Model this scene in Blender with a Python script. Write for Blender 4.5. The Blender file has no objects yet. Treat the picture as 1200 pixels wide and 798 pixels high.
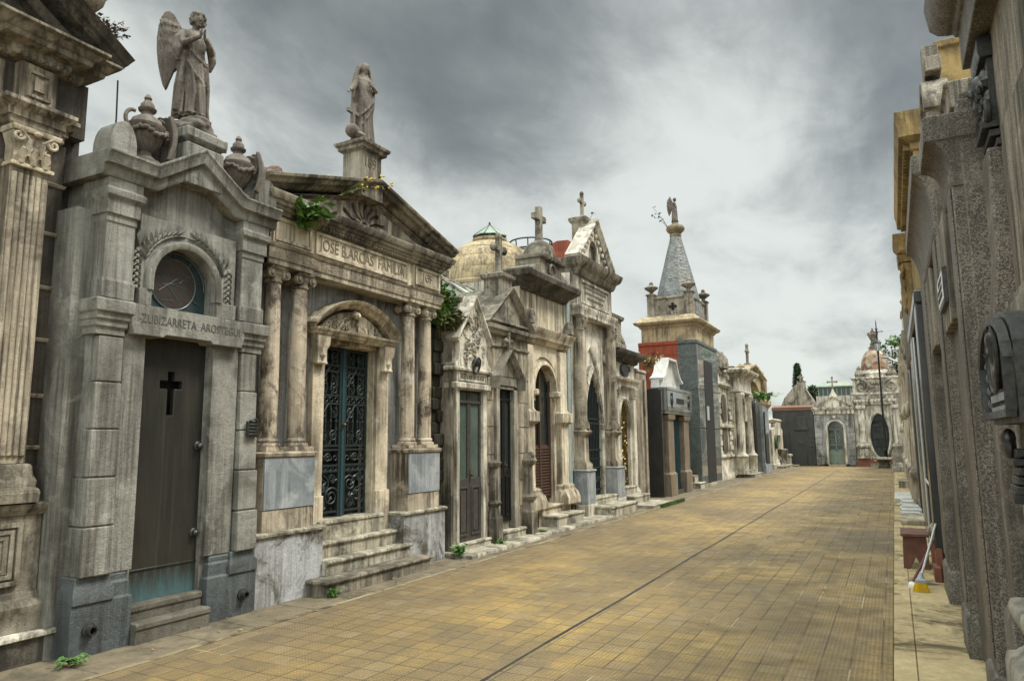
import bpy, bmesh, math, random
from mathutils import Vector, Matrix, Euler
RND = random.Random(11)
PI = math.pi
S = bpy.context.scene
COL = S.collection
rad = math.radians

# ---------------------------------------------------------------- materials
class NT:
    def __init__(s, name):
        s.m = bpy.data.materials.new(name); s.m.use_nodes = True
        s.t = s.m.node_tree; s.n = s.t.nodes; s.b = s.n['Principled BSDF']
        s.g = s.n.new('ShaderNodeNewGeometry')
    def node(s, t, ins=None, **kw):
        n = s.n.new(t)
        for k, v in kw.items(): setattr(n, k, v)
        for k, v in (ins or {}).items():
            if isinstance(v, bpy.types.NodeSocket): s.t.links.new(v, n.inputs[k])
            else: n.inputs[k].default_value = v
        return n
    def pos(s, sc=(1, 1, 1), off=(0, 0, 0)):
        return s.node('ShaderNodeMapping', {'Vector': s.g.outputs['Position'], 'Scale': sc, 'Location': off}).outputs[0]
    def noise(s, scale, detail=5, rough=.6, dist=0, vec=None):
        return s.node('ShaderNodeTexNoise', {'Vector': vec or s.g.outputs['Position'], 'Scale': scale, 'Detail': detail, 'Roughness': rough, 'Distortion': dist}).outputs[0]
    def ramp(s, x, a, b, lo=0, hi=1):
        return s.node('ShaderNodeMapRange', {'Value': x, 'From Min': a, 'From Max': b, 'To Min': lo, 'To Max': hi}).outputs[0]
    def mix(s, f, a, b, mode='MIX'):
        n = s.n.new('ShaderNodeMix'); n.data_type = 'RGBA'; n.blend_type = mode
        for i, v in ((0, f), (6, a), (7, b)):
            if isinstance(v, bpy.types.NodeSocket): s.t.links.new(v, n.inputs[i])
            else: n.inputs[i].default_value = v if i == 0 else (*v[:3], 1)
        return n.outputs[2]
    def math(s, op, a, b=0):
        return s.node('ShaderNodeMath', {0: a, 1: b}, operation=op).outputs[0]
    def col(s, c): s.t.links.new(c, s.b.inputs['Base Color']) if isinstance(c, bpy.types.NodeSocket) else setattr(s.b.inputs['Base Color'], 'default_value', (*c, 1))
    def bump(s, h, strength=.3, dist=.02):
        n = s.node('ShaderNodeBump', {'Height': h, 'Strength': strength, 'Distance': dist})
        s.t.links.new(n.outputs[0], s.b.inputs['Normal'])

def stone(name, c1, c2, dirt=(.05, .045, .035), streak=.5, patch=.5, pscale=1.3, grain=0, gcol=(.02, .02, .02), gscale=220, rough=.85, bump=.55, moss=.5, mcol=(.045, .04, .028), spec=.3, seed=0, rust=0):
    k = NT(name); off = (seed * 3.7, seed * 1.9, seed * 2.3)
    P = k.pos((1, 1, 1), off)
    n1 = k.noise(2.6, 7, .68, .4, P)
    c = k.mix(k.ramp(n1, .34, .66), c1, c2)
    n2 = k.noise(17, 5, .7, 0, P)
    c = k.mix(k.ramp(n2, .3, .75, 0, .45), c, tuple(x * .55 for x in c2))
    if rust:
        r = k.noise(3.1, 6, .7, .8, k.pos((1, 1, .5), (9 + seed, 4, 1)))
        c = k.mix(k.ramp(r, .55, .72, 0, rust), c, (.34, .2, .07))
    if grain:
        v = k.node('ShaderNodeTexVoronoi', {'Vector': P, 'Scale': gscale}).outputs['Color']
        sx = k.node('ShaderNodeSeparateColor', {0: v}).outputs[0]
        c = k.mix(k.ramp(sx, .45, .6, 0, grain), c, gcol)
        c = k.mix(k.ramp(sx, .12, .05, 0, grain * .45), c, (.42, .40, .36))
    if streak:
        st = k.noise(1, 6, .62, .25, k.pos((7.5, 7.5, .55), off))
        st2 = k.noise(1.1, 3, .5, 0, P)
        f = k.math('MULTIPLY', k.ramp(st, .42, .63), k.ramp(st2, .34, .56))
        c = k.mix(k.math('MULTIPLY', f, min(1, streak * 1.25)), c, dirt)
        st3 = k.noise(1, 4, .6, .2, k.pos((22, 22, .9), (off[0] + 3, off[1], off[2])))
        c = k.mix(k.math('MULTIPLY', k.math('MULTIPLY', k.ramp(st3, .5, .63), k.ramp(st2, .3, .55)), streak * .9), c, dirt)
    if patch:
        pn = k.noise(pscale, 10, .72, .7, k.pos((1, 1, .8), (off[0] + 5, off[1], off[2])))
        c = k.mix(k.ramp(pn, .49, .6, 0, min(1, patch * 1.15)), c, dirt)
        pl = k.noise(pscale * 1.7, 9, .7, .5, k.pos((1, 1, 1), (off[0] + 21, off[1], off[2] + 8)))
        c = k.mix(k.ramp(pl, .55, .66, 0, .3), c, tuple(min(.8, x * 1.45) for x in c1))
    if moss:
        nz = k.node('ShaderNodeSeparateXYZ', {0: k.g.outputs['Normal']}).outputs[2]
        mn = k.noise(5, 6, .7, 0, P)
        f = k.math('MULTIPLY', k.ramp(nz, .25, .8), k.ramp(mn, .36, .6))
        c = k.mix(k.math('MULTIPLY', f, moss), c, mcol)
    k.col(c)
    k.b.inputs['Roughness'].default_value = rough
    k.b.inputs['Specular IOR Level'].default_value = spec
    hb = k.math('ADD', k.math('MULTIPLY', n2, .9), k.math('ADD', k.math('MULTIPLY', n1, .8), k.math('MULTIPLY', k.noise(75, 4, .7, 0, P), .55)))
    k.bump(hb, bump, .03)
    return k.m

def plain(name, c, rough=.5, metal=0, var=.25, vscale=8, spec=.5, c2=None, bump=.1):
    k = NT(name)
    n = k.noise(vscale, 6, .65, .3)
    k.col(k.mix(k.ramp(n, .35, .68), c, c2 or tuple(x * (1 - var) for x in c)))
    k.b.inputs['Roughness'].default_value = rough; k.b.inputs['Metallic'].default_value = metal
    k.b.inputs['Specular IOR Level'].default_value = spec
    k.t.links.new(k.ramp(n, .3, .7, max(rough - .12, .02), min(rough + .15, 1)), k.b.inputs['Roughness'])
    if bump: k.bump(n, bump, .01)
    return k.m

# ---------------------------------------------------------------- mesh builder
def left_frame(X): return lambda u, v, z: (X + v, u, z)
def right_frame(X): return lambda u, v, z: (X - v, u, z)
def end_frame(Y): return lambda u, v, z: (u, Y - v, z)

class MB:
    def __init__(s, T=None): s.v = []; s.f = []; s.T = T or (lambda u, v, z: (u, v, z))
    def add(s, vs, fs):
        o = len(s.v); s.v += [s.T(*p) for p in vs]; s.f += [[i + o for i in f] for f in fs]; return s
    def box(s, u0, u1, v0, v1, z0, z1):
        return s.rings([[(u0, v0, z), (u1, v0, z), (u1, v1, z), (u0, v1, z)] for z in (z0, z1)])
    def rings(s, rs, cap=True, closed=True):
        n = len(rs[0]); vs = [p for r in rs for p in r]; fs = []
        for i in range(len(rs) - 1):
            for j in range(n if closed else n - 1):
                k = (j + 1) % n; fs.append([i * n + j, i * n + k, (i + 1) * n + k, (i + 1) * n + j])
        if cap: fs += [list(range(n))[::-1], [(len(rs) - 1) * n + j for j in range(n)]]
        return s.add(vs, fs)
    def stack(s, u0, u1, v0, v1, prof, l=1, r=1, f=1, b=0):
        return s.rings([[(u0 - d * l, v0 - d * b, z), (u1 + d * r, v0 - d * b, z), (u1 + d * r, v1 + d * f, z), (u0 - d * l, v1 + d * f, z)] for d, z in prof])
    def sweep(s, path, prof, closed=False, cap=True):
        n = len(path); rs = []
        for i, (u, z) in enumerate(path):
            def nrm(a, b):
                du, dz = b[0] - a[0], b[1] - a[1]; L = math.hypot(du, dz) or 1; return (-dz / L, du / L)
            n1 = nrm(path[i - 1], path[i]) if (i or closed) else None
            n2 = nrm(path[i], path[(i + 1) % n]) if (i < n - 1 or closed) else None
            if not n1: n1 = n2
            if not n2: n2 = n1
            m = (n1[0] + n2[0], n1[1] + n2[1]); q = max((m[0] * n1[0] + m[1] * n1[1]), .35)
            m = (m[0] / q, m[1] / q)
            rs.append([(u + m[0] * a, v, z + m[1] * a) for a, v in prof])
        if closed: rs.append(rs[0]); cap = False
        return s.rings(rs, cap)
    def prism(s, poly, v0, v1):
        n = len(poly)
        vs = [(u, v0, z) for u, z in poly] + [(u, v1, z) for u, z in poly]
        return s.add(vs, [list(range(n)), [n + i for i in range(n)][::-1]] + [[i, (i + 1) % n, n + (i + 1) % n, n + i] for i in range(n)])
    def lathe(s, u, v, prof, seg=20, sq=None):
        return s.rings([[(u + r * math.cos(2 * PI * j / seg), v + r * math.sin(2 * PI * j / seg), z) for j in range(seg)] for r, z in prof])
    def ell(s, c, r, seg=14, rg=8, rot=None):
        M = rot or Matrix.Identity(3); rs = []
        for i in range(rg + 1):
            a = PI * (i + .02 if i == 0 else i - .02 if i == rg else i) / rg
            ring = []
            for j in range(seg):
                b = 2 * PI * j / seg
                p = M @ Vector((r[0] * math.sin(a) * math.cos(b), r[1] * math.sin(a) * math.sin(b), r[2] * math.cos(a)))
                ring.append((c[0] + p[0], c[1] + p[1], c[2] + p[2]))
            rs.append(ring)
        return s.rings(rs)
    def tube(s, pts, r, seg=8, closed=False):
        pts = [Vector(p) for p in pts]; n = len(pts); rs = []; up = None
        for i, p in enumerate(pts):
            d = (pts[min(i + 1, n - 1)] - pts[max(i - 1, 0)])
            if closed: d = pts[(i + 1) % n] - pts[i - 1]
            d = d.normalized() if d.length > 1e-9 else Vector((0, 0, 1))
            if up is None: up = Vector((0, 0, 1)) if abs(d.z) < .9 else Vector((1, 0, 0))
            a = d.cross(up)
            if a.length < 1e-4: a = d.cross(Vector((1, .3, .2)))
            a.normalize(); b = d.cross(a); up = a.cross(d)
            q = r[i] if isinstance(r, (list, tuple)) else r
            rs.append([tuple(p + a * q * math.cos(2 * PI * j / seg) + b * q * math.sin(2 * PI * j / seg)) for j in range(seg)])
        if closed: rs.append(rs[0])
        return s.rings(rs, cap=not closed)
    def curve_mesh(s, me, fn):
        bm = bmesh.new(); bm.from_mesh(me); bmesh.ops.remove_doubles(bm, verts=bm.verts, dist=1e-4)
        bm.verts.index_update()
        s.add([fn(w.co) for w in bm.verts], [[w.index for w in f.verts] for f in bm.faces]); bm.free(); bpy.data.meshes.remove(me); return s
    def plate(s, outer, holes, v0, v1):
        cu = bpy.data.curves.new('t', 'CURVE'); cu.dimensions = '2D'; cu.fill_mode = 'BOTH'; cu.extrude = abs(v1 - v0) / 2
        for pts in [outer] + list(holes):
            sp = cu.splines.new('POLY'); sp.points.add(len(pts) - 1); sp.use_cyclic_u = True
            for i, p in enumerate(pts): sp.points[i].co = (p[0], p[1], 0, 1)
        o = bpy.data.objects.new('t', cu); me = bpy.data.meshes.new_from_object(o)
        s.curve_mesh(me, lambda c: (c.x, c.z + (v0 + v1) / 2, c.y)); bpy.data.objects.remove(o); bpy.data.curves.remove(cu); return s
    def text(s, txt, u, z, size, v, width=None, depth=.004, flip=False, rot=0):
        cu = bpy.data.curves.new('t', 'FONT'); cu.body = txt; cu.size = size; cu.align_x = 'CENTER'; cu.align_y = 'CENTER'; cu.extrude = depth; cu.resolution_u = 3
        o = bpy.data.objects.new('t', cu); me = bpy.data.meshes.new_from_object(o)
        xs = [w.co.x for w in me.vertices]; w = max(xs) - min(xs); k = (width / w) if width else 1; sg = -1 if flip else 1
        s.curve_mesh(me, lambda c: (u + sg * c.x * k, v + c.z, z + c.y)); bpy.data.objects.remove(o); bpy.data.curves.remove(cu); return s
    def leaf(s, u, z, ang, L, W, v, h=.02):
        ca, sa = math.cos(ang), math.sin(ang)
        def q(a, b, c): return (u + a * ca - b * sa, v + c, z + a * sa + b * ca)
        return s.add([q(0, 0, 0), q(L * .45, W / 2, 0), q(L, 0, 0), q(L * .45, -W / 2, 0), q(L * .45, 0, h), q(L * .12, 0, h * .6), q(L * .85, 0, h * .5)],
                     [[0, 1, 4, 5], [0, 5, 4, 3], [1, 2, 6, 4], [4, 6, 2, 3], [0, 3, 2, 1]])
    def spiral(s, u, z, v, r, turns=1.6, a0=0, sg=1, tr=.012, n=22, seg=6):
        pts = []
        for i in range(n):
            t = i / (n - 1); a = a0 + sg * 2 * PI * turns * t; q = r * (1 - .82 * t)
            pts.append((u + q * math.cos(a), v, z + q * math.sin(a)))
        return s.tube(pts, [tr * (1 - .35 * i / n) for i in range(n)], seg)
    def build(s, name, mat, parent=None, loc=None, smooth=35, bevel=0, label=None, mods=None):
        base = Vector(loc) if loc is not None else wloc(parent)
        me = bpy.data.meshes.new(name); me.from_pydata([Vector(p) - base for p in s.v], [], s.f)
        bm = bmesh.new(); bm.from_mesh(me)
        bmesh.ops.recalc_face_normals(bm, faces=bm.faces); bm.to_mesh(me); bm.free()
        if smooth:
            me.polygons.foreach_set('use_smooth', [True] * len(me.polygons)); me.set_sharp_from_angle(angle=rad(smooth))
        me.materials.append(mat)
        o = bpy.data.objects.new(name, me); COL.objects.link(o)
        if parent is not None: o.parent = parent
        else: o.location = base
        if bevel:
            b = o.modifiers.new('bevel', 'BEVEL'); b.width = bevel; b.segments = 2; b.limit_method = 'ANGLE'; b.angle_limit = rad(40)
        if label: o['label'] = label
        return o

def wloc(o):
    q = Vector((0, 0, 0))
    while o is not None: q += o.location; o = o.parent
    return q
def tag(o, label, cat, group=None, kind=None):
    o['label'] = label; o['category'] = cat
    if group: o['group'] = group
    if kind: o['kind'] = kind
    return o
def thing(name, label, cat, loc, group=None):
    o = bpy.data.objects.new(name, None); COL.objects.link(o); o.location = loc; o.empty_display_size = .2
    return tag(o, label, cat, group)
def copy_tree(o, parent=None):
    c = o.copy(); COL.objects.link(c)
    if parent is not None: c.parent = parent
    for ch in list(o.children): copy_tree(ch, c)
    return c
def struct(name, mb, mat, **kw):
    o = mb.build(name, mat, loc=(0, 0, 0), **kw); o['kind'] = 'structure'; return o
def arc(cu, cz, r, a0, a1, n=16, ru=None):
    return [(cu + (ru or r) * math.cos(a0 + (a1 - a0) * i / n), cz + r * math.sin(a0 + (a1 - a0) * i / n)) for i in range(n + 1)]
def arch_poly(u0, u1, z0, zs, n=16):   # round-headed outline, from bottom-left up and over to bottom-right
    c = (u0 + u1) / 2; r = (u1 - u0) / 2
    return [(u0, z0)] + arc(c, zs, r, PI, 0, n) + [(u1, z0)]
def seg_arc(u0, u1, z, rise, n=14):   # shallow arc from left to right
    w = (u1 - u0) / 2; r = (w * w + rise * rise) / (2 * rise); a = math.asin(min(w / r, 1)); c = (u0 + u1) / 2
    return [(c + r * math.sin(-a + 2 * a * i / n), z + rise - r + r * math.cos(-a + 2 * a * i / n)) for i in range(n + 1)]
def pointed(u0, u1, z0, zs, za, n=10):
    w = (u1 - u0) / 2; h = za - zs; r = (w * w + h * h) / (2 * w); A = math.asin(min(h / r, 1)); pts = [(u0, z0)]
    for i in range(n + 1): a = A * i / n; pts.append((u0 + r - r * math.cos(a), zs + r * math.sin(a)))
    for i in range(n, -1, -1): a = A * i / n; pts.append((u1 - r + r * math.cos(a), zs + r * math.sin(a)))
    return pts + [(u1, z0)]
MOULD = lambda h, p, z: [(0, z), (p * .25, z), (p * .3, z + h * .2), (p * .55, z + h * .38), (p * .6, z + h * .5), (p * .92, z + h * .6), (p * .92, z + h * .78), (p, z + h * .82), (p, z + h), (0, z + h)]
BASEM = lambda h, p, z: [(p, z), (p, z + h * .35), (p * .7, z + h * .42), (p * .75, z + h * .6), (p * .45, z + h * .75), (p * .35, z + h), (0, z + h)]
def cross_shape(mb, u, v, z0, H, W, t=.07, bud=True, ring=False, axis='u'):
    """A Latin cross; its arms run along u (axis 'u') or v; buds are small rounded ends."""
    a = z0 + H * .68
    if axis == 'u':
        mb.stack(u - t / 2, u + t / 2, v - t / 2, v + t / 2, [(.012, z0), (0, z0 + .1), (0, z0 + H)], b=1)
        mb.box(u - W / 2, u + W / 2, v - t * .47, v + t * .47, a - t / 2, a + t / 2)
    else:
        mb.stack(u - t / 2, u + t / 2, v - t / 2, v + t / 2, [(.012, z0), (0, z0 + .1), (0, z0 + H)], b=1)
        mb.box(u - t * .47, u + t * .47, v - W / 2, v + W / 2, a - t / 2, a + t / 2)
    if bud:
        for q in ((u, v, z0 + H),) + (((u - W / 2, v, a), (u + W / 2, v, a)) if axis == 'u' else ((u, v - W / 2, a), (u, v + W / 2, a))):
            mb.ell(q, (t * .85, t * .7, t * .85), 10, 6)
    if ring: mb.tube([(u + W * .3 * math.cos(x), v, a + W * .3 * math.sin(x)) for x in [2 * PI * i / 20 for i in range(20)]], t * .3, 6, True)
    return mb
def foliage(mb, n, c, r, ls, flat=.5, rnd=RND, tilt=1.0):
    """n bent leaf faces scattered through an ellipsoid shell."""
    for _ in range(n):
        d = Vector((rnd.gauss(0, 1), rnd.gauss(0, 1), rnd.gauss(0, 1))).normalized() * (rnd.random() ** flat)
        p = Vector((c[0] + d.x * r[0], c[1] + d.y * r[1], c[2] + d.z * r[2]))
        leaf3(mb, p, ls * rnd.uniform(.6, 1.35), rnd, tilt)
def leaf3(mb, p, L, rnd=RND, tilt=1.0, dirv=None):
    a = dirv or Vector((rnd.gauss(0, 1), rnd.gauss(0, 1), rnd.gauss(0, .6) * tilt)).normalized()
    a = a.normalized(); b = a.cross(Vector((rnd.gauss(0, .4), rnd.gauss(0, .4), 1))).normalized(); n = a.cross(b)
    w = L * .3; p = Vector(p)
    mb.add([tuple(p), tuple(p + a * L * .45 + b * w + n * L * .1), tuple(p + a * L), tuple(p + a * L * .45 - b * w + n * L * .1)], [[0, 1, 2], [0, 2, 3]])
CLOUD_X, CLOUD_Y = .3, .8
CLOUD_BANKS = [((-.388, .793, .469), 45, -.27), ((-.469, .713, .521), 60, -.12), ((-.072, .869, .489), 70, -.16), ((-.254, .813, .524), 90, -.12), ((-.174, .902, .395), 110, .2), ((-.33, .88, .342), 90, .18), ((-.799, .502, .33), 45, .2), ((-.484, .824, .296), 60, .3), ((-.153, .969, .193), 30, .16), ((-.037, .992, .119), 25, .24), ((-.043, .954, .298), 70, -.26), ((-.658, .585, .474), 50, -.04)]
OVERHEAD_BOOST, BEHIND_BOOST, SUN_E, EXPOSURE = 8.0, 4.2, 1.5, 1.36
LUM0, LUM1 = .96, 1.78
# ---------------------------------------------------------------- palette
M = {}
M['granite'] = stone('grey_granite', (.37, .365, .325), (.28, .275, .24), streak=.7, patch=.45, grain=.4, gcol=(.1, .1, .09), gscale=850, dirt=(.06, .055, .045), seed=1)
M['slate'] = stone('dark_slate', (.10, .115, .12), (.055, .065, .07), dirt=(.03, .03, .03), streak=.5, patch=.5, grain=.25, gcol=(.2, .22, .22), rough=.55, seed=2, moss=.2)
M['brown'] = stone('brown_stucco', (.15, .13, .105), (.095, .083, .068), dirt=(.03, .026, .02), streak=.7, patch=.45, seed=3)
M['beige'] = stone('beige_stone', (.56, .49, .375), (.41, .35, .265), dirt=(.05, .04, .03), streak=.8, patch=.5, seed=4)
M['cream'] = stone('cream_marble', (.78, .69, .53), (.62, .53, .385), dirt=(.085, .066, .043), streak=.7, patch=.42, moss=.45, seed=5)
M['white'] = stone('white_marble', (.80, .75, .64), (.66, .60, .48), dirt=(.09, .075, .053), streak=.8, patch=.48, moss=.6, seed=6)
M['greystone'] = stone('weathered_grey_stone', (.38, .335, .26), (.255, .225, .175), dirt=(.04, .035, .026), streak=.75, patch=.7, pscale=1.8, moss=.7, seed=7)
M['darkstone'] = stone('blackened_stone', (.17, .15, .12), (.10, .088, .07), dirt=(.028, .024, .018), streak=.8, patch=.7, pscale=2, seed=8)
M['blue'] = stone('blue_grey_marble', (.225, .25, .27), (.15, .17, .185), dirt=(.5, .52, .52), streak=.25, patch=.35, pscale=2.2, bump=.12, rough=.5, moss=.2, seed=9)
M['wallgrey'] = stone('stained_grey_marble', (.42, .42, .40), (.30, .30, .285), dirt=(.075, .068, .055), streak=.75, patch=.6, pscale=1.5, seed=10)
M['flaked'] = stone('flaking_plaster', (.47, .48, .49), (.40, .41, .42), dirt=(.085, .075, .055), streak=.45, patch=.85, pscale=2.1, seed=11, bump=.5)
M['statue'] = stone('statue_stone', (.23, .195, .165), (.145, .125, .105), dirt=(.05, .043, .035), streak=.55, patch=.45, pscale=4, moss=.4, mcol=(.1, .09, .07), seed=12)
M['column'] = stone('mottled_marble', (.72, .62, .48), (.52, .43, .32), dirt=(.075, .056, .04), streak=.75, patch=.85, pscale=2.6, seed=13, rough=.6)
M['ochre'] = stone('ochre_plaster', (.40, .285, .12), (.29, .2, .08), dirt=(.08, .058, .03), streak=.7, patch=.5, seed=14, moss=.3)
M['brick'] = stone('red_rendered_wall', (.38, .085, .04), (.25, .055, .03), dirt=(.09, .035, .025), streak=.55, patch=.4, seed=15, moss=.2)
M['dome'] = stone('dome_stucco', (.55, .44, .26), (.38, .30, .18), dirt=(.055, .048, .036), streak=.55, patch=.55, pscale=.8, seed=16, moss=.35)
M['granitebrown'] = stone('speckled_brown_granite', (.27, .235, .19), (.20, .172, .14), streak=.55, patch=.35, grain=.85, gcol=(.05, .044, .036), gscale=165, rough=.6, seed=17, moss=.2, bump=.2)
M['granitelight'] = stone('light_bushed_granite', (.44, .39, .31), (.33, .29, .225), streak=.75, patch=.35, grain=.6, gcol=(.12, .105, .085), gscale=200, seed=18, moss=.2)
M['blackgranite'] = stone('polished_black_granite', (.032, .033, .033), (.02, .02, .021), dirt=(.07, .065, .055), streak=.3, patch=.1, rough=.25, bump=.03, spec=.5, seed=19, moss=.1)
M['greengranite'] = stone('grey_green_granite', (.13, .155, .15), (.09, .11, .105), streak=.25, patch=.15, grain=.7, gcol=(.02, .025, .024), gscale=85, rough=.45, bump=.08, seed=20, moss=.1)
M['polished'] = stone('polished_grey_granite', (.17, .19, .19), (.13, .145, .145), streak=.2, patch=.1, rough=.04, bump=.0, spec=1, seed=21, moss=0)
M['polished'].node_tree.nodes['Principled BSDF'].inputs['IOR'].default_value = 2.2
M['pinkbrown'] = stone('brown_polished_granite', (.30, .235, .17), (.22, .175, .125), streak=.35, patch=.25, rough=.4, bump=.06, grain=.3, gcol=(.08, .06, .05), seed=22, moss=.2)
M['greyrender'] = stone('smooth_grey_render', (.42, .39, .325), (.32, .295, .24), dirt=(.07, .06, .045), streak=.7, patch=.45, seed=23)
M['rust'] = stone('rust_stained_stone', (.48, .42, .32), (.36, .31, .235), dirt=(.06, .05, .038), streak=.7, patch=.5, rust=.6, seed=24)
M['ruin'] = stone('mossy_old_masonry', (.075, .065, .045), (.035, .032, .02), dirt=(.02, .02, .012), streak=.6, patch=.6, pscale=4, bump=1.0, mcol=(.05, .06, .015), seed=25)
M['paving'] = stone('worn_pavement_stone', (.52, .42, .235), (.34, .265, .14), dirt=(.085, .066, .035), streak=0, patch=.85, pscale=1.9, moss=0, seed=26)
M['kerb'] = stone('dirty_kerb_stone', (.20, .165, .11), (.12, .10, .065), dirt=(.045, .04, .028), streak=0, patch=.6, pscale=1.9, moss=0, seed=27)
M['stepstone'] = stone('worn_step_marble', (.62, .57, .45), (.45, .41, .32), dirt=(.06, .055, .04), streak=.6, patch=.7, pscale=2, moss=.55, mcol=(.09, .08, .055), seed=28)
M['terracotta'] = plain('terracotta', (.20, .075, .045), .8, vscale=5)
M['rooftile'] = plain('clay_tile', (.17, .085, .055), .85, vscale=9)
M['rock'] = stone('reddish_rock', (.21, .135, .095), (.13, .09, .065), dirt=(.05, .04, .03), streak=.3, patch=.5, pscale=4, bump=.9, seed=30)
k = NT('bronze_door')
z = k.node('ShaderNodeSeparateXYZ', {0: k.g.outputs['Position']}).outputs[2]
n = k.noise(3, 7, .7, .3, k.pos((2, 2, .5)))
c = k.mix(k.ramp(n, .35, .7), (.034, .033, .027), (.016, .017, .0145))
d = k.ramp(k.math('ADD', z, k.math('MULTIPLY', k.noise(9, 5, .7, 0, k.pos((2.2, 2.2, .35))), -.46)), .32, .02)
c = k.mix(k.ramp(k.noise(1, 5, .6, .2, k.pos((26, 26, .8))), .5, .68, 0, .4), c, (.07, .066, .05))
c = k.mix(d, c, (.075, .15, .165)); k.col(c)
k.b.inputs['Metallic'].default_value = .15; k.b.inputs['Roughness'].default_value = .42; k.bump(n, .06, .01)
M['bronzedoor'] = k.m
M['bronze'] = plain('dark_bronze', (.075, .077, .073), .42, .6, .4, 30, c2=(.03, .03, .031))
M['iron'] = plain('teal_painted_iron', (.018, .04, .043), .5, .3, .3, 14, c2=(.03, .027, .022))
M['ironblue'] = plain('blue_iron', (.022, .075, .095), .5, .2, .3, 20)
M['blackiron'] = plain('black_iron', (.012, .012, .012), .5, .4)
M['rustyiron'] = plain('rusty_iron', (.06, .032, .018), .8, .1, vscale=14)
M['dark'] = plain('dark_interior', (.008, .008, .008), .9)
M['gilt'] = plain('gilded_bronze', (.20, .135, .03), .45, .5, .6, 10, c2=(.07, .05, .015))
M['letter'] = plain('incised_letter', (.10, .085, .06), .9)
M['greyletter'] = plain('grey_letter', (.085, .083, .073), .9)
M['faintletter'] = plain('worn_letter', (.21, .175, .12), .9)
M['darkletter'] = plain('dark_letter', (.02, .02, .02), .7)
M['whitepaint'] = stone('white_render', (.66, .66, .63), (.56, .555, .52), dirt=(.24, .225, .19), streak=.45, patch=.3, seed=41, moss=.25, bump=.2)
M['palebluepaint'] = stone('pale_teal_render', (.36, .43, .42), (.29, .35, .34), dirt=(.1, .11, .1), streak=.5, patch=.3, seed=42, moss=.2)
M['kerbstone'] = stone('kerb_strip', (.30, .25, .15), (.19, .155, .095), dirt=(.06, .05, .03), streak=0, patch=.9, pscale=1.2, moss=0, seed=43)
M['darkstep'] = stone('dark_worn_step', (.20, .185, .15), (.13, .12, .095), dirt=(.045, .04, .03), streak=.4, patch=.5, seed=44)
M['wood'] = plain('brown_painted_wood', (.13, .045, .025), .55, vscale=10, c2=(.075, .028, .018))
M['palewood'] = plain('pale_wood', (.42, .33, .2), .6)
M['aluminium'] = plain('dull_aluminium', (.62, .62, .6), .4, .7)
M['whiteplastic'] = plain('white_plastic', (.75, .75, .72), .5)
M['bristle'] = plain('yellow_bristle', (.62, .40, .015), .8, vscale=60)
M['greyplastic'] = plain('grey_plastic', (.25, .26, .28), .5)
M['shutter'] = plain('brown_shutter', (.085, .045, .03), .6, vscale=14)
M['doorwood'] = plain('weathered_dark_door', (.055, .05, .042), .6, vscale=12, c2=(.03, .028, .026))
M['copper'] = plain('green_copper', (.16, .25, .21), .6, .1, vscale=4, c2=(.2, .17, .11))
M['darkglass'] = plain('dark_glass', (.02, .03, .03), .12, 0, .3, 2, spec=.8, bump=0)
M['greenglass'] = plain('greenish_glass', (.09, .125, .105), .15, 0, .3, 3, spec=.9, bump=.02, c2=(.045, .07, .058))
M['paleglass'] = plain('pale_frosted_glass', (.42, .50, .47), .25, 0, .3, 2, spec=.8, bump=0)
M['tealglass'] = plain('teal_stained_glass', (.035, .06, .062), .3, 0, .4, 9, spec=.6, c2=(.02, .03, .035))
M['redglass'] = plain('reddish_stained_glass', (.05, .034, .028), .3, 0, .5, 14, spec=.6, c2=(.03, .034, .03))
M['lead'] = plain('lead_came', (.12, .14, .14), .5, .3)
M['leafgreen'] = plain('bright_leaf', (.085, .19, .033), .6, vscale=30, c2=(.045, .11, .02))
M['leafmid'] = plain('mid_leaf', (.10, .20, .03), .6, vscale=20, c2=(.045, .10, .018))
M['stepgrass'] = plain('step_grass', (.06, .15, .02), .7, vscale=30, c2=(.1, .13, .04))
M['leafolive'] = plain('olive_leaf', (.10, .11, .03), .7, vscale=20, c2=(.05, .06, .02))
M['leafdark'] = plain('dark_leaf', (.04, .075, .028), .7, vscale=5, c2=(.02, .04, .016))
M['drygrass'] = plain('dry_grass', (.28, .19, .08), .8, vscale=20)
M['drygrey'] = plain('dry_seed_head', (.16, .13, .11), .8, vscale=20)
M['yellowflower'] = plain('yellow_flower', (.55, .38, .02), .7, vscale=20)
M['bark'] = plain('bark', (.07, .055, .04), .9, vscale=10)
M['mosaic'] = None
k = NT('mosaic_tiles')
v = k.node('ShaderNodeTexVoronoi', {'Vector': k.pos((1, 1, 1)), 'Scale': 5}).outputs['Color']
sx = k.node('ShaderNodeSeparateColor', {0: v})
c = k.mix(k.ramp(sx.outputs[0], .4, .6), (.23, .135, .06), (.27, .25, .205)); c = k.mix(k.ramp(sx.outputs[1], .6, .75), c, (.13, .055, .035)); k.col(c)
k.b.inputs['Roughness'].default_value = .45
M['mosaic'] = k.m
k = NT('scale_slates')
v = k.node('ShaderNodeTexVoronoi', {'Vector': k.pos((1, 1, 1.2)), 'Scale': 9})
sx = k.node('ShaderNodeSeparateColor', {0: v.outputs['Color']})
c = k.mix(sx.outputs[0], (.075, .08, .08), (.19, .2, .195)); c = k.mix(k.ramp(k.noise(2.2, 7, .7), .5, .64, 0, .7), c, (.12, .115, .09)); k.col(c)
k.bump(v.outputs['Distance'], .6, .03); k.b.inputs['Roughness'].default_value = .6
M['slates'] = k.m
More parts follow.
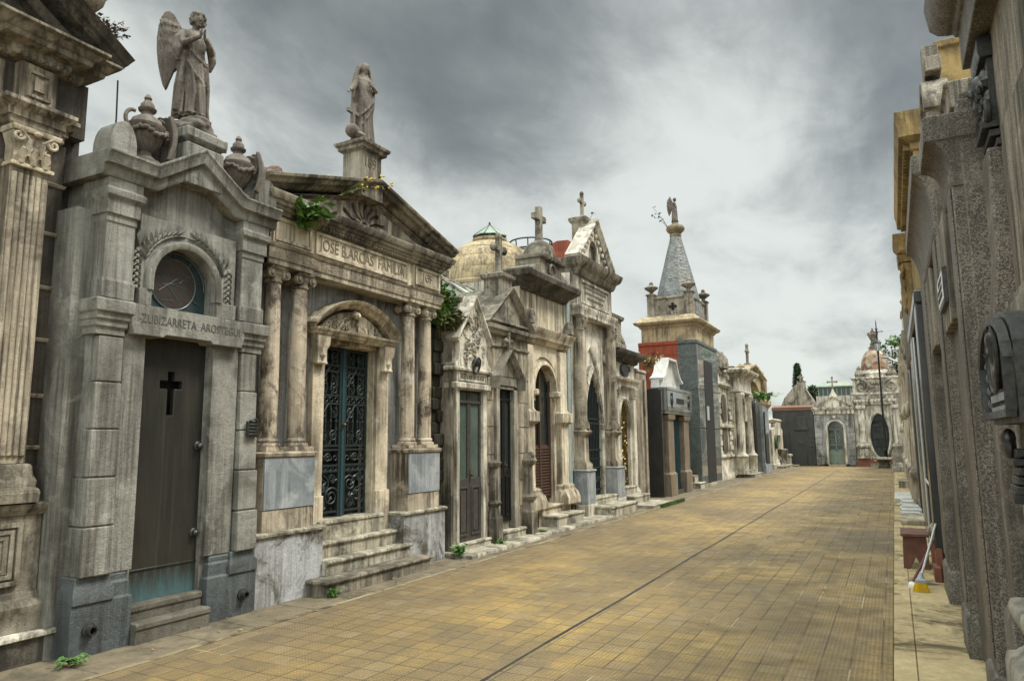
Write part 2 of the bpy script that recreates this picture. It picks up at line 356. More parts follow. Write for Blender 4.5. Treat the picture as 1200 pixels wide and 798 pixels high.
# the street: 20 cm cement tiles with grooved faces
k = NT('cement_tiles')
P = k.pos()
br = k.node('ShaderNodeTexBrick', {'Vector': P, 'Color1': (1, 1, 1, 1), 'Color2': (.0, .0, .0, 1), 'Mortar': (.5, .5, .5, 1), 'Scale': 1, 'Mortar Size': .0062, 'Mortar Smooth': .2, 'Brick Width': .2, 'Row Height': .2}, offset=0, squash=1)
fac = br.outputs['Fac']; tile = k.node('ShaderNodeSeparateColor', {0: br.outputs['Color']}).outputs[0]
big = k.noise(.42, 6, .62, .5); mid = k.noise(1.7, 8, .7, .4)
c = k.mix(k.ramp(big, .36, .62), (.145, .102, .044), (.43, .285, .08))
c = k.mix(k.ramp(mid, .44, .66, 0, .8), c, (.115, .084, .045))
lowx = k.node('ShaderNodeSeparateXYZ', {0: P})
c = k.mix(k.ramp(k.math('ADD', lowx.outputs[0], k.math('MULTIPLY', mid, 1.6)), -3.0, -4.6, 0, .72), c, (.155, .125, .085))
c = k.mix(k.ramp(tile, 0, 1, 0, .36), c, (.12, .084, .04))
c = k.mix(k.ramp(tile, .86, .88, 0, .35), c, (.30, .235, .13)); c = k.mix(k.ramp(tile, .1, .08, 0, .45), c, (.085, .066, .04))
c = k.mix(k.ramp(k.noise(.33, 7, .7, .6, k.pos((1, .8, 1), (7, 3, 0))), .5, .62, 0, .55), c, (.125, .093, .05))
c = k.mix(k.ramp(k.noise(60, 4, .7), .4, .7, 0, .5), c, (.10, .075, .04))
c = k.mix(k.ramp(k.noise(.9, 9, .75, .9, k.pos((1, .35, 1))), .52, .62, 0, .55), c, (.12, .088, .045))
mcol = k.mix(k.ramp(k.noise(.8, 4, .6), .52, .62), (.045, .036, .024), (.44, .37, .22))
mf = k.math('MULTIPLY', fac, k.ramp(k.noise(3.3, 4, .6), .3, .55, .12, .85))
c = k.mix(mf, c, mcol); k.col(c)
rib = k.node('ShaderNodeTexWave', {'Vector': P, 'Scale': 2 * PI / (.0333 * 20) * 1.06 * 1.0, 'Distortion': .15}, bands_direction='Y').outputs['Fac']
rib2 = k.node('ShaderNodeTexWave', {'Vector': P, 'Scale': 2 * PI / (.0333 * 20) * 1.06, 'Distortion': .15}, bands_direction='X').outputs['Fac']
c = k.mix(k.ramp(k.math('MULTIPLY', rib, rib2), .35, .05, 0, .4), c, (.07, .052, .028)); k.col(c)
h = k.math('ADD', k.math('MULTIPLY', k.math('MULTIPLY', rib, rib2), .35), k.math('ADD', k.math('MULTIPLY', fac, -.8), k.math('MULTIPLY', k.noise(90, 3, .6), .5)))
h = k.math('ADD', h, k.math('MULTIPLY', tile, .25))
k.bump(h, .8, .012); k.b.inputs['Roughness'].default_value = .6; k.b.inputs['Specular IOR Level'].default_value = .35
k.t.links.new(k.ramp(mid, .35, .65, .42, .8), k.b.inputs['Roughness'])
M['tiles'] = k.m
M['earth'] = stone('earth', (.17, .13, .08), (.11, .085, .05), streak=0, patch=.4, moss=0, seed=31)
M['crack'] = plain('tar_joint', (.012, .011, .01), .8)
# ================================================================ helpers for mausolea
def corinthian(mb, u, v, z0, z1, w, half=False):
    H = z1 - z0
    mb.stack(u - w / 2, u + w / 2, v - w * .45, v, [(0, z0), (-.002, z0 + H * .5), (w * .1, z0 + H * .84)])
    mb.stack(u - w * .62, u + w * .62, v - w * .5, v + w * .16, [(0, z0 + H * .86), (.01, z0 + H * .92), (.01, z1)])
    mb.stack(u - w / 2, u + w / 2, v - w * .45, v, [(.018, z0 - .03), (.022, z0 - .015), (.018, z0)])
    for a, zz, L in ((-.32, 0, .42), (0, 0, .46), (.32, 0, .42), (-.17, .22, .5), (.17, .22, .5)):
        x = u + a * w; zb = z0 + zz * H
        mb.tube([(x, v + .005, zb), (x, v + .02, zb + H * L * .6), (x, v + .05, zb + H * L * .95), (x, v + .045, zb + H * L * .85)], [w * .1, w * .1, w * .06, .006], 6)
        for sg in (-1, 1): mb.leaf(x, zb + .01, PI / 2 - sg * .5, H * L * .7, w * .14, v + .02, .02)
    for sg in (-1, 1):
        mb.spiral(u + sg * w * .46, z0 + H * .72, v + .035, H * .17, 1.5, PI / 2, sg, w * .055, 20)
        mb.tube([(u + sg * w * .08, v + .02, z0 + H * .45), (u + sg * w * .22, v + .04, z0 + H * .72), (u + sg * w * .42, v + .05, z0 + H * .88)], w * .035, 6)
    mb.ell((u, v + .06, z0 + H * .86), (w * .13, .03, H * .09), 8, 6)
    return mb
def ionic(mb, u, v, z0, z1, r):
    H = z1 - z0
    mb.lathe(u, v, [(r, z0 - .03), (r * 1.15, z0 - .02), (r * 1.15, z0), (r, z0 + .01), (r * 1.05, z0 + H * .3), (r * 1.3, z0 + H * .5), (r * 1.1, z0 + H * .6)], 20)
    mb.stack(u - r * 1.25, u + r * 1.25, v - r * 1.2, v + r * 1.2, [(0, z1 - H * .22), (.012, z1 - H * .12), (.012, z1)], b=1)
    for sg in (-1, 1):
        for vv in (v - r * 1.05, v + r * .9):
            mb.rings([[(u + sg * r * 1.25 + q * math.cos(a), vv + d, z0 + H * .48 + q * math.sin(a)) for a in [2 * PI * j / 16 for j in range(16)]] for q, d in ((H * .36, -.03), (H * .38, .0), (H * .34, .025), (H * .2, .02), (H * .16, .04), (.005, .045))])
        mb.tube([(u + sg * r * 1.25, v - r * 1.05, z0 + H * .48), (u + sg * r * 1.25, v, z0 + H * .48), (u + sg * r * 1.25, v + r * .9, z0 + H * .48)], [H * .34, H * .24, H * .34], 12)
    mb.tube([(u - r * 1.25, v + r, z0 + H * .74), (u, v + r * 1.02, z0 + H * .66), (u + r * 1.25, v + r, z0 + H * .74)], H * .08, 6)
def column(parent, u, v, z0, z1, r0, r1, mat, T):
    c = MB(T)
    h = z1 - z0
    c.lathe(u, v, [(r0 * (1 - (1 - r1 / r0) * max(0, (t - .25) / .75) ** 1.4), z0 + h * t) for t in [i / 10 for i in range(11)]], 24)
    o = c.build('column', mat, parent, smooth=50)
    b = MB(T); b.stack(u - r0 * 1.45, u + r0 * 1.45, v - r0 * 1.45, v + r0 * 1.45, [(0, z0 - .11), (0, z0 - .065)], b=1)
    b.lathe(u, v, [(r0 * 1.38, z0 - .065), (r0 * 1.42, z0 - .05), (r0 * 1.36, z0 - .03), (r0 * 1.12, z0 - .025), (r0 * 1.1, z0 - .012), (r0 * 1.2, z0 - .005), (r0 * 1.15, z0 + .015), (r0, z0 + .03)], 24)
    b.build('base', mat, o, smooth=50)
    return o
def scrollwork(mb, u0, u1, z0, z1, v, n, tr=.012, rnd=RND):
    """dense low relief of scrolls and leaves that fills a rectangle"""
    for _ in range(n):
        u = rnd.uniform(u0, u1); z = rnd.uniform(z0, z1); s = min(u1 - u0, z1 - z0) * rnd.uniform(.12, .22)
        mb.spiral(u, z, v, s, 1.3, rnd.uniform(0, 6.28), rnd.choice((-1, 1)), tr, 14, 5)
        mb.leaf(u, z, rnd.uniform(0, 6.28), s * 1.6, s * .6, v, tr)

# ================================================================ far-left mausoleum with fluted pilaster
T = left_frame(-6.0)
b0 = thing('mausoleum', 'brown stuccoed mausoleum with a pale fluted corinthian pilaster cut by the left photo edge', 'mausoleum', (-6.3, 2.6, 0), 'mausolea along the cemetery street')
m = MB(T); m.box(.6, 3.66, -2.6, -.30, .2, 4.86); m.box(.6, 3.49, -.3, -.2, .25, 4.2); m.box(.6, 3.62, -.3, -.16, 4.3, 4.8)
m.build('wall', M['brown'], b0)
for z in (3.85, 3.42, 2.96, 2.52, 2.06, 1.64):
    m = MB(T); m.stack(3.27, 3.49, -.25, -.195, [(0, z - .035), (.01, z - .03), (.022, z - .005), (.006, z)], l=0); m.build('string_course', M['beige'], b0, bevel=.004)
m = MB(T)
m.plate([(2.99, 1.5), (3.285, 1.5), (3.285, 3.87), (2.99, 3.87)], [], -.2, -.05)
for i in range(6):
    u = 3.0 + .0225 + i * .046
    m.rings([[(u + .0225 * math.cos(a), -.05 + .02 * math.sin(a), z) for a in [PI * j / 6 for j in range(7)]] for z in (1.56, 3.80)])
m.build('pilaster', M['beige'], b0, bevel=.004, label='pale fluted pilaster')
m = MB(T); corinthian(m, 3.14, -.03, 3.88, 4.17, .29); m.build('capital', M['cream'], b0)
m = MB(T); m.stack(2.98, 3.30, -.2, -.04, BASEM(.28, .07, 1.2)[:-1], f=1); m.stack(2.98, 3.30, -.2, -.04, [(.07, 1.2), (.075, 1.28), (.04, 1.31), (.05, 1.36), (.03, 1.41), (.02, 1.49), (0, 1.5)])
m.build('pilaster_base', M['greystone'], b0, bevel=.004)
m = MB(T)
A = [(0, 4.18), (.02, 4.2), (.02, 4.25), (.04, 4.255), (.04, 4.31), (.07, 4.33), (.10, 4.36), (.10, 4.395), (0, 4.4)]
m.stack(.6, 3.42, -.3, -.16, A, l=0); m.stack(2.97, 3.34, -.2, -.06, [(d, z + .002) for d, z in A])
m.build('architrave', M['beige'], b0, bevel=.004)
m = MB(T)
m.stack(3.01, 3.30, -.2, -.06, [(0, 4.40), (0, 4.745)])
m.plate([(3.06, 4.46), (3.25, 4.46), (3.25, 4.69), (3.06, 4.69)], [[(3.085, 4.485), (3.225, 4.485), (3.225, 4.665), (3.085, 4.665)]], -.06, -.04)
m.plate([(3.115, 4.52), (3.195, 4.52), (3.195, 4.63), (3.115, 4.63)], [], -.06, -.035)
m.plate([(2.3, 4.44), (2.93, 4.44), (2.93, 4.72), (2.3, 4.72)], [[(2.36, 4.5), (2.87, 4.5), (2.87, 4.66), (2.36, 4.66)]], -.16, -.135)
m.build('frieze_panel', M['beige'], b0, bevel=.003)
m = MB(T)
m.stack(.6, 3.5, -.3, -.16, [(0, 4.76), (.03, 4.77), (.05, 4.80), (.05, 4.84), (.16, 4.86), (.17, 4.90), (.19, 4.91), (.22, 4.955), (.26, 4.97), (.26, 4.995), (0, 5.01)], l=0)
m.stack(2.96, 3.33, -.2, -.06, [(0, 4.762), (.03, 4.77), (.05, 4.80), (.05, 4.842), (.16, 4.862), (.17, 4.902), (.19, 4.912), (.22, 4.957), (.26, 4.972), (.26, 4.998), (0, 5.012)])
for i in range(46):
    u = .7 + i * .062
    if u < 2.95 or 3.36 < u < 3.6: m.ell((u, -.12, 4.785), (.022, .03, .025), 6, 4)
for i in range(7): m.ell((2.96 + i * .062, -.02, 4.785), (.022, .03, .025), 6, 4)
m.build('cornice', M['greystone'], b0, bevel=.004)
m = MB(T)
rk = [(3.80, 5.0), (2.1, 6.06), (.4, 5.0)][::-1]
m.sweep(rk, [(.0, -.2), (.0, .0), (.03, .03), (.05, .03), (.06, .06), (.1, .08), (.13, .11), (.13, -.2)])
m.sweep([(3.6, 5.0), (2.1, 5.9), (.6, 5.0)][::-1], [(-.06, -.2), (-.06, -.1), (0, -.04), (0, -.2)])
m.prism([(.5, 5.0), (3.7, 5.0), (2.1, 5.98)], -.9, -.2)
m.build('pediment', M['darkstone'], b0, bevel=.004)
m = MB(T); m.plate([(2.2, 1.56), (2.94, 1.56), (2.94, 3.86), (2.2, 3.86)], [], -.2, -.16); m.stack(2.2, 2.985, -.2, -.16, [(0, 3.865), (.02, 3.87), (.02, 3.9), (0, 3.91)], l=0)
R9 = random.Random(3)
for i in range(13):
    z = 1.7 + i * .165
    for sg in (-1, 1):
        for q in range(2): m.leaf(2.72, z, PI / 2 + sg * (.5 + .5 * q), .17 - .03 * q, .06, -.16, .03)
    m.spiral(2.72 + .09 * (-1) ** i, z + .08, -.15, .05, 1.2, 0, (-1) ** i, .012, 14, 5)
m.build('carved_panel', M['beige'], b0, label='carved foliage panel beside the fluted pilaster')
m = MB(T)
m.stack(.6, 3.45, -.25, -.05, [(0, .5), (0, 1.1), (.02, 1.105), (.03, 1.13), (.05, 1.15), (.06, 1.19), (0, 1.2)], l=0)
m.stack(.6, 3.44, -.25, -.05, [(.06, .235), (.06, .36), (.07, .38), (.075, .42), (.05, .46), (.02, .48), (.015, .52), (0, .53)], l=0)
for d, (a, b2) in enumerate(((.0, .03), (.05, .02), (.09, .012))):
    m.plate([(2.4 + d * .0, .58 + a), (3.30 - a, .58 + a), (3.30 - a, 1.05 - a), (2.4, 1.05 - a)], [[(2.35 + .06, .58 + a + .035), (3.30 - a - .035, .58 + a + .035), (3.30 - a - .035, 1.05 - a - .035), (2.41, 1.05 - a - .035)]], -.05, -.05 + b2)
m.stack(3.33, 3.49, -.28, -.08, [(.0, .3), (0, .36), (.05, .38), (.06, .43), (.02, .49), (0, .5), (0, 1.1), (.05, 1.15), (.05, 1.196)], l=0)
m.build('pedestal', M['greystone'], b0, bevel=.004)
m = MB(T); m.stack(.6, 3.70, -.6, .10, [(0, .19), (.012, .195), (.012, .225), (0, .235)], l=0); m.build('plinth_cap', M['white'], b0, bevel=.004)
m = MB(T); m.box(.6, 3.69, -.6, .08, -.05, .19); m.build('plinth', M['darkstone'], b0)

# ================================================================ grey granite mausoleum with bronze door
T = left_frame(-5.75)
b1 = thing('mausoleum', 'grey granite mausoleum with a tall bronze door and pierced cross, under the praying angel', 'mausoleum', (-6.2, 4.45, 0), 'mausolea along the cemetery street')
UC = 4.44
m = MB(T)
m.plate([(3.60, .05), (4.06, .05), (4.06, 2.9), (4.06, 3.1)] + arc(4.40, 3.1, .34, PI, 0, 14)[1:] + [(4.74, 2.9), (4.76, 2.6), (4.76, .05), (5.32, .05), (5.32, 3.95), (4.9, 3.98), (4.44, 4.18), (3.98, 3.98), (3.60, 3.95)], [], -.42, -.06)
m.box(3.6, 5.32, -2.4, -.42, 0, 4.0); m.box(3.46, 3.62, -1.5, -.16, 0, 3.62); m.prism([(3.6, 3.99), (5.32, 3.99), (4.44, 4.3)], -2.4, -.3)
m.build('wall', M['granite'], b1)
for u0, u1 in ((3.53, 4.04), (4.79, 5.37)):
    m = MB(T)
    m.stack(u0, u1, -.4, .03, [(0, -.05), (0, .40), (-.02, .41), (-.02, .52), (-.035, .54), (-.035, .58), (-.05, .6)])
    a = u0 + .0 if u0 < 4 else u1 - .34
    m.stack(a, a + .34, -.3, .045, [(0, .40), (0, .50), (-.02, .53), (-.02, .6), (-.03, .61)])
    m.build('plinth', M['slate'], b1, bevel=.006)
for u0, u1 in ((3.57, 3.83), (5.09, 5.33)):
    m = MB(T)
    for i in range(5):
        z0 = .605 + i * .388; t = .012 * i
        s1 = 1 if u0 < 4 else 0
        m.stack(u0 + t * s1, u1 - t * (1 - s1), -.2, .06 - t, [(-.008, z0), (0, z0 + .008), (0, z0 + .375), (-.008, z0 + .383)])
    m.build('pilaster', M['granite'], b1, bevel=.005)
m = MB(T)
m.stack(3.845, 4.05, -.35, -.01, [(0, .6), (0, 2.58)]); m.stack(4.77, 5.07, -.35, -.01, [(0, .6), (0, 2.58)])
m.stack(3.83, 3.86, -.3, -.03, [(0, .6), (0, 2.5)])
m.build('door_jamb', M['granite'], b1, bevel=.006)
m = MB(T)
m.plate([(3.88, 2.575), (4.16, 2.575), (4.19, 2.60), (4.66, 2.60), (4.69, 2.575), (5.03, 2.575), (5.06, 2.66), (5.06, 2.84), (3.85, 2.84), (3.85, 2.66)], [], -.3, .075)
for u0, u1 in ((3.56, 3.845), (5.065, 5.35)):
    m.stack(u0, u1, -.25, .04, [(-.02, 2.545), (-.02, 2.6), (0, 2.615), (0, 2.66), (.02, 2.675), (.02, 2.72), (.045, 2.735), (.045, 2.835), (.03, 2.845)], l=.6, r=.6)
ln = m.build('lintel', M['granite'], b1, bevel=.006)
MB(T).text('ZUBIZARRETA  AROSTEGUI', 4.47, 2.72, .11, .076, width=1.06, depth=.003).build('inscription', M['greyletter'], ln, smooth=0)
# upper stage
m = MB(T)
pan = [(3.93, 2.845), (4.0, 2.845)] + [(4.06, 2.845), (4.06, 3.1)] + arc(4.40, 3.1, .34, PI, 0, 16)[1:] + [(4.74, 2.845), (4.98, 2.845), (4.98, 3.66), (3.93, 3.66)]
m.plate(pan, [], -.058, -.005)
m.sweep([(4.06, 2.99), (4.06, 3.1)] + arc(4.40, 3.1, .34, PI, 0, 18)[1:] + [(4.74, 2.99)], [(-.008, -.05), (-.008, .03), (.02, .045), (.05, .045), (.065, .02), (.065, -.05)])
for u0 in (3.93, 4.745): m.stack(u0 + .003, u0 + .23 if u0 > 4.5 else u0 + .122, -.055, .03, [(0, 2.848), (0, 2.99), (-.02, 3.0)])
m.build('arch_surround', M['granite'], b1, bevel=.004)
m = MB(T)
for sg in (-1, 1):
    for i in range(9):
        t = i / 8; a = PI / 2 + sg * (1.25 - .95 * t); r = .44
        u = 4.40 - sg * 0 + r * math.cos(a); z = 3.1 + r * math.sin(a) + .02
        for q in (-.55, 0, .55): m.leaf(u, z, a - sg * (1.2 + q), .13, .04, -.004, .03)
    for i in range(7):
        z = 3.33 - i * .055; u = 4.40 + (-sg) * -.5 * 1 if False else 4.40 + sg * .49
        for q in (-.7, .7): m.leaf(u, z, -PI / 2 + q, .075, .035, -.004, .03)
        m.ell((u, .008, z), (.02, .015, .02), 6, 4)
    m.leaf(4.40 + sg * .47, 3.36, PI / 2 + .15 * sg, .22, .1, -.004, .045)
m.build('laurel_relief', M['granite'], b1)
m = MB(T); m.plate(arch_poly(4.05, 4.75, 2.8, 3.1, 18), [], -.17, -.14); w = m.build('lunette_window', M['tealglass'], b1, smooth=0)
m = MB(T); m.plate(arc(4.38, 3.12, .235, 0, 2 * PI, 28)[:-1], [], -.142, -.132); m.build('figure_pane', M['redglass'], w, smooth=0)
m = MB(T); m.tube([(u, -.132, z) for u, z in arc(4.38, 3.12, .24, 0, 2 * PI, 28)[:-1]], .007, 6, True)
m.tube([(u, -.132, z) for u, z in arc(4.4, 3.1, .32, 0, PI, 20)], .007, 6)
for i in range(9):
    a = 2 * PI * i / 9 + .2; m.tube([(4.38 + .24 * math.cos(a), -.132, 3.12 + .24 * math.sin(a)), (4.38 + .33 * math.cos(a), -.132, 3.12 + .33 * math.sin(a))], .004, 5)
for i in range(6): m.tube([(4.2 + RND.uniform(0, .36), -.13, 2.95 + RND.uniform(0, .3)), (4.2 + RND.uniform(0, .36), -.13, 2.95 + RND.uniform(0, .3))], .003, 5)
m.build('lead_came', M['lead'], w)
for u0, u1 in ((3.592, 3.87), (5.02, 5.312)):
    m = MB(T); m.stack(u0, u1, -.3, .035, [(0, 2.85), (.01, 2.855), (.01, 3.0), (0, 3.01), (-.01, 3.03), (-.01, 3.50), (0, 3.51), (.0, 3.57), (.02, 3.575), (.02, 3.7), (.05, 3.73), (.055, 3.78), (.03, 3.80), (.03, 3.88)], l=.7, r=.7)
    m.build('upper_pilaster', M['granite'], b1, bevel=.005)
m = MB(T)
pth = [(3.50, 3.88), (4.02, 3.88), (4.44, 4.16), (4.88, 3.88), (5.42, 3.88)]
m.sweep(pth, [(0, -.5), (0, .07), (.03, .09), (.09, .09), (.095, .14), (.18, .16), (.19, .17), (.21, .17), (.215, -.5)])
m.build('cornice', M['granite'], b1, bevel=.005)
for u in (3.66, 5.27):
    m = MB(T); m.prism([(u - .12, 4.095), (u + .12, 4.095), (u + .12, 4.15)] + arc(u, 4.15, .24, 0.2, PI - .2, 10, .12) + [(u - .12, 4.15)], -.15, .1)
    m.build('acroterion', M['granite'], b1, bevel=.006)
m = MB(T)
m.stack(4.27, 4.69, -.34, .1, [(0, 4.05), (0, 4.44), (-.02, 4.46)], b=1); m.stack(4.28, 4.68, -.33, .09, [(-.02, 4.46), (.0, 4.48), (.03, 4.5), (.035, 4.585), (.0, 4.605)], b=1)
m.build('statue_pedestal', M['granite'], b1, bevel=.008)
m = MB(T)
cx, cz = 4.40, 2.10
D = [(4.05, .30), (4.77, .30), (4.77, 2.60), (4.05, 2.60)]
H = [(cx - .035, cz - .2), (cx + .035, cz - .2), (cx + .035, cz + .04), (cx + .115, cz + .04), (cx + .115, cz + .115), (cx + .035, cz + .115), (cx + .035, cz + .2), (cx - .035, cz + .2), (cx - .035, cz + .115), (cx - .115, cz + .115), (cx - .115, cz + .04), (cx - .035, cz + .04)]
m.plate(D, [H], -.16, -.11)
m.box(4.05, 4.77, -.112, -.10, .56, .575)
for i in range(9):
    for uu in (4.07, 4.75): m.ell((uu, -.108, .42 + i * .255), (.008, .006, .008), 6, 4)
dr = m.build('door', M['bronzedoor'], b1, bevel=.004, label='patinated bronze door with a pierced cross')
m = MB(T); m.box(4.06, 4.76, -.26, -.22, .31, 2.58); m.build('backing', M['dark'], dr)
for z in (1.62, .82): m = MB(T); m.ell((4.72, -.08, z), (.028, .03, .028), 10, 6); m.ell((4.72, -.10, z), (.045, .012, .045), 10, 6); m.build('handle', M['bronze'], dr)
m = MB(T); m.stack(4.045, 4.775, -.4, -.02, [(0, .05), (0, .235), (.012, .245), (.012, .285), (0, .30)], l=0, r=0); m.stack(4.045, 4.785, -.3, .09, [(0, -.04), (0, .11), (.012, .115), (.012, .155), (0, .165)], l=0, r=0)
m.build('steps', M['darkstep'], b1, bevel=.008)
for u, z in ((3.68, .20), (5.2, .19)):
    m = MB(T); q = [(.055, .02), (.055, .05), (.04, .055), (.036, .1), (.026, .1), (.024, .03)]
    m.rings([[(u + r * math.cos(a), v, z + r * math.sin(a)) for a in [2 * PI * j / 16 for j in range(16)]] for r, v in q])
    m.build('spout', M['bronze'], b1)
m = MB(T); m.stack(5.155, 5.285, .04, .075, [(0, 1.70), (0, 1.86)]); m.tube([(5.17 + .1 * i / 10, .08, 1.86 + .02 * math.sin(PI * i / 10)) for i in range(11)], .012, 6)
for i in range(4): m.box(5.17, 5.27, .075, .082, 1.72 + i * .032, 1.735 + i * .032)
m.build('plaque', M['bronze'], b1, bevel=.004, label='small dark bronze plaque')

# ================================================================ mausoleum with paired ionic columns
b2 = thing('mausoleum', 'large pedimented mausoleum with paired ionic columns, shell tympanum and broad marble steps', 'mausoleum', (-6.3, 7.15, 0), 'mausolea along the cemetery street')
UC = 7.12
m = MB(T)
m.plate([(5.38, .0), (6.60, .0), (6.60, 2.86), (7.58, 2.86), (7.58, 0), (8.86, 0), (8.86, 3.56), (5.38, 3.56)], [], -.7, -.33)
m.box(5.38, 8.86, -3.2, -.75, 0, 4.2)
m.build('wall', M['wallgrey'], b2)
for u0, u1 in ((5.37, 6.35), (7.87, 8.85)):
    m = MB(T); m.box(u0, u1, -.6, .0, -.05, .68); m.build('plinth', M['flaked'], b2, label='plinth with flaking plaster')
    m = MB(T); m.stack(u0, u1, -.6, .0, [(0, .68), (.025, .685), (.03, .715), (0, .73)]); m.build('plinth_cap', M['stepstone'], b2, bevel=.004)
for u0, u1 in ((5.47, 6.21), (7.99, 8.73)):
    m = MB(T); m.stack(u0, u1, -.5, -.02, [(0, .72), (0, .95)]); m.stack(u0, u1, -.4, -.02, [(.0, 1.49), (.02, 1.495), (.03, 1.535), (0, 1.55)]); m.box(u0, u1, -.5, -.03, .95, 1.495); 
    pd = m.build('column_pedestal', M['beige'], b2, bevel=.005)
    m = MB(T); m.box(u0 + .004, u1 - .004, -.03, -.012, .955, 1.488); m.build('marble_slab', M['blue'], pd, bevel=.003)
for u in (5.64, 6.05, 8.15, 8.56):
    c = column(b2, u, -.17, 1.665, 3.40, .098, .083, M['column'], T)
    m = MB(T); ionic(m, u, -.17, 3.40, 3.555, .085); m.build('capital', M['beige'], c, smooth=50)
m = MB(T)
A = [(0, 3.555), (0, 3.61), (.012, 3.615), (.02, 3.64), (.02, 3.74), (.035, 3.745), (.05, 3.775), (0, 3.79)]
m.stack(5.44, 8.78, -.4, -.06, A); m.stack(5.44, 6.1, -.2, -.03, [(d, z + .002) for d, z in A]); m.stack(8.02, 8.78, -.2, -.03, [(d, z + .002) for d, z in A])
for _ in range(330):
    u = RND.uniform(5.46, 8.76); v = -.03 if (u < 6.1 or u > 8.03) else -.06
    m.ell((u, v + .02, RND.uniform(3.655, 3.73)), (.014, .008, .012), 5, 3)
m.build('architrave', M['beige'], b2, bevel=.004)
m = MB(T)
m.box(5.47, 8.75, -.4, -.06, 3.79, 4.12)
fr = [(6.15, 3.81), (7.97, 3.81), (7.97, 4.08), (6.15, 4.08)]
m.plate(fr, [[(6.19, 3.845), (7.93, 3.845), (7.93, 4.05), (6.19, 4.05)]], -.06, -.035)
for u0, u1 in ((5.49, 6.08), (8.08, 8.74)): m.box(u0, u1, -.1, -.03, 3.795, 4.1); m.plate([(u0 + .02, 3.82), (u1 - .02, 3.82), (u1 - .02, 4.08), (u0 + .02, 4.08)], [[(u0 + .06, 3.855), (u1 - .06, 3.855), (u1 - .06, 4.045), (u0 + .06, 4.045)]], -.03, -.012)
fz = m.build('frieze', M['cream'], b2, bevel=.003)
m = MB(T); m.text('JOSÉ B.ARCÁS  FAMILIA', 7.06, 3.945, .19, -.058, width=1.66, depth=.006); m.text('J   F', 8.41, 3.95, .16, -.028, depth=.005); m.spiral(8.41, 3.95, -.025, .07, 1.5, 0, 1, .008, 18); m.build('inscription', M['faintletter'], fz, smooth=0)
m = MB(T)
Cn = [(0, 4.10), (.02, 4.105), (.03, 4.14), (.06, 4.15), (.07, 4.18), (.10, 4.19), (.105, 4.225), (.13, 4.235), (.16, 4.29), (.16, 4.315), (0, 4.325)]
m.stack(5.46, 8.76, -.5, -.05, Cn)
m.stack(5.46, 6.12, -.4, -.015, [(d, z + .003) for d, z in Cn]); m.stack(8.02, 8.76, -.4, -.015, [(d, z + .003) for d, z in Cn])
for i in range(33): m.box(6.15 + i * .057, 6.18 + i * .057, -.05, .01, 4.115, 4.145)
m.build('cornice', M['greystone'], b2, bevel=.004)
m = MB(T)
m.sweep([(5.28, 4.325), (7.12, 4.83), (8.96, 4.325)], [(0, -.6), (0, -.04), (.025, .0), (.05, .02), (.06, .08), (.1, .1), (.115, .14), (.15, .15), (.155, -.6)])
m.sweep([(5.5, 4.325), (7.12, 4.765), (8.74, 4.325)], [(-.03, -.3), (-.03, -.1), (0, -.06), (.01, -.03), (.02, -.03), (.02, -.3)])
m.prism([(5.35, 4.3), (8.89, 4.3), (7.12, 4.88)], -3.0, -.16)
m.build('pediment', M['greystone'], b2, bevel=.004)
# tympanum slab with a fan of seven carved drops
m = MB(T); holes = []
fc = (7.08, 4.385)
for i in range(7):
    a = rad(14 + i * 25.3); L = (.40, .30, .27, .25, .26, .30, .40)[i] * 1.0; p = []
    for j in range(11):
        t = j / 10; w = .016 + .022 * t * t if t < .92 else .024; d = .1 + (L - .02) * t * .9; s = .022 * math.sin(t * 4.2)
        p.append((d, s + w, d, s - w))
    q = [(fc[0] + x * math.cos(a) - y * math.sin(a), fc[1] + x * math.sin(a) + y * math.cos(a)) for x, y in [(r[0], r[1]) for r in p] + [(r[2], r[3]) for r in p[::-1]]]
    if all(z < 4.79 - abs(u - 7.12) * .272 - .03 for u, z in q): holes.append(q)
    else:
        f = .8; q = [(fc[0] + (u - fc[0]) * f, fc[1] + (z - fc[1]) * f) for u, z in q]; holes.append(q)
holes.append(arc(fc[0], fc[1], .06, 0, PI, 10))
m.plate([(5.55, 4.33), (8.69, 4.33), (7.12, 4.765)], holes, -.16, -.095)
m.build('tympanum', M['beige'], b2, bevel=.003, label='tympanum carved with a fan shell')
m = MB(T)
m.stack(6.80, 7.22, -.28, .08, [(0, 4.7), (0, 4.92), (-.02, 4.94), (-.02, 5.30), (.03, 5.33), (.035, 5.37), (.06, 5.385), (.07, 5.425), (.0, 5.44)], b=1)
m.stack(6.83, 7.19, -.26, .06, [(0, 5.43), (-.01, 5.49), (-.03, 5.5)], b=1)
sp = m.build('statue_pedestal', M['greystone'], b2, bevel=.006)
MB(T).text('1891', 7.01, 5.17, .2, .062, width=.28, depth=.004).build('inscription', M['letter'], sp, smooth=0)
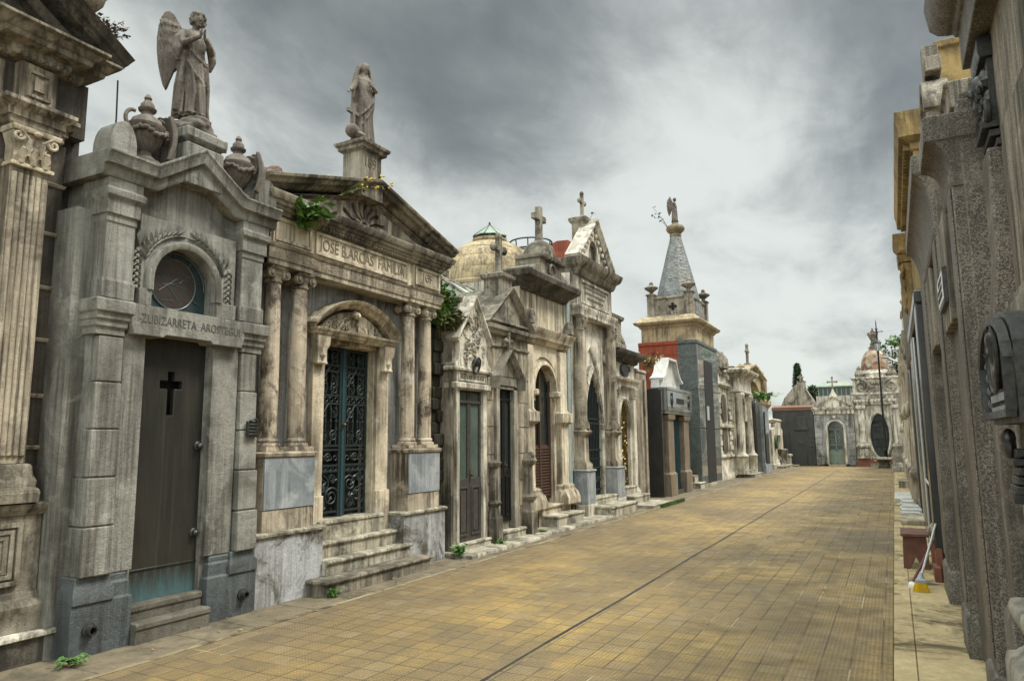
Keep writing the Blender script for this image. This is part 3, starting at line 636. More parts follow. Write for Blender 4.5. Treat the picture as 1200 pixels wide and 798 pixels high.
# door surround
Tg = lambda u, v, z: T(7.09 + (u - 7.18) * 1.1, v, z)
Th = lambda u, v, z: T(u - .1, v, z)
m = MB(Tg)
m.plate([(6.55, .74), (6.73, .74), (6.73, 2.84), (7.63, 2.84), (7.63, .74), (7.86, .74), (7.86, 2.95), (6.55, 2.95)], [], -.36, -.26)
for u0, u1 in ((6.53, 6.735), (7.625, 7.88)): m.box(u0, u1, -.36, -.235, .5, 1.02)
m.box(7.61, 7.64, -.54, -.3, .7, 2.85); m.box(6.72, 6.745, -.54, -.3, .7, 2.85); m.box(6.74, 7.62, -.54, -.3, 2.83, 2.86)
m.build('door_frame', M['cream'], b2, bevel=.006)
for u in (6.62, 7.77):
    m = MB(Tg); m.stack(u - .07, u + .07, -.3, -.19, [(0, 2.56), (.01, 2.58), (.0, 2.6), (.0, 2.74), (.02, 2.78), (.03, 2.9)]); m.leaf(u, 2.6, PI / 2, .15, .09, -.185, .03)
    m.build('door_bracket', M['cream'], b2, bevel=.004)
m = MB(Th)
m.stack(6.47, 7.90, -.34, -.18, [(0, 2.89), (.01, 2.91), (.03, 2.925), (.035, 2.95), (.06, 2.965), (.07, 2.99), (0, 3.0)])
sa = seg_arc(6.42, 7.95, 2.99, .34, 16)
m.sweep(sa, [(-.02, -.34), (-.02, -.2), (0, -.18), (.03, -.16), (.035, -.12), (.075, -.09), (.08, -.34)])
hp = m.build('door_hood', M['cream'], b2, bevel=.003)
m = MB(Th); m.prism([(u, z) for u, z in seg_arc(6.55, 7.82, 2.99, .28, 12)], -.34, -.25)
for i in range(26):
    t = (i + .5) / 26; u = 6.7 + t * .97; hh = .24 * (1 - ((u - 7.185) / .6) ** 2)
    if hh > .05: z = 3.02 + RND.random() * (hh - .04); m.spiral(u, z, -.24, .05, 1.3, RND.uniform(0, 6), RND.choice((-1, 1)), .012, 12, 5); m.leaf(u, z, RND.uniform(0, 6), .1, .04, -.25, .03)
m.ell((7.185, -.2, 3.23), (.07, .05, .05), 10, 6)
for i in range(7): m.leaf(7.185, 3.2, PI / 2 + (i - 3) * .45, .11, .045, -.215, .03)
m.build('carved_tympanum', M['cream'], hp)
# iron gate
m = MB(Tg)
for u0, u1 in ((6.745, 7.165), (7.205, 7.615)):
    for u in (u0 + .02, u1 - .02): m.box(u - .02, u + .02, -.440, -.400, .74, 2.83)
    for z in (.80, 1.29, 1.36, 1.55, 1.60, 2.12, 2.22, 2.52, 2.60, 2.8): m.box(u0, u1, -.435, -.405, z - .012, z + .012)
    for i in range(4):
        u = u0 + .085 + i * .085; m.box(u - .008, u + .008, -.430, -.410, 1.6, 2.12); m.box(u - .008, u + .008, -.430, -.410, 2.22, 2.52); m.box(u - .008, u + .008, -.430, -.410, 2.6, 2.8)
        for z in (1.325, 1.45, 2.17, 2.56): m.tube([(u + .028 * math.cos(a), -.415, z + .028 * math.sin(a)) for a in [2 * PI * j / 10 for j in range(10)]], .006, 5, True)
        for z in (1.72, 1.9, 2.05, 2.36): m.ell((u, -.413, z), (.018, .014, .022), 6, 4)
    uc = (u0 + u1) / 2
    for z, sg in ((1.72, 1), (2.0, -1), (2.3, 1), (2.44, -1), (2.69, 1)):
        for k2 in (-1, 1):
            m.spiral(uc + k2 * .085, z, -.410, .07, 1.4, PI / 2, k2 * sg, .009, 16, 5); m.tube([(uc, -.410, z - .12 * sg), (uc + k2 * .05, -.410, z - .05 * sg), (uc + k2 * .15, -.410, z + .1 * sg)], .008, 5)
    for k2, z, r in ((-1, 1.13, .11), (1, .98, .12), (-1, .9, .07), (1, 1.2, .06)):
        m.spiral(uc + k2 * .075, z, -.410, r, 1.8, RND.uniform(0, 6), k2, .011, 26, 5)
    for i in range(12): m.leaf(uc + RND.uniform(-.15, .15), RND.uniform(.86, 1.22), RND.uniform(0, 6), .09, .035, -.415, .015)
    m.spiral(uc, 1.45, -.410, .06, 1.5, 0, 1, .01, 16, 5)
    for i in range(16): m.ell((u1 - .02 if u1 > 7.4 else u0 + .02, -.395, .85 + i * .12), (.009, .009, .009), 5, 4)
gt = m.build('iron_gate', M['iron'], b2, label='dark teal ironwork gate')
m = MB(Tg); m.box(7.165, 7.205, -.440, -.390, .74, 2.83); m.build('gate_stile', M['ironblue'], gt); m = MB(Tg); m.ell((7.185, -.370, 1.86), (.022, .03, .022), 8, 6); m.build('handle', M['gilt'], gt)
m = MB(Tg); m.box(6.74, 7.62, -.560, -.520, .7, 2.86); m.build('backing', M['dark'], gt)
m = MB(T); m.stack(6.12, 8.10, -.6, .27, [(0, -.04), (0, .12), (.02, .125), (.028, .145), (.02, .166), (.0, .17)]); m.build('lowest_step', M['greystone'], b2, bevel=.006); m = MB(T)
for z0, z1, u0, u1, v in ((.17, .335, 6.35, 7.93, .06), (.335, .515, 6.352, 7.868, -.1)):
    m.stack(u0, u1, -.6, v, [(0, z0), (0, z1 - .05), (.02, z1 - .045), (.028, z1 - .025), (.02, z1 - .004), (.0, z1)], l=0, r=1 if z1 < .4 else 0)
m.stack(6.5, 7.7, -.7, -.2, [(0, .515), (0, .69), (.015, .695), (.015, .725), (0, .735)], l=0, r=0)
m.build('steps', M['stepstone'], b2, bevel=.006)
G1 = 'mausolea along the cemetery street'
def door_leaf(b, T, u0, u1, z0, z1, v, glassmat, framemat, split=.4, name='door', label=None, panels=True):
    """double-leaf door: glazed upper lights, panelled foot, on its own frame"""
    uc = (u0 + u1) / 2; m = MB(T); zs = z0 + (z1 - z0) * split; ztr = z1 - .17
    w = .045
    for a, c in ((u0, uc - .004), (uc + .004, u1)):
        m.plate([(a, z0), (c, z0), (c, z1), (a, z1)], [[(a + w, zs + .07), (c - w, zs + .07), (c - w, ztr - .03), (a + w, ztr - .03)], [(a + w, ztr + .02), (c - w, ztr + .02), (c - w, z1 - .03), (a + w, z1 - .03)]], v - .04, v)
        if panels:
            for p0, p1 in ((z0 + .08, zs - .05),):
                m.plate([(a + w, p0), (c - w, p0), (c - w, p1), (a + w, p1)], [[(a + w + .03, p0 + .03), (c - w - .03, p0 + .03), (c - w - .03, p1 - .03), (a + w + .03, p1 - .03)]], v, v + .015)
                m.stack(a + w + .05, c - w - .05, v - .01, v, [(0, p0 + .06), (0, p1 - .06)]) ; m.box(a + w + .055, c - w - .055, v, v + .012, p0 + .065, p1 - .065)
        for i in range(6): m.box(a + w + .01 + i * (c - a - 2 * w) / 6, a + w + .018 + i * (c - a - 2 * w) / 6, v - .03, v - .02, ztr + .02, z1 - .03)
    m.stack(u0, u1, v - .02, v + .01, [(0, ztr - .02), (.0, ztr), (.0, ztr + .015)], l=0, r=0)
    d = m.build(name, framemat, b, bevel=.003, label=label)
    g = MB(T); g.box(u0 + .02, u1 - .02, v - .03, v - .022, zs, z1 - .02); g.build('glass', glassmat, d, smooth=0)
    h = MB(T); h.ell((uc + .03, v + .03, zs + .12), (.02, .03, .02), 8, 6); h.box(uc + .015, uc + .045, v, v + .006, zs + .02, zs + .2); h.build('handle', M['rustyiron'], d)
    k2 = MB(T); k2.box(u0, u1, v - .5, v - .45, z0, z1); k2.build('backing', M['dark'], d)
    return d
# ---- ruined mossy wall left of the narrow tomb
T = left_frame(-5.75)
m = MB(T); rr = random.Random(5)
rows = []
m2 = []
for i in range(19):
    z0 = i * .175; 
    for j in range(2):
        u0 = 8.87 + j * .14 + rr.uniform(-.02, .02); m.stack(u0, u0 + .15, -2.2, -.22 + rr.uniform(-.06, .03), [(-.01, z0 + .004), (0, z0 + .02), (0, z0 + .16), (-.012, z0 + .174)])
m.box(8.88, 9.13, -2.2, -.3, 0, 3.38)
rw = m.build('old_wall', M['ruin'], loc=(-6.1, 9.0, 0)); tag(rw, 'dark mossy strip of old brick wall between the columned mausoleum and the narrow carved tomb', 'wall')
# ---- narrow tomb with carved marble gable
b3 = thing('mausoleum', 'narrow tomb with carved white gable, wreath and glazed double door beside the mossy wall', 'mausoleum', (-6.2, 9.6, 0), G1)
m = MB(T); m.plate([(9.12, 0), (9.24, 0), (9.24, 2.42), (9.96, 2.42), (9.96, 0), (10.14, 0), (10.14, 3.3), (9.62, 3.7), (9.12, 3.3)], [], -.5, -.06); m.box(9.12, 10.14, -2.2, -.52, 0, 3.3); m.prism([(9.12, 3.3), (10.14, 3.3), (9.62, 3.72)], -2.2, -.5)
m.stack(9.30, 9.66, -.75, -.3, [(0, 3.4), (0, 3.82), (.05, 3.86), (.06, 3.92), (0, 3.95)], b=1)
m.build('wall', M['greystone'], b3)
m = MB(T); m.plate([(9.17, .14), (9.245, .14), (9.245, 2.41), (9.955, 2.41), (9.955, .14), (10.07, .14), (10.07, 2.5), (9.17, 2.5)], [], -.28, .0)
m.build('door_frame', M['white'], b3, bevel=.005)
m = MB(T); m.stack(9.14, 10.09, -.2, .02, [(0, 2.41), (.0, 2.43), (.03, 2.44), (.03, 2.51), (.0, 2.53)]); ln = m.build('lintel', M['white'], b3, bevel=.005)
m = MB(T); m.plate([(9.17, 2.535), (10.07, 2.535), (10.07, 2.70), (9.17, 2.70)], [], -.1, .0); m.plate([(9.2, 2.55), (10.04, 2.55), (10.04, 2.685), (9.2, 2.685)], [[(9.22, 2.567), (10.02, 2.567), (10.02, 2.668), (9.22, 2.668)]], 0, .015)
pl = m.build('name_panel', M['white'], b3, bevel=.002)
m = MB(T)
for i in range(15): m.box(9.27 + i * .048, 9.30 + i * .048, 0, .004, 2.59, 2.645) if i not in (7,) else None
m.build('inscription', M['letter'], pl)
m = MB(T)
out = [(9.06, 2.71), (10.18, 2.71), (10.18, 2.80), (10.08, 2.86), (10.03, 3.0), (10.05, 3.14), (10.12, 3.2), (9.63, 3.84), (9.13, 3.2), (9.2, 3.14), (9.22, 3.0), (9.17, 2.86), (9.06, 2.80)]
m.plate(out, [], -.16, .02)
m.sweep([(9.10, 3.17), (9.63, 3.87), (10.15, 3.17)], [(-.06, -.16), (-.06, .03), (-.04, .05), (-.02, .04), (.0, .08), (.03, .08), (.03, -.16)])
m.stack(9.05, 10.19, -.16, .02, [(0, 2.70), (.02, 2.705), (.03, 2.74), (0, 2.76)])
ga = m.build('gable', M['white'], b3, bevel=.004)
m = MB(T); R9 = random.Random(8)
for i in range(75):
    z = R9.uniform(2.86, 3.58); hw = .3 if z < 3.15 else .36 * (3.75 - z) / .6; u = 9.62 + R9.uniform(-hw, hw)
    m.leaf(u, z, R9.uniform(0, 6.3), .1, .04, .02, .035)
    if i % 3 == 0: m.spiral(u, z, .03, .05, 1.3, R9.uniform(0, 6), 1, .012, 12, 5)
m.build('foliage_relief', M['white'], ga)
m = MB(T); m.tube([(9.63 + .09 * math.cos(a), .07 + .03 * math.sin(a), 2.80 + .12 * math.sin(a)) for a in [2 * PI * i / 18 for i in range(18)]], .02, 8, True); m.ell((9.63, .06, 2.86), (.075, .06, .08), 10, 7)
m.build('wreath', M['bronze'], ga)
door_leaf(b3, T, 9.245, 9.955, .15, 2.41, -.05, M['greenglass'], M['doorwood'], .38)
m = MB(T); m.stack(9.14, 10.12, -.3, .04, [(0, -.05), (0, .11), (.012, .115), (.012, .14), (0, .15)]); m.build('step', M['stepstone'], b3, bevel=.006)
m = MB(T); cross_shape(m, 9.42, -.5, 3.95, .55, .36, .085, False); m.build('cross', M['greystone'], b3, bevel=.006)
# ---- grey tomb with pointed door and two crosses
b4 = thing('mausoleum', 'grey weathered tomb with pointed hood over a dark door and tall cross on its pediment', 'mausoleum', (-6.2, 10.9, 0), G1)
m = MB(T); m.plate([(10.16, 0), (10.5, 0), (10.5, 2.5), (11.02, 2.5), (11.02, 0), (11.68, 0), (11.68, 3.5), (10.16, 3.5)], [], -.6, -.06); m.box(10.16, 11.68, -2.4, -.62, 0, 3.5)
for z in (.95, 1.4, 1.85, 2.3, 2.72, 3.1):
    for u0, u1 in ((10.16, 10.38), (11.3, 11.68)): m.box(u0, u1, -.1, -.05, z - .42 + (.0), z - .012)
m.build('wall', M['rust'], b4, bevel=.004)
m = MB(T); m.stack(10.2, 10.36, -.2, .08, [(.03, 0), (.03, .42), (.0, .46), (-.02, .6), (.0, .62), (.02, .66), (-.02, .70), (-.03, 1.2), (.0, 1.24), (.02, 1.30), (-.04, 1.34)]); m.build('buttress', M['greystone'], b4, bevel=.006); m = MB(T); m.stack(11.42, 11.6, -.2, .10, [(.03, 0), (.03, .42), (.0, .46), (-.02, .6), (.01, .62), (.03, .68), (-.02, .72), (-.03, 1.2), (.01, 1.24), (.03, 1.30), (-.04, 1.42)])
m.ell((11.51, .06, 1.38), (.06, .08, .07), 8, 6); m.build('buttress', M['greystone'], b4, bevel=.006)
m = MB(T)
for u0, u1 in ((10.40, 10.505), (11.015, 11.12)): m.box(u0, u1, -.5, .0, .2, 2.55)
m.box(11.0, 11.03, -.6, -.1, .2, 2.52); m.stack(10.40, 11.12, -.3, .0, [(0, 2.5), (0, 2.72)]); m.build('door_frame', M['greyrender'], b4, bevel=.005)
m = MB(T); m.sweep([(10.34, 2.5), (10.34, 2.68), (10.76, 3.1), (11.18, 2.68), (11.18, 2.5)], [(-.02, -.1), (-.02, .05), (.0, .06), (.02, .1), (.05, .12), (.06, -.1)]); m.prism([(10.36, 2.7), (11.16, 2.7), (10.76, 3.08)], -.1, .0); m.box(10.46, 11.06, .0, .02, 2.56, 2.68); m.build('pointed_hood', M['greyrender'], b4, bevel=.004)
m = MB(T); cross_shape(m, 10.77, .03, 3.08, .36, .2, .05, True, False); m.build('hood_cross', M['greystone'], b4)
door_leaf(b4, T, 10.505, 11.015, .32, 2.5, -.075, M['darkglass'], M['blackiron'], .36)
m = MB(T); m.stack(10.16, 11.68, -.6, -.02, [(0, 3.40), (.03, 3.42), (.04, 3.47), (.08, 3.49), (.09, 3.55), (0, 3.56)]); m.stack(10.16, 11.68, -.3, -.05, [(0, 3.2), (.02, 3.21), (.02, 3.24), (0, 3.25)])
m.prism([(10.14, 3.56), (11.7, 3.56), (10.92, 4.22)], -1.2, -.04); m.sweep([(10.08, 3.56), (10.92, 4.24), (11.76, 3.56)], [(-.05, -1.2), (-.05, -.02), (.0, .04), (.04, .07), (.05, -1.2)])
m.stack(10.14, 11.7, -.04, -.01, [(0, 3.62), (.015, 3.63), (.015, 3.66), (0, 3.67)], l=0, r=0)
m.build('pediment', M['greystone'], b4, bevel=.005)
m = MB(T); m.stack(10.72, 11.1, -.42, -.07, [(0, 4.0), (0, 4.42), (.05, 4.46), (.06, 4.52), (0, 4.55)], b=1); pe = m.build('cross_pedestal', M['greystone'], b4, bevel=.006)
m = MB(T); cross_shape(m, 10.91, -.23, 4.55, .68, .38, .095, True); m.build('cross', M['greystone'], pe, bevel=.006)
m = MB(T); m.lathe(10.3, -.2, [(.14, 3.55), (.14, 3.75), (.1, 3.85), (.02, 3.9)], 12); m.build('finial', M['greystone'], b4)
m = MB(T); m.stack(10.5, 11.3, -.4, .06, [(0, .02), (0, .14), (.015, .15), (.015, .18), (0, .19)]); m.stack(10.5, 11.02, -.6, -.1, [(0, .19), (0, .3), (.01, .32)], l=0, r=0); m.build('steps', M['stepstone'], b4, bevel=.006)
# ---- round-arched cream mausoleum with attic and plain cross
T = left_frame(-5.98)
b5 = thing('mausoleum', 'cream mausoleum with a round-arched doorway under a dark attic and big plain cross', 'mausoleum', (-6.5, 13.2, 0), G1)
m = MB(T)
m.plate([(11.95, .4), (12.42, .4), (12.42, 2.62)] + arc(12.92, 2.62, .5, PI, 0, 14)[1:] + [(13.42, .4), (14.1, .4), (14.1, 4.7), (11.95, 4.7)], [], -.6, -.12); m.box(11.95, 14.1, -2.8, -.7, 0, 3.9)
m.box(11.8, 12.2, -2.6, -.3, 0, 3.7)
m.build('wall', M['cream'], b5)
m = MB(T)
for u0, u1 in ((12.02, 12.36), (13.55, 13.95)):
    m.stack(u0, u1, -.2, .0, [(0, .75), (-.02, .78), (-.02, 1.95), (.03, 1.98), (.05, 2.0), (.05, 2.18), (.0, 2.2), (-.03, 2.25), (-.03, 3.45)])
    m.stack(u0 - .02, u1 + .02, -.2, .04, [(.12, .38), (.12, .5), (.08, .62), (.03, .68), (.03, .73), (.0, .76)])
m.build('pilaster', M['cream'], b5, bevel=.005)
m = MB(T); m.sweep([(12.42, 2.4), (12.42, 2.62)] + arc(12.92, 2.62, .5, PI, 0, 16)[1:] + [(13.42, 2.4)], [(-.0, -.15), (0, -.04), (.05, -.04), (.08, -.06), (.08, -.15)]); m.stack(12.36, 12.44, -.3, .0, [(0, 2.5), (.02, 2.52), (.02, 2.6), (0, 2.62)]); m.stack(13.40, 13.5, -.3, .0, [(0, 2.5), (.02, 2.52), (.02, 2.6), (0, 2.62)])
m.plate([(12.28, 2.75)] + [(12.30, 2.75)] + arc(12.92, 2.62, .66, PI * .93, PI * .07, 12) + [(13.54, 2.75), (13.54, 3.5), (12.28, 3.5)], [], -.13, -.09)
m.build('arch_surround', M['cream'], b5, bevel=.004)
m = MB(T); m.box(12.43, 13.41, -.27, -.23, .5, 1.55); 
for i in range(17): m.box(12.46, 13.38, -.23, -.205, .56 + i * .057, .59 + i * .057)
for u in (12.43, 12.91, 13.37): m.box(u, u + .04, -.24, -.19, .5, 3.0)
dd = m.build('door', M['shutter'], b5, label='brown louvred door'); m = MB(T); m.plate(arch_poly(12.43, 13.41, 1.55, 2.62), [], -.26, -.25); m.build('glass', M['darkglass'], dd)
m = MB(T)
m.stack(11.98, 14.0, -.3, -.06, [(0, 3.5), (.03, 3.52), (.04, 3.57), (.1, 3.6), (.12, 3.68), (.16, 3.74), (.18, 3.8), (.0, 3.84)], r=.6)
m.stack(12.05, 13.9, -.3, -.1, [(0, 3.84), (0, 4.5)])
m.build('entablature', M['cream'], b5, bevel=.005)
m = MB(T); m.stack(12.0, 13.95, -.4, -.06, [(0, 4.50), (.03, 4.52), (.08, 4.6), (.2, 4.68), (.26, 4.72), (.28, 4.82), (.26, 4.86), (0, 4.9)])
for i in range(24): m.box(12.02 + i * .082, 12.06 + i * .082, -.06, .02, 4.53, 4.6)
m.build('cornice', M['darkstone'], b5, bevel=.005)
m = MB(T); m.prism([(11.85, 4.86), (14.1, 4.86), (13.5, 5.1), (13.5, 5.22), (12.5, 5.22), (12.5, 5.1)], -.5, .06); m.stack(12.5, 13.5, -.48, .08, [(0, 5.2), (.05, 5.23), (.07, 5.29), (0, 5.31)]); m.prism([(12.46, 5.3), (13.54, 5.3), (13.0, 5.44)], -.48, .1)
m.rings([[(13.0 + r * math.cos(a), v, 5.02 + r * .95 * math.sin(a)) for a in [2 * PI * j / 20 for j in range(20)]] for r, v in ((.17, .05), (.17, .1), (.12, .12), (.10, .08))])
m.lathe(13.0, -.2, [(.34, 5.28), (.34, 5.4), (.29, 5.54), (.19, 5.64), (.08, 5.7), (0.01, 5.71)], 18)
at = m.build('attic', M['greystone'], b5, bevel=.006)
m = MB(T); cross_shape(m, 13.0, -.2, 5.68, .74, .5, .125, False); m.build('cross', M['greystone'], at, bevel=.01)
for u in (12.05, 13.92): m = MB(T); m.spiral(u, 3.98, .06, .12, 1.5, 0, 1, .04, 18, 8); m.lathe(u, .02, [(.12, 3.84), (.1, 4.0), (.05, 4.1), (.01, 4.12)], 10); m.build('scroll_finial', M['greystone'], b5)
m = MB(T)
m.box(11.95, 14.12, -.8, .05, -.05, .36); m.stack(11.95, 14.12, -.8, .06, [(.0, .36), (.02, .37), (.02, .4), (0, .41)])
m.build('plinth', M['cream'], b5, bevel=.005)
m = MB(T)
for u in (12.15, 13.95):
    m.plate([(u - .12, .06), (u + .12, .06), (u + .12, .32), (u - .12, .32)], [[(u - .085, .09), (u + .085, .09), (u + .085, .29), (u - .085, .29)]], .05, .075)
    for i in range(5): m.box(u - .085, u + .085, .052, .062, .1 + i * .038, .115 + i * .038)
m.build('vent_grille', M['rustyiron'], b5)
m = MB(T); m.stack(12.45, 13.75, -.2, .36, [(0, -.05), (0, .2), (.02, .21), (.02, .24), (0, .25)]); m.build('step', M['stepstone'], b5, bevel=.008)
# ---- gothic mausoleum
T = lambda u, v, z: (-6.05 + v, 15.7 + (u - 15.95) * .9, z)
b6 = thing('mausoleum', 'tall gothic mausoleum with pointed doorway, blue marble bases and a steep gabled top', 'mausoleum', (-6.6, 15.9, 0), G1)
m = MB(T); po = pointed(15.15, 16.35, .35, 1.95, 3.22)
m.plate([(14.62, 0.2)] + po + [(17.3, .2), (17.3, 5.35), (14.62, 5.35)], [], -.7, -.1); m.box(14.62, 17.3, -3.2, -.75, 0, 5.4)
m.build('wall', M['white'], b6)
m = MB(T); m.sweep(po[0:1] + po[1:-1] + po[-1:], [(-.02, -.3), (-.02, .0), (.03, .04), (.08, .02), (.12, -.02), (.12, -.15)]); m.sweep([(14.98, 2.2)] + pointed(14.98, 16.52, 2.2, 2.3, 3.75)[1:-1] + [(16.52, 2.2)], [(0, -.12), (0, -.06), (.04, -.04), (.07, -.06), (.07, -.12)])
for u in (15.13, 16.37): m.lathe(u, -.02, [(.07, .35), (.05, .42), (.045, 1.88), (.08, 1.92), (.09, 2.0), (.05, 2.02)], 12)
m.build('pointed_arch', M['white'], b6)
m = MB(T)
for u in (15.35, 16.9):
    m.rings([[(u + r * math.cos(a), v, 3.6 + r * math.sin(a)) for a in [2 * PI * j / 14 for j in range(14)]] for r, v in ((.13, -.1), (.13, -.05), (.09, -.04), (.07, -.09))])
m.build('roundel', M['beige'], b6)
for u in (14.88, 17.05):
    c = MB(T); c.lathe(u, .0, [(.15, 2.08), (.15, 4.0), (.135, 4.1)], 18); c.stack(u - .16, u + .16, -.3, .15, [(.04, 1.0), (.04, 1.12), (-.02, 1.2), (-.03, 1.72), (.02, 1.76), (.05, 1.82), (.0, 1.88)]); c.lathe(u, 0, [(.2, 1.88), (.2, 1.95), (.15, 2.1)], 16)
    co = c.build('column', M['beige'], b6, smooth=50, bevel=.004)
    c = MB(T); corinthian(c, u, .12, 4.08, 4.38, .27); c.build('capital', M['beige'], co)
for u0, u1 in ((14.62, 15.16), (16.74, 17.32)):
    m = MB(T); m.box(u0, u1, -.6, .22, .28, .97); m.stack(u0, u1, -.6, .22, [(0, .97), (.02, .975), (.02, 1.0), (0, 1.01)]); m.build('marble_pedestal', M['blue'], b6, bevel=.005)
    m = MB(T); m.box(u0 - .02, u1 + .02, -.6, .24, -.05, .28); m.build('plinth', M['white'], b6, bevel=.005)
m = MB(T)
m.stack(14.68, 17.28, -.4, .1, [(0, 4.38), (.02, 4.4), (.02, 4.5), (.05, 4.55), (.05, 4.62), (0, 4.64)])
m.stack(14.72, 17.24, -.4, .02, [(0, 4.62), (0, 5.3)]); m.plate([(14.95, 4.7), (17.0, 4.7), (17.0, 5.25), (14.95, 5.25)], [[(15.02, 4.76), (16.93, 4.76), (16.93, 5.19), (15.02, 5.19)]], .02, .05)
en = m.build('entablature', M['white'], b6, bevel=.004)
m = MB(T)
for r_ in range(3):
    for i in range(14 - r_ * 2): m.box(15.2 + r_ * .12 + i * .115, 15.28 + r_ * .12 + i * .115, .02, .026, 5.07 - r_ * .12, 5.13 - r_ * .12)
m.build('inscription', M['letter'], en)
m = MB(T); m.stack(14.72, 17.24, -.5, .06, [(0, 5.3), (.03, 5.33), (.06, 5.4), (.07, 5.45), (.16, 5.52), (.2, 5.6), (.22, 5.68), (0, 5.72)]); m.build('cornice', M['greystone'], b6, bevel=.005)
m = MB(T); q = pointed(15.66, 16.34, 5.82, 5.92, 6.35, 8)
m.plate([(14.9, 5.72), (17.1, 5.72), (16.0, 6.68)], [q], -.1, .0)
for i in range(6):
    t = i / 5; m.ell((15.12 + .75 * t, .02, 5.84 + .64 * t), (.07, .05, .07), 8, 5); m.ell((16.88 - .75 * t, .02, 5.84 + .64 * t), (.07, .05, .07), 8, 5)
m.sweep([(14.75, 5.72), (16.0, 6.78), (17.25, 5.72)], [(-.05, -.25), (-.05, .06), (0, .1), (.05, .14), (.09, .14), (.09, -.25)])
m.prism([(14.9, 5.72), (17.1, 5.72), (16.0, 6.68)], -.25, -.2)
gb = m.build('gable', M['white'], b6, bevel=.004)
m = MB(T); m.plate(q, [], -.14, -.12); m.build('glass', M['polished'], gb, smooth=0)
m = MB(T); m.stack(15.72, 16.34, -.44, -.11, [(0, 5.7), (0, 6.75), (.03, 6.79), (.06, 6.82), (.07, 6.9), (0, 6.94)], b=1); m.plate(arch_poly(15.82, 16.24, 6.3, 6.55), [], -.11, -.09); cp = m.build('cross_pedestal', M['greystone'], b6, bevel=.006)
m = MB(T); cross_shape(m, 16.03, -.28, 6.92, .66, .36, .075, True); m.build('cross', M['greystone'], cp)
m = MB(T); m.box(15.15, 15.18, -.09, -.06, .4, 2.2); m.plate(pointed(15.16, 16.34, .38, 1.95, 3.2), [], -.13, -.11)
for i in range(12):
    u = 15.18 + i * .105; zt = 3.2 - abs(u - 15.75) * 1.25; m.box(u, u + .02, -.08, -.05, .4, min(zt, 3.0)); m.ell((u + .01, -.07, 1.2), (.02, .02, .05), 6, 4); m.ell((u + .01, -.07, 2.0), (.02, .02, .05), 6, 4)
for z in (.5, 1.0, 1.4, 2.0, 2.1): m.box(15.15, 16.35, -.09, -.05, z, z + .035)
for i in range(8): m.spiral(15.25 + i * .14, .75, -.06, .07, 1.4, 0, (-1) ** i, .012, 14, 5)
m.build('iron_gate', M['iron'], b6, label='dark pointed ironwork gate')
m = MB(T); m.stack(15.1, 16.72, -.4, .2, [(0, .0), (0, .34), (.015, .35), (.015, .38), (0, .39)], l=0, r=0); m.stack(15.0, 16.95, -.2, .62, [(0, -.05), (0, .17), (.02, .18), (.02, .22), (0, .23)]); m.build('steps', M['stepstone'], b6, bevel=.008)
# ---- low white tomb with gilded gate
b7 = thing('mausoleum', 'low white tomb with a rounded gilded gate, dark oval plaque and small cross block', 'mausoleum', (-6.6, 18.4, 0), G1)
m = MB(T); ap = arch_poly(17.95, 18.75, .3, 2.25)
m.plate([(17.0, .1)] + ap + [(19.4, .1), (19.4, 3.7), (17.0, 3.7)], [], -.5, -.1); m.box(17.0, 19.4, -2.6, -.55, 0, 3.7)
m.build('wall', M['white'], b7)
m = MB(T); m.sweep(ap, [(-.01, -.2), (-.01, -.05), (.04, -.02), (.08, -.05), (.1, -.1)]); m.build('arch_surround', M['white'], b7)
for u in (17.6, 19.1):
    m = MB(T); m.box(u - .12, u + .12, -.2, .0, .4, 2.75); m.stack(u - .12, u + .12, -.2, .0, [(.05, .1), (.05, .3), (.02, .36), (0, .42)]); pi = m.build('pilaster', M['white'], b7, bevel=.004); m = MB(T); corinthian(m, u, .0, 2.74, 2.98, .25); m.build('capital', M['white'], pi)
m = MB(T); m.stack(17.42, 19.3, -.3, -.02, [(0, 2.98), (.03, 3.0), (.03, 3.1), (.1, 3.14), (.12, 3.2), (0, 3.24)]); m.stack(17.45, 19.27, -.3, -.04, [(0, 3.24), (0, 3.62)]); m.build('entablature', M['white'], b7, bevel=.004)
m = MB(T); m.stack(17.42, 19.3, -.5, -.02, [(0, 3.60), (.03, 3.62), (.06, 3.68), (.2, 3.76), (.24, 3.82), (.25, 3.9), (0, 3.94)])
for i in range(16): m.box(17.45 + i * .117, 17.51 + i * .117, -.02, .07, 3.62, 3.68)
m.build('cornice', M['darkstone'], b7, bevel=.005)
m = MB(T); m.rings([[(18.35 + r * 1.6 * math.cos(a), v, 3.43 + r * .65 * math.sin(a)) for a in [2 * PI * j / 20 for j in range(20)]] for r, v in ((.26, -.04), (.26, .0), (.22, .02), (.2, .0))]); m.build('oval_plaque', M['bronze'], b7)
m = MB(T); m.stack(17.55, 18.55, -.7, -.15, [(.1, 3.92), (.1, 4.1), (0, 4.15), (0, 4.72), (.06, 4.76), (.08, 4.84), (0, 4.88)], b=1)
for sg in (-1, 1): m.sweep([(18.05 + sg * .5, 4.7), (18.05 + sg * .62, 4.4), (18.05 + sg * .95, 4.2), (18.05 + sg * 1.15, 3.95)][::sg], [(-.08, -.6), (-.08, -.2), (.05, -.2), (.05, -.6)])
ab = m.build('cross_pedestal', M['greystone'], b7, bevel=.006)
m = MB(T); cross_shape(m, 18.05, -.42, 4.88, .58, .34, .08, True); m.build('cross', M['greystone'], ab)
m = MB(T); m.plate(arch_poly(17.96, 18.74, .5, 2.25), [], -.2, -.18); bk = m
for i in range(8):
    u = 17.99 + i * .1; m.box(u, u + .02, -.15, -.12, .5, 2.2 + .38 * math.sqrt(max(0, 1 - ((u - 18.35) / .4) ** 2)))
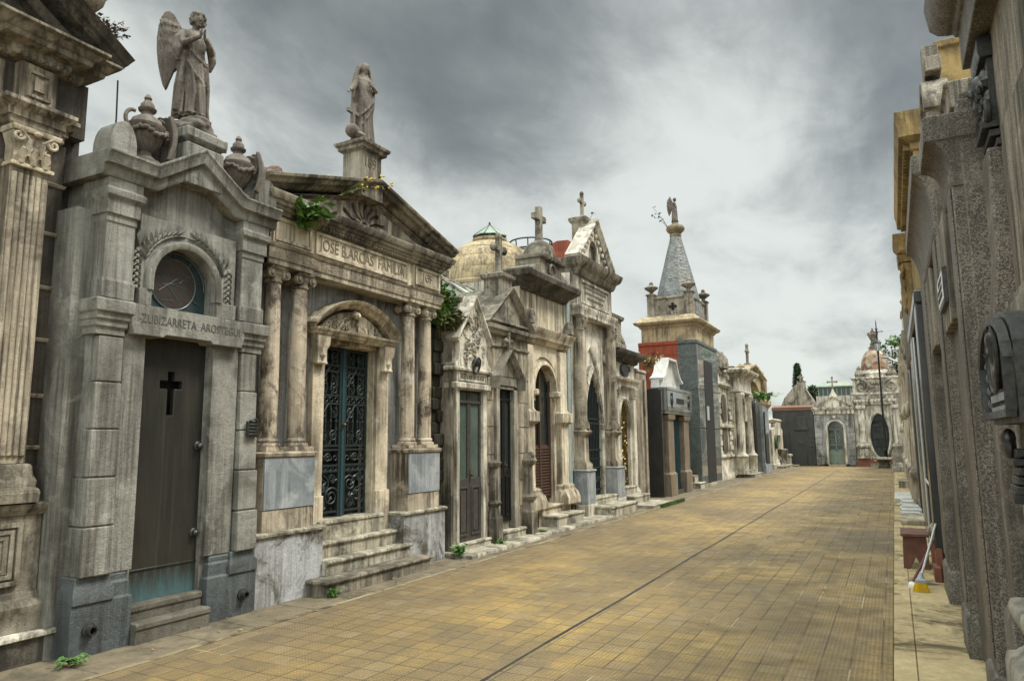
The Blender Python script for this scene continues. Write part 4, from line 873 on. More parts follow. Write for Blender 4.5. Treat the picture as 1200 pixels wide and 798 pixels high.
for z in (.55, 1.0, 1.5, 2.2): m.box(17.95, 18.75, -.16, -.12, z, z + .03)
for i in range(60): m.leaf(RND.uniform(18.0, 18.7), RND.uniform(.55, 2.2), RND.uniform(0, 6), .12, .05, -.13, .03)
m.build('gilded_gate', M['gilt'], b7, label='rounded gilded gate of leaf scrolls')
m = MB(T); m.stack(17.8, 18.9, -.4, .05, [(0, .1), (0, .42), (.015, .43), (.015, .46), (0, .47)]); m.stack(17.6, 19.0, -.3, .35, [(0, .0), (0, .22), (.015, .23), (.015, .26), (0, .27)]); m.stack(17.5, 19.4, -.3, .85, [(0, -.05), (0, .05), (.01, .055), (.01, .075), (0, .08)]); m.build('steps', M['stepstone'], b7, bevel=.006)
# ---- blank pier between tombs
m = MB(T); m.box(19.45, 20.45, -2.0, -.05, -.05, 3.45); m.stack(19.45, 20.45, -2, -.05, [(0, 3.45), (.03, 3.48), (0, 3.56)]); m.box(20.1, 20.3, -.05, -.0, 0, 3.3)
pr = m.build('boundary_wall', M['rust'], loc=(-6.5, 20, 0), bevel=.01); tag(pr, 'blank stained plaster wall between the low white tomb and the small dark granite tomb', 'wall')
# ---- small dark granite tomb with white gable
T = left_frame(-5.85)
b8 = thing('mausoleum', 'small polished granite tomb with white scalloped gable in front of the spired tower', 'mausoleum', (-6.5, 22, 0), G1)
m = MB(T); m.plate([(20.6, 0), (21.75, 0), (21.75, 2.25), (22.65, 2.25), (22.65, 0), (23.7, 0), (23.7, 3.1), (20.6, 3.1)], [], -.6, -.15); m.box(20.55, 23.7, -2.4, -.6, 0, 3.1); m.box(20.5, 20.62, -2.2, -.05, 0, 3.05)
m.build('wall', M['blackgranite'], b8)
for u0 in (20.95, 22.75):
    m = MB(T); m.stack(u0, u0 + .62, -.3, .0, [(.05, 0), (.05, .62), (0, .68), (0, .7), (0, 2.2), (.04, 2.22), (.05, 2.35), (.0, 2.38)]); m.build('pilaster', M['pinkbrown'], b8, bevel=.006)
m = MB(T); m.stack(20.75, 23.55, -.4, .05, [(0, 2.38), (0, 2.46), (.03, 2.48), (.03, 3.06), (.05, 3.08), (.05, 3.16), (0, 3.18)]); ln = m.build('lintel', M['polished'], b8, bevel=.006)
m = MB(T)
for i in range(6): m.box(21.7 + i * .15, 21.8 + i * .15, .08, .09, 2.7, 2.87)
m.build('inscription', M['darkletter'], ln)
m = MB(T)
for u in (21.15, 23.15): m.ell((u, .08, 2.76), (.09, .05, .15), 10, 6); m.tube([(u, .08, 2.55), (u, .1, 3.0)], .025, 6)
m.build('torch_ornament', M['bronze'], b8)
m = MB(T); m.plate([(21.0, 3.18), (23.4, 3.18), (23.35, 3.42), (23.1, 3.5), (22.85, 3.7), (22.62, 4.06), (21.78, 4.06), (21.55, 3.7), (21.3, 3.5), (21.05, 3.42)], [], -.5, -.25); m.sweep([(21.05, 3.42), (21.3, 3.5), (21.55, 3.7), (21.78, 4.08), (22.62, 4.08), (22.85, 3.7), (23.1, 3.5), (23.35, 3.42)], [(-.02, -.55), (-.02, -.12), (.05, -.12), (.05, -.55)]); m.build('gable', M['whitepaint'], b8, bevel=.008, label='white painted scalloped gable')
m = MB(T); m.box(21.76, 22.64, -.22, -.17, .15, 2.24)
for i in range(6): m.box(21.8 + i * .15, 21.83 + i * .15, -.17, -.13, .15, 2.23); [m.leaf(21.87 + i * .15, .3 + j * .2, PI / 2, .16, .09, -.16, .02) for j in range(9)] if i < 5 else None
m.build('door', M['ironblue'], b8)
m = MB(T); m.stack(21.7, 22.7, -.5, .0, [(0, -.02), (0, .13)]); m.build('step', M['blackgranite'], b8, bevel=.005)
# ---- tall dark mausoleum with slate spire
T = left_frame(-5.9)
bt = thing('mausoleum', 'tall dark granite tower mausoleum with orange side wall and slate spire', 'mausoleum', (-7, 26.5, 0), G1)
U0, U1 = 25.1, 28.3
m = MB(T); m.box(U0, U1, -.66, -.0, 0, 4.95); 
for z in (1.0, 2.0, 3.35, 4.5): m.box(U0 - .012, U1, -.67, -.012, z, z + .012)
m.stack(U0, U1, -.66, 0, [(0, 4.95), (.03, 4.98), (.03, 5.08), (0, 5.1)]); m.box(U0 - .02, U1, -.66, .02, 0, .35)
m.build('granite_front', M['greengranite'], bt, bevel=.008)
m = MB(T)
for a, c in ((U0 + .02, U0 + .85), (U1 - .95, U1 - .02)):
    for z0, z1 in ((.36, 1.98), (2.02, 3.34), (3.37, 4.9)): m.box(a, c, -.02, .025, z0, z1)
m.box(U0 + .86, U1 - .96, -.02, .02, 4.45, 4.9)
m.build('polished_panel', M['polished'], bt, bevel=.004, label='mirror-polished granite facing'); m = MB(T); m.box(U0 + .9, U1 - .98, .0, .03, .1, 4.4); dd = m.build('doorway', M['dark'], bt, label='tall black doorway'); m = MB(T); m.box(U0 + 1.05, U0 + 1.35, .03, .05, 2.3, 2.8); m.build('plate', M['paleglass'], dd)
m = MB(T); m.box(U0 + .01, U1 - .05, -2.1, -.66, 0, 4.95); m.stack(U0 + .01, U1 - .05, -2.1, -.66, [(0, 4.95), (.03, 4.98), (.03, 5.08), (0, 5.1)], f=0); m.box(U0, U1 - .1, -2.11, -.66, 4.6, 4.62); m.rings([[(U0 - dd_, -1.55 + .06 * math.cos(a), 4.75 + .05 * math.sin(a)) for a in [2 * PI * j / 8 for j in range(8)]] for dd_ in (.0, .02)])
m.build('orange_wall', M['brick'], bt, label='orange rendered side wall')
m = MB(T); m.box(U0 + .1, U1 - .1, -2.0, -.05, 5.08, 5.62); m.stack(U0 + .1, U1 - .1, -2.0, -.05, [(0, 5.58), (.05, 5.62), (.08, 5.68), (.2, 5.74), (.24, 5.82), (0, 5.9)], b=1); m.stack(U0 + .1, U1 - .1, -2.0, -.05, [(.2, 5.82), (0, 6.02), (-.3, 6.1)], b=1); m.build('cornice', M['dome'], bt, bevel=.006)
m = MB(T); W0, W1, V0, V1 = U0 + .45, U1 - .35, -1.75, -.25
for (a0, a1, c0, c1) in ((W0, W1, V1 - .12, V1), (W0, W1, V0, V0 + .12), (W0, W0 + .12, V0, V1), (W1 - .12, W1, V0, V1)): m.box(a0, a1, c0, c1, 5.98, 6.72); m.stack(a0, a1, c0, c1, [(0.0, 6.7), (.05, 6.74), (.05, 6.8), (0, 6.82)], b=1); m.stack(a0, a1, c0, c1, [(.04, 5.98), (.04, 6.1), (0, 6.14)], b=1)
pa = m.build('parapet', M['greystone'], bt, bevel=.005)
m = MB(T)
for du, dz in ((0, 0), (.1, 0), (-.1, 0), (0, .09), (0, -.09)): m.rings([[(W0 - d, (V0 + V1) / 2 + .1 + du + .06 * math.cos(a), 6.42 + dz + .06 * math.sin(a)) for a in [2 * PI * j / 10 for j in range(10)]] for d in (.0, .012)])
m.build('quatrefoil', M['dark'], pa)
for uu, vv in ((W0 + .05, V1 - .06), (W0 + .05, V0 + .06), (W1 - .05, V1 - .06), (W1 - .05, V0 + .06)):
    m = MB(T); m.stack(uu - .14, uu + .14, vv - .14, vv + .14, [(.04, 5.98), (.04, 6.08), (0, 6.12), (0, 6.85), (.05, 6.9), (0, 6.94)], b=1)
    m.lathe(uu, vv, [(.1, 6.94), (.06, 7.0), (.08, 7.03), (.24, 7.15), (.26, 7.19), (.2, 7.22), (.1, 7.28), (.06, 7.3), (.08, 7.36), (.02, 7.42)], 16); m.build('corner_urn', M['greystone'], bt, bevel=.004)
m = MB(T); uc, vc = (W0 + W1) / 2, (V0 + V1) / 2
def oct_(r, z, n=8): return [(uc + r * 1.05 * math.cos(PI / 8 + 2 * PI * j / n), vc + r * .88 * math.sin(PI / 8 + 2 * PI * j / n), z) for j in range(n)]
m.rings([oct_(r, z) for r, z in ((.98, 6.1), (.95, 6.75), (.84, 7.15), (.52, 8.3), (.26, 9.2), (.24, 9.3))]); m.build('spire', M['slates'], bt, smooth=20)
m = MB(T); m.lathe(uc, vc, [(r * .9, h - .3) for r, h in ((.22, 9.6), (.26, 9.68), (.22, 9.74), (.36, 9.86), (.4, 9.95), (.34, 10.05), (.16, 10.12), (.12, 10.2), (.16, 10.24), (0.02, 10.26))], 16); m.build('spire_ball', M['dome'], bt, smooth=60)
SPIRE = (-5.9 + vc, uc, 9.93)
m = MB(T); m.stack(24.4, 25.2, -.5, .1, [(0, -.05), (0, .15), (.02, .16), (.02, .19), (0, .2)]); m.stack(24.5, 25.0, -.5, -.1, [(0, .2), (0, .4), (.02, .42)]); m.stack(25.15, 28.3, -.2, .05, [(0, -.03), (0, .1)]); m.build('steps', M['stepstone'], bt, bevel=.008)
# ---- white ornate tomb
T = left_frame(-6.0)
bo = thing('mausoleum', 'ornate white marble tomb with niches, rounded porch and urn-topped roof past the tower', 'mausoleum', (-6.6, 31.5, 0), G1)
m = MB(T); m.box(29.0, 31.8, -2.4, -.15, .0, 4.55); m.plate([(31.8, .1)] + arch_poly(32.3, 33.7, .2, 2.8) + [(34.6, .1), (34.6, 4.6), (31.8, 4.6)], [], -.5, .05); m.box(31.8, 34.6, -2.4, -.5, 0, 4.6)
for i in range(16): m.stack(29.05, 29.6, -.2, -.1 if i % 2 else -.06, [(-.01, .95 + i * .21), (0, .96 + i * .21), (0, 1.14 + i * .21), (-.01, 1.15 + i * .21)]); m.stack(31.2, 31.8, -.2, -.06 if i % 2 else -.1, [(-.01, .95 + i * .21), (0, .96 + i * .21), (0, 1.14 + i * .21), (-.01, 1.15 + i * .21)])
m.stack(29.0, 31.8, -.4, -.12, [(.08, .0), (.08, .2), (.03, .3), (.03, .85), (.1, .9), (.1, .98), (0, 1.0)]); m.stack(29.0, 31.8, -.4, -.12, [(0, 2.05), (.1, 2.1), (.1, 2.2), (0, 2.24)])
m.build('wall', M['white'], bo, bevel=.006)
m = MB(T); m.plate(arch_poly(29.9, 30.8, 1.1, 1.7), [], -.14, -.1); m.plate(arch_poly(29.9, 30.8, 2.35, 3.0), [], -.14, -.1); m.plate(arch_poly(32.3, 33.7, .2, 2.8), [], -.45, -.4); m.build('niche', M['darkstone'], bo)
for u in (32.0, 34.2):
    m = MB(T); m.lathe(u, .2, [(.28, .15), (.28, .85), (.32, .9), (.2, 1.0), (.17, 1.1), (.14, 3.3), (.24, 3.45), (.24, 3.55), (.2, 3.6)], 14); m.build('column', M['white'], bo, smooth=40)
m = MB(T); m.stack(31.7, 34.6, -.6, .3, [(0, 3.6), (.04, 3.65), (0, 3.7), (0, 4.2), (.06, 4.25), (.12, 4.35), (.3, 4.45), (.34, 4.55), (.3, 4.6), (0, 4.66)]); m.sweep(arch_poly(32.3, 33.7, 2.4, 2.8), [(-.03, 0), (-.03, .15), (.12, .2), (.18, .1), (.18, 0)]); m.stack(28.95, 31.8, -.5, -.1, [(0, 3.7), (.1, 3.8), (.1, 3.9), (0, 3.95)]); m.build('cornice', M['white'], bo, bevel=.006)
m = MB(T); m.lathe(30.3, -.7, [(.85, 4.5), (.85, 4.7), (.8, 4.95), (.65, 5.15), (.4, 5.3), (.1, 5.36)], 18); m.stack(33.0, 34.0, -.8, -.2, [(0, 4.6), (0, 4.8), (.05, 4.85)], b=1)
for u, v in ((29.2, -.3), (31.4, -.3)): m.lathe(u, v, [(.16, 4.5), (.1, 4.62), (.22, 4.85), (.24, 5.0), (.12, 5.08), (.14, 5.12), (.05, 5.2), (.07, 5.26), (.01, 5.34)], 12)
for i in range(6): m.spiral(29.4 + i * .4, 4.3, -.1, .13, 1.4, 0, (-1) ** i, .04, 14, 6)
m.build('roof', M['greystone'], bo)
m = MB(T); m.stack(32.0, 34.4, -.2, .7, [(0, -.05), (0, .12), (.02, .14)]); m.stack(32.2, 34.2, -.2, .4, [(0, .1), (0, .26), (.02, .28)]); m.build('steps', M['stepstone'], bo, bevel=.008)
# ---- plain grey wall and portico ruin with plants
bp = thing('mausoleum', 'roofless portico tomb with an arched broken gable, thin cross and grass growing on top', 'mausoleum', (-6.8, 37.5, 0), G1)
m = MB(T); m.box(34.7, 35.9, -2.0, -.1, 0, 3.3); m.box(35.9, 41.2, -2.2, -.5, 0, 3.4); m.stack(34.7, 35.9, -1, -.1, [(0, 3.3), (.1, 3.4), (.1, 3.6), (0, 3.7)]); m.build('wall', M['rust'], bp)
m = MB(T); m.plate([(34.75, 3.7)] + [(35.3, 3.7)] + arc(37.6, 3.75, .75, PI, 0, 14, 2.0)[0:] + [(40.0, 3.7), (40.7, 3.7), (40.7, 4.65), (37.6, 5.2), (34.75, 4.65)], [], -.6, -.1); m.sweep([(34.6, 4.65), (37.6, 5.22), (40.9, 4.65)], [(-.08, -.7), (-.08, .0), (.04, .12), (.12, .12), (.12, -.7)]); m.box(40.2, 40.8, -.6, .1, 0, 4.7)
m.stack(40.1, 40.9, -.6, .1, [(0, 3.2), (.15, 3.4), (.15, 3.6), (0, 3.7)]); m.lathe(40.4, -.2, [(.2, 4.7), (.12, 4.85), (.25, 5.1), (.1, 5.25), (.02, 5.45)], 10); m.lathe(35, -.2, [(.2, 4.7), (.12, 4.85), (.2, 5.0), (.02, 5.15)], 10); m.build('gable', M['dome'], bp, bevel=.006)
m = MB(T); m.lathe(37.6, -.3, [(.3, 5.2), (.2, 5.35), (.14, 5.4)], 10); cross_shape(m, 37.6, -.3, 5.35, .95, .42, .12, True, True); m.build('cross', M['greystone'], bp)
# ---- slab tomb black and white
bs = thing('mausoleum', 'black granite tomb with rounded top and pale polished front past the ornate white tomb', 'mausoleum', (-6, 35.9, 0), G1)
m = MB(left_frame(-5.5)); m.plate(arch_poly(35.0, 36.2, 0, 2.9)[:-1] + [(36.2, 0)], [], -1.4, -.12) ; m.box(34.9, 36.3, -1.4, -.1, 0, .35); m.build('wall', M['blackgranite'], bs, bevel=.01)
m = MB(left_frame(-5.5)); m.plate([(36.25, .05), (38.0, .05), (38.0, 2.9), (37.3, 3.2), (36.25, 3.2)], [], -1.2, .0); m.box(36.2, 38.05, -1.2, .05, 0, .4); m.box(36.3, 38.0, 0, .012, 1.9, 1.96); m.build('marble_front', M['blue'], bs, bevel=.01); m = MB(left_frame(-5.5)); m.tube([(36.22, .06, .5), (36.22, .06, 2.9)], .04, 8); m.box(36.55, 37.6, 0, .02, .4, 1.85); m.build('doorway', M['blackgranite'], bs)
# ---- little white tomb at the end
T = left_frame(-5.75)
bl = thing('mausoleum', 'little white tomb with wreath, stone vase and low steps ending the left row', 'mausoleum', (-6.2, 42.5, 0), G1)
m = MB(T); m.box(40.9, 45.3, -1.4, -.3, 0, 2.1); m.plate([(41.0, .3), (45.2, .3), (45.2, 2.1), (44.6, 2.25), (44.6, 2.55), (42.6, 2.55), (42.4, 2.25), (41.0, 2.1)], [[(42.6, .5), (44.3, .5), (44.3, 1.8), (42.6, 1.8)]], -.3, -.05); m.stack(41, 45.2, -.4, -.05, [(.05, 0), (.05, .25), (0, .3)]); m.stack(42.3, 44.7, -.6, -.1, [(0, 2.5), (.1, 2.6), (.1, 2.68), (0, 2.72)])
m.stack(45.0, 45.8, -.3, .3, [(0, 0), (0, .55), (.06, .6), (.06, .68), (0, .72)]); m.build('wall', M['white'], bl, bevel=.01)
m = MB(T); m.lathe(43.6, .1, [(.2, .25), (.08, .45), (.1, .55), (.26, .75), (.3, 1.0), (.2, 1.05)], 12); m.build('vase', M['greystone'], bl); m = MB(T); m.tube([(42.0, .02 + .02 * math.cos(a), 1.45 + .3 * math.sin(a)) if False else (42.0 + .25 * math.cos(a), .0, 1.45 + .32 * math.sin(a)) for a in [2 * PI * i / 16 for i in range(16)]], .09, 7, True); m.build('wreath', M['leafdark'], bl)
m = MB(T); m.stack(41.8, 45.0, -.1, .45, [(0, -.05), (0, .12), (.02, .15)]); m.stack(44.9, 46.2, -.2, .7, [(0, -.05), (0, .06), (.01, .08)]); m.build('steps', M['stepstone'], bl, bevel=.01)
# ================================================================ roofs that show behind the left row
T0 = lambda u, v, z: (u, v, z)
bk = thing('mausoleum', 'mausoleum behind the ionic columns of which only a reddish rocky crest shows', 'mausoleum', (-9.3, 8.7, 0), 'mausolea behind the street row')
m = MB(); m.box(-10.2, -8.6, 7.9, 9.6, 0, 5.75); m.stack(-10.2, -8.6, 7.9, 9.6, [(0, 5.7), (.08, 5.74), (.08, 5.82), (0, 5.84)], b=1); m.build('wall', M['darkstone'], bk)
m = MB(); rr = random.Random(2)
for i in range(26):
    a = rr.uniform(0, 6.3); q = rr.random() ** .6 * .5; m.ell((-9.2 + q * math.cos(a) * .7, 8.65 + q * math.sin(a), 5.85 + (.5 - q) * .85), (.17, .17, .15), 7, 5, Euler((rr.random() * 3, rr.random() * 3, 0)).to_matrix())
m.build('rock_crest', M['rock'], bk, smooth=20)
m = MB(); m.box(-9.5, -8.85, 13.3, 13.75, 0, 5.7); m.plate([(13.0, 5.5), (13.75, 5.5), (13.75, 6.25), (13.55, 6.2), (13.3, 6.0), (13.0, 5.95)], [], 8.8, 9.2) if False else m.prism([(-9.3, 5.5), (-8.8, 5.5), (-8.8, 6.2), (-9.05, 6.05), (-9.3, 6.0)], 13.3, 13.7)
q = m.build('mausoleum', M['greystone'], loc=(-9.5, 13.4, 0)); tag(q, 'grey roof parapet showing behind the right end of the big pediment', 'mausoleum', 'mausolea behind the street row')
bd = thing('mausoleum', 'domed mausoleum behind the row with banded stucco dome and green glass skylight', 'mausoleum', (-9.2, 16, 0), 'mausolea behind the street row')
dc = (-9.15, 16.2)
m = MB(); m.box(-10.6, -7.9, 14.8, 17.6, 0, 4.2); m.stack(-10.6, -7.9, 14.8, 17.6, [(0, 4.1), (.1, 4.2), (.1, 4.3), (0, 4.33)], b=1); m.build('wall', M['greystone'], bd)
m = MB(); pr_ = []
R0 = 1.42
for i in range(24):
    a = (PI / 2 - .28) * i / 23; r = R0 * math.cos(a); z = 5.62 + 1.26 * math.sin(a); pr_.append((r, z))
    if i in (4, 9, 14, 19): pr_ += [(r - .02, z + .004), (r - .02, z + .02)]
m.lathe(dc[0], dc[1], [(R0 + .02, 5.42), (R0 + .1, 5.47), (R0 + .1, 5.55), (R0 + .0, 5.6)] + pr_ + [(.0, 6.84)], 48); m.build('dome', M['dome'], bd, smooth=30)
m = MB()
for i in range(16):
    a = 2 * PI * i / 16; m.box(dc[0] + 1.25 * math.cos(a) - .05, dc[0] + 1.25 * math.cos(a) + .05, dc[1] + 1.25 * math.sin(a) - .05, dc[1] + 1.25 * math.sin(a) + .05, 4.3, 5.5)
m.build('drum', M['greystone'], bd); m = MB(); m.lathe(dc[0], dc[1], [(1.22, 4.3), (1.22, 5.5)], 32); m.build('glass', M['paleglass'], bd, smooth=0)
m = MB(); m.lathe(dc[0], dc[1], [(.42, 6.81), (.46, 6.86), (.46, 6.92), (.4, 6.94)], 24); la = m.build('lantern', M['dome'], bd)
m = MB(); m.lathe(dc[0], dc[1], [(.47, 6.98), (.47, 7.0), (.03, 7.32), (.0, 7.33)], 8); m.build('roof', M['copper'], la, smooth=0)
m = MB()
for i in range(8): a = 2 * PI * i / 8 + .2; m.tube([(dc[0] + .4 * math.cos(a), dc[1] + .4 * math.sin(a), 6.91), (dc[0] + .44 * math.cos(a), dc[1] + .44 * math.sin(a), 6.99)], .02, 5); m.tube([(dc[0] + .47 * math.cos(a), dc[1] + .47 * math.sin(a), 6.99), (dc[0], dc[1], 7.34)], .012, 5)
m.ell((dc[0], dc[1], 7.36), (.03, .03, .06), 8, 5); m.build('ironwork', M['iron'], la)
bg = thing('greenhouse_roof', 'slanting frosted glass skylight in a pale frame in front of the stucco dome', 'skylight', (-8, 13.6, 0))
m = MB(); m.box(-8.5, -7.2, 12.6, 14.4, 0, 4.3); m.build('wall', M['greystone'], bg)
m = MB()
for i in range(4):
    y = 12.6 + i * .58; m.tube([(-7.2, y, 4.35), (-8.4, y, 5.15)], .035, 6); m.box(-7.24, -7.17, y - .035, y + .035, 4.2, 5.05)
for z, x in ((4.35, -7.2), (5.05, -7.2), (5.12, -8.4)): m.tube([(x, 12.6, z), (x, 14.34, z)], .035, 6)
for i in range(4): x = -8.4 + i * .4; m.tube([(x, 12.6, 4.25), (x, 12.6, 4.35 + (-7.2 - x) * .66)], .03, 6)
m.tube([(-8.4, 12.6, 4.3), (-7.2, 12.6, 4.3)], .03, 6)
m.build('frame', M['greystone'], bg); m = MB(); m.add([(-8.4, 12.61, 4.3), (-7.2, 12.61, 4.3), (-7.2, 12.61, 4.35), (-8.4, 12.61, 5.1)], [[0, 1, 2, 3]]); m.box(-7.215, -7.205, 12.6, 14.34, 4.3, 5.0); m.rings([[(-7.2, 12.6, 4.4), (-7.2, 14.34, 4.4), (-7.21, 14.34, 4.39), (-7.21, 12.6, 4.39)], [(-8.4, 12.6, 5.12), (-8.4, 14.34, 5.12), (-8.41, 14.34, 5.11), (-8.41, 12.6, 5.11)]]); m.build('glass', M['paleglass'], bg, smooth=0)
br_ = thing('mausoleum', 'red rendered back wall with a pale metal tank behind the gothic gable', 'mausoleum', (-10, 21, 0), 'mausolea behind the street row')
m = MB(); m.prism([(-11.2, 0), (-8.9, 0), (-8.9, 8.05), (-9.3, 8.07), (-9.95, 7.8), (-11.2, 7.8)], 20.9, 23); m.build('wall', M['brick'], br_)
m = MB(); m.box(-8.89, -8.62, 21, 21.5, 0, 7.95); m.box(-8.62, -8.58, 20.98, 21.2, 6.5, 8.0); m.build('tank', M['palebluepaint'], br_, bevel=.02)
bi = thing('turret', 'round turret with an open iron crown ring behind the plain stone cross', 'turret', (-9.6, 19.6, 0))
m = MB(); m.lathe(-9.6, 19.6, [(.62, 0), (.62, 7.0), (.7, 7.05), (.7, 7.15), (.5, 7.2)], 20); m.build('wall', M['greystone'], bi)
m = MB()
for z, r in ((7.45, .62), (7.72, .66)): m.tube([(-9.6 + r * math.cos(a), 19.6 + r * math.sin(a), z) for a in [2 * PI * i / 24 for i in range(24)]], .025, 6, True)
for i in range(10): a = 2 * PI * i / 10; m.tube([(-9.6 + .58 * math.cos(a), 19.6 + .58 * math.sin(a), 7.15), (-9.6 + .66 * math.cos(a), 19.6 + .66 * math.sin(a), 7.72)], .02, 5)
m.build('iron_crown', M['iron'], bi)
m = MB(); m.box(-7.2, -6.08, 14.13, 14.3, 0, 4.75); q = m.build('render_pier', M['palebluepaint'], loc=(-6.5, 14.2, 0)); tag(q, 'narrow pale teal rendered strip between the cream arched and gothic mausolea', 'wall')

# ================================================================ end of the street
GE = 'mausolea closing the end of the street'
T = end_frame(46.5)
e1 = thing('mausoleum', 'flat black granite tomb with bronze door under a broken clay-tiled roof edge', 'mausoleum', (-5.1, 47, 0), GE)
m = MB(T); m.box(-6.5, -4.18, -2.5, -.05, 0, 3.3); m.box(-5.1, -4.6, -.1, .05, 2.25, 2.9); m.box(-5.3, -4.5, -.1, .06, 2.1, 2.25)
for z in (1.1, 1.35, 1.6): m.box(-4.5, -4.25, -.05, -.02, z, z + .2)
m.build('wall', M['blackgranite'], e1, bevel=.01)
m = MB(T); m.plate([(-5.5, .02), (-4.68, .02), (-4.68, 2.0), (-5.5, 2.0)], [[(-5.4, .15), (-4.78, .15), (-4.78, 1.9), (-5.4, 1.9)]], -.05, .0); m.box(-5.4, -4.78, -.05, -.03, .1, 1.95); m.rings([[(-5.0 + r * math.cos(a), v, 1.35 + r * math.sin(a)) for a in [2 * PI * j / 14 for j in range(14)]] for r, v in ((.14, -.04), (.14, .0), (.08, .01))]); m.build('door', M['bronze'], e1)
m = MB(T); m.stack(-6.5, -4.18, -.6, -.02, [(0, 3.28), (.03, 3.3), (.03, 3.42), (0, 3.44)])
for i in range(18): m.rings([[(-6.45 + i * .13 + .06 * math.cos(a), v, 3.44 + .05 * math.sin(a) + (0 if v > -.3 else .14)) for a in [PI * j / 6 for j in range(7)]] for v in (.05, -.8)])
m.build('roof', M['rooftile'], e1)
m = MB(T); m.prism([(-6.2, 3.4), (-4.0, 3.4), (-4.25, 3.95), (-4.85, 4.95), (-5.1, 5.0), (-5.35, 4.75), (-5.9, 4.1)], -2.6, -1.2); m.stack(-5.15, -4.7, -2.1, -1.6, [(.05, 4.7), (0, 5.1), (.05, 5.15)]); m.build('broken_gable', M['greystone'], e1); m = MB(T); cross_shape(m, -4.95, -1.8, 5.1, .45, .35, .1, False); m.build('cross', M['greystone'], e1)
e2 = thing('mausoleum', 'small white pedimented tomb with arched green door closing the street end', 'mausoleum', (-3.05, 47, 0), GE)
m = MB(T); ap = arch_poly(-3.45, -2.6, .12, 2.15); m.plate([(-4.15, .05)] + ap + [(-2.0, .05), (-2.0, 3.2), (-4.15, 3.2)], [], -.4, -.05); m.box(-4.15, -2.0, -2.5, -.42, 0, 3.3)
for u0, u1 in ((-4.15, -3.75), (-2.4, -2.0)):
    for i in range(7): m.box(u0, u1, -.1, .0, .6 + i * .34, .925 + i * .34)
    for i in range(3): m.box(u0 + .13 * i, u0 + .13 * i + .1, -.1, .04, .05, .55)
m.build('wall', M['wallgrey'], e2, bevel=.006)
m = MB(T); m.sweep(ap, [(-.0, -.2), (0, .0), (.06, .03), (.12, .0), (.12, -.1)]); m.ell((-3.05, .03, 2.82), (.1, .05, .12), 8, 6); m.stack(-4.15, -2.0, -.3, .0, [(0, 3.0), (.03, 3.04), (.03, 3.2), (.12, 3.3), (.14, 3.4), (0, 3.44)]); m.prism([(-3.9, 3.44), (-2.2, 3.44), (-3.05, 3.95)], -.6, -.05); m.sweep([(-4.0, 3.44), (-3.05, 4.02), (-2.1, 3.44)], [(-.06, -.6), (-.06, .0), (.0, .06), (.05, .1), (.06, -.6)]); m.lathe(-3.05, -.3, [(.2, 4.0), (.2, 4.15), (.1, 4.3), (.05, 4.5)], 12); m.build('pediment', M['white'], e2, bevel=.004)
m = MB(T); cross_shape(m, -3.05, -.3, 4.4, .78, .48, .08, True); m.build('cross', M['greystone'], e2)
m = MB(T); m.plate(arch_poly(-3.45, -2.6, .12, 2.15), [], -.34, -.32); dd = m.build('door', M['darkglass'], e2); m = MB(T)
for u in (-3.44, -3.05, -2.64): m.box(u - .03, u + .03, -.32, -.28, .12, 2.2)
for z in (.15, .9, 1.2, 2.1): m.box(-3.45, -2.6, -.32, -.28, z, z + .05)
for u in (-3.24, -2.84):
    for z in (1.3, 1.55, 1.8): m.spiral(u, z, -.29, .12, 1.4, z, 1, .02, 14, 5)
    m.box(u - .18, u + .18, -.32, -.3, .2, .88)
m.build('ironwork', M['copper'], dd)
m = MB(T); m.stack(-3.5, -2.55, -.3, .15, [(0, 0), (0, .1), (.02, .12)]); m.build('step', M['stepstone'], e2)
m = MB(T); m.box(-4.0, -2.0, -6.5, -4.0, 0, 4.35); m.build('wall', M['white'], None, loc=(-3, 51.5, 0)) if False else None
gl = thing('mausoleum', 'roof lantern of coloured glass with a copper hip roof behind the white pedimented tomb', 'mausoleum', (-3.2, 52, 0), GE)
m = MB(); m.box(-4.3, -2.1, 50.5, 53, 0, 4.3); m.build('wall', M['white'], gl); m = MB(); m.box(-4.15, -2.2, 50.6, 52.9, 4.3, 4.85); m.build('glass', M['tealglass'], gl)
m = MB()
for i in range(8): m.box(-4.17 + i * .27, -4.10 + i * .27, 50.56, 50.62, 4.3, 4.85)
m.build('mullions', M['copper'], gl); m = MB(); m.stack(-4.15, -2.2, 50.6, 52.9, [(.15, 4.85), (.15, 4.92), (-.3, 5.2), (-.5, 5.22)], b=1); m.build('roof', M['copper'], gl)
e3 = thing('mausoleum', 'ornate white mausoleum with oval ironwork doorway and coloured mosaic dome at the street end', 'mausoleum', (-.75, 47, 0), GE)
UC = -.72; m = MB(T)
ov = [(UC + .5 * math.cos(a) * (1 if math.sin(a) < .2 else 1), 1.75 + 1.25 * math.sin(a)) for a in [2 * PI * j / 28 for j in range(28)]]
m.plate([(-1.98, .3), (.55, .3), (.55, 3.6), (-1.98, 3.6)], [ov], -.4, -.1); m.box(-1.98, .55, -3, -.45, 0, 4.7)
m.build('wall', M['white'], e3)
m = MB(T); m.sweep(ov[::-1], [(-.02, -.3), (-.02, -.02), (.06, .04), (.14, -.02), (.14, -.1)], closed=True); m.build('oval_surround', M['white'], e3)
m = MB(T); m.plate(ov, [], -.36, -.34); dd = m.build('door', M['bronze'], e3); m = MB(T)
for u in (-1.1, -.9, -.72, -.54, -.34): m.box(u - .02, u + .02, -.33, -.28, .75 + abs(u - UC) * .8, 2.85 - abs(u - UC))
for z in (1.1, 1.5, 2.2): m.box(UC - .46, UC + .46, -.33, -.28, z, z + .05)
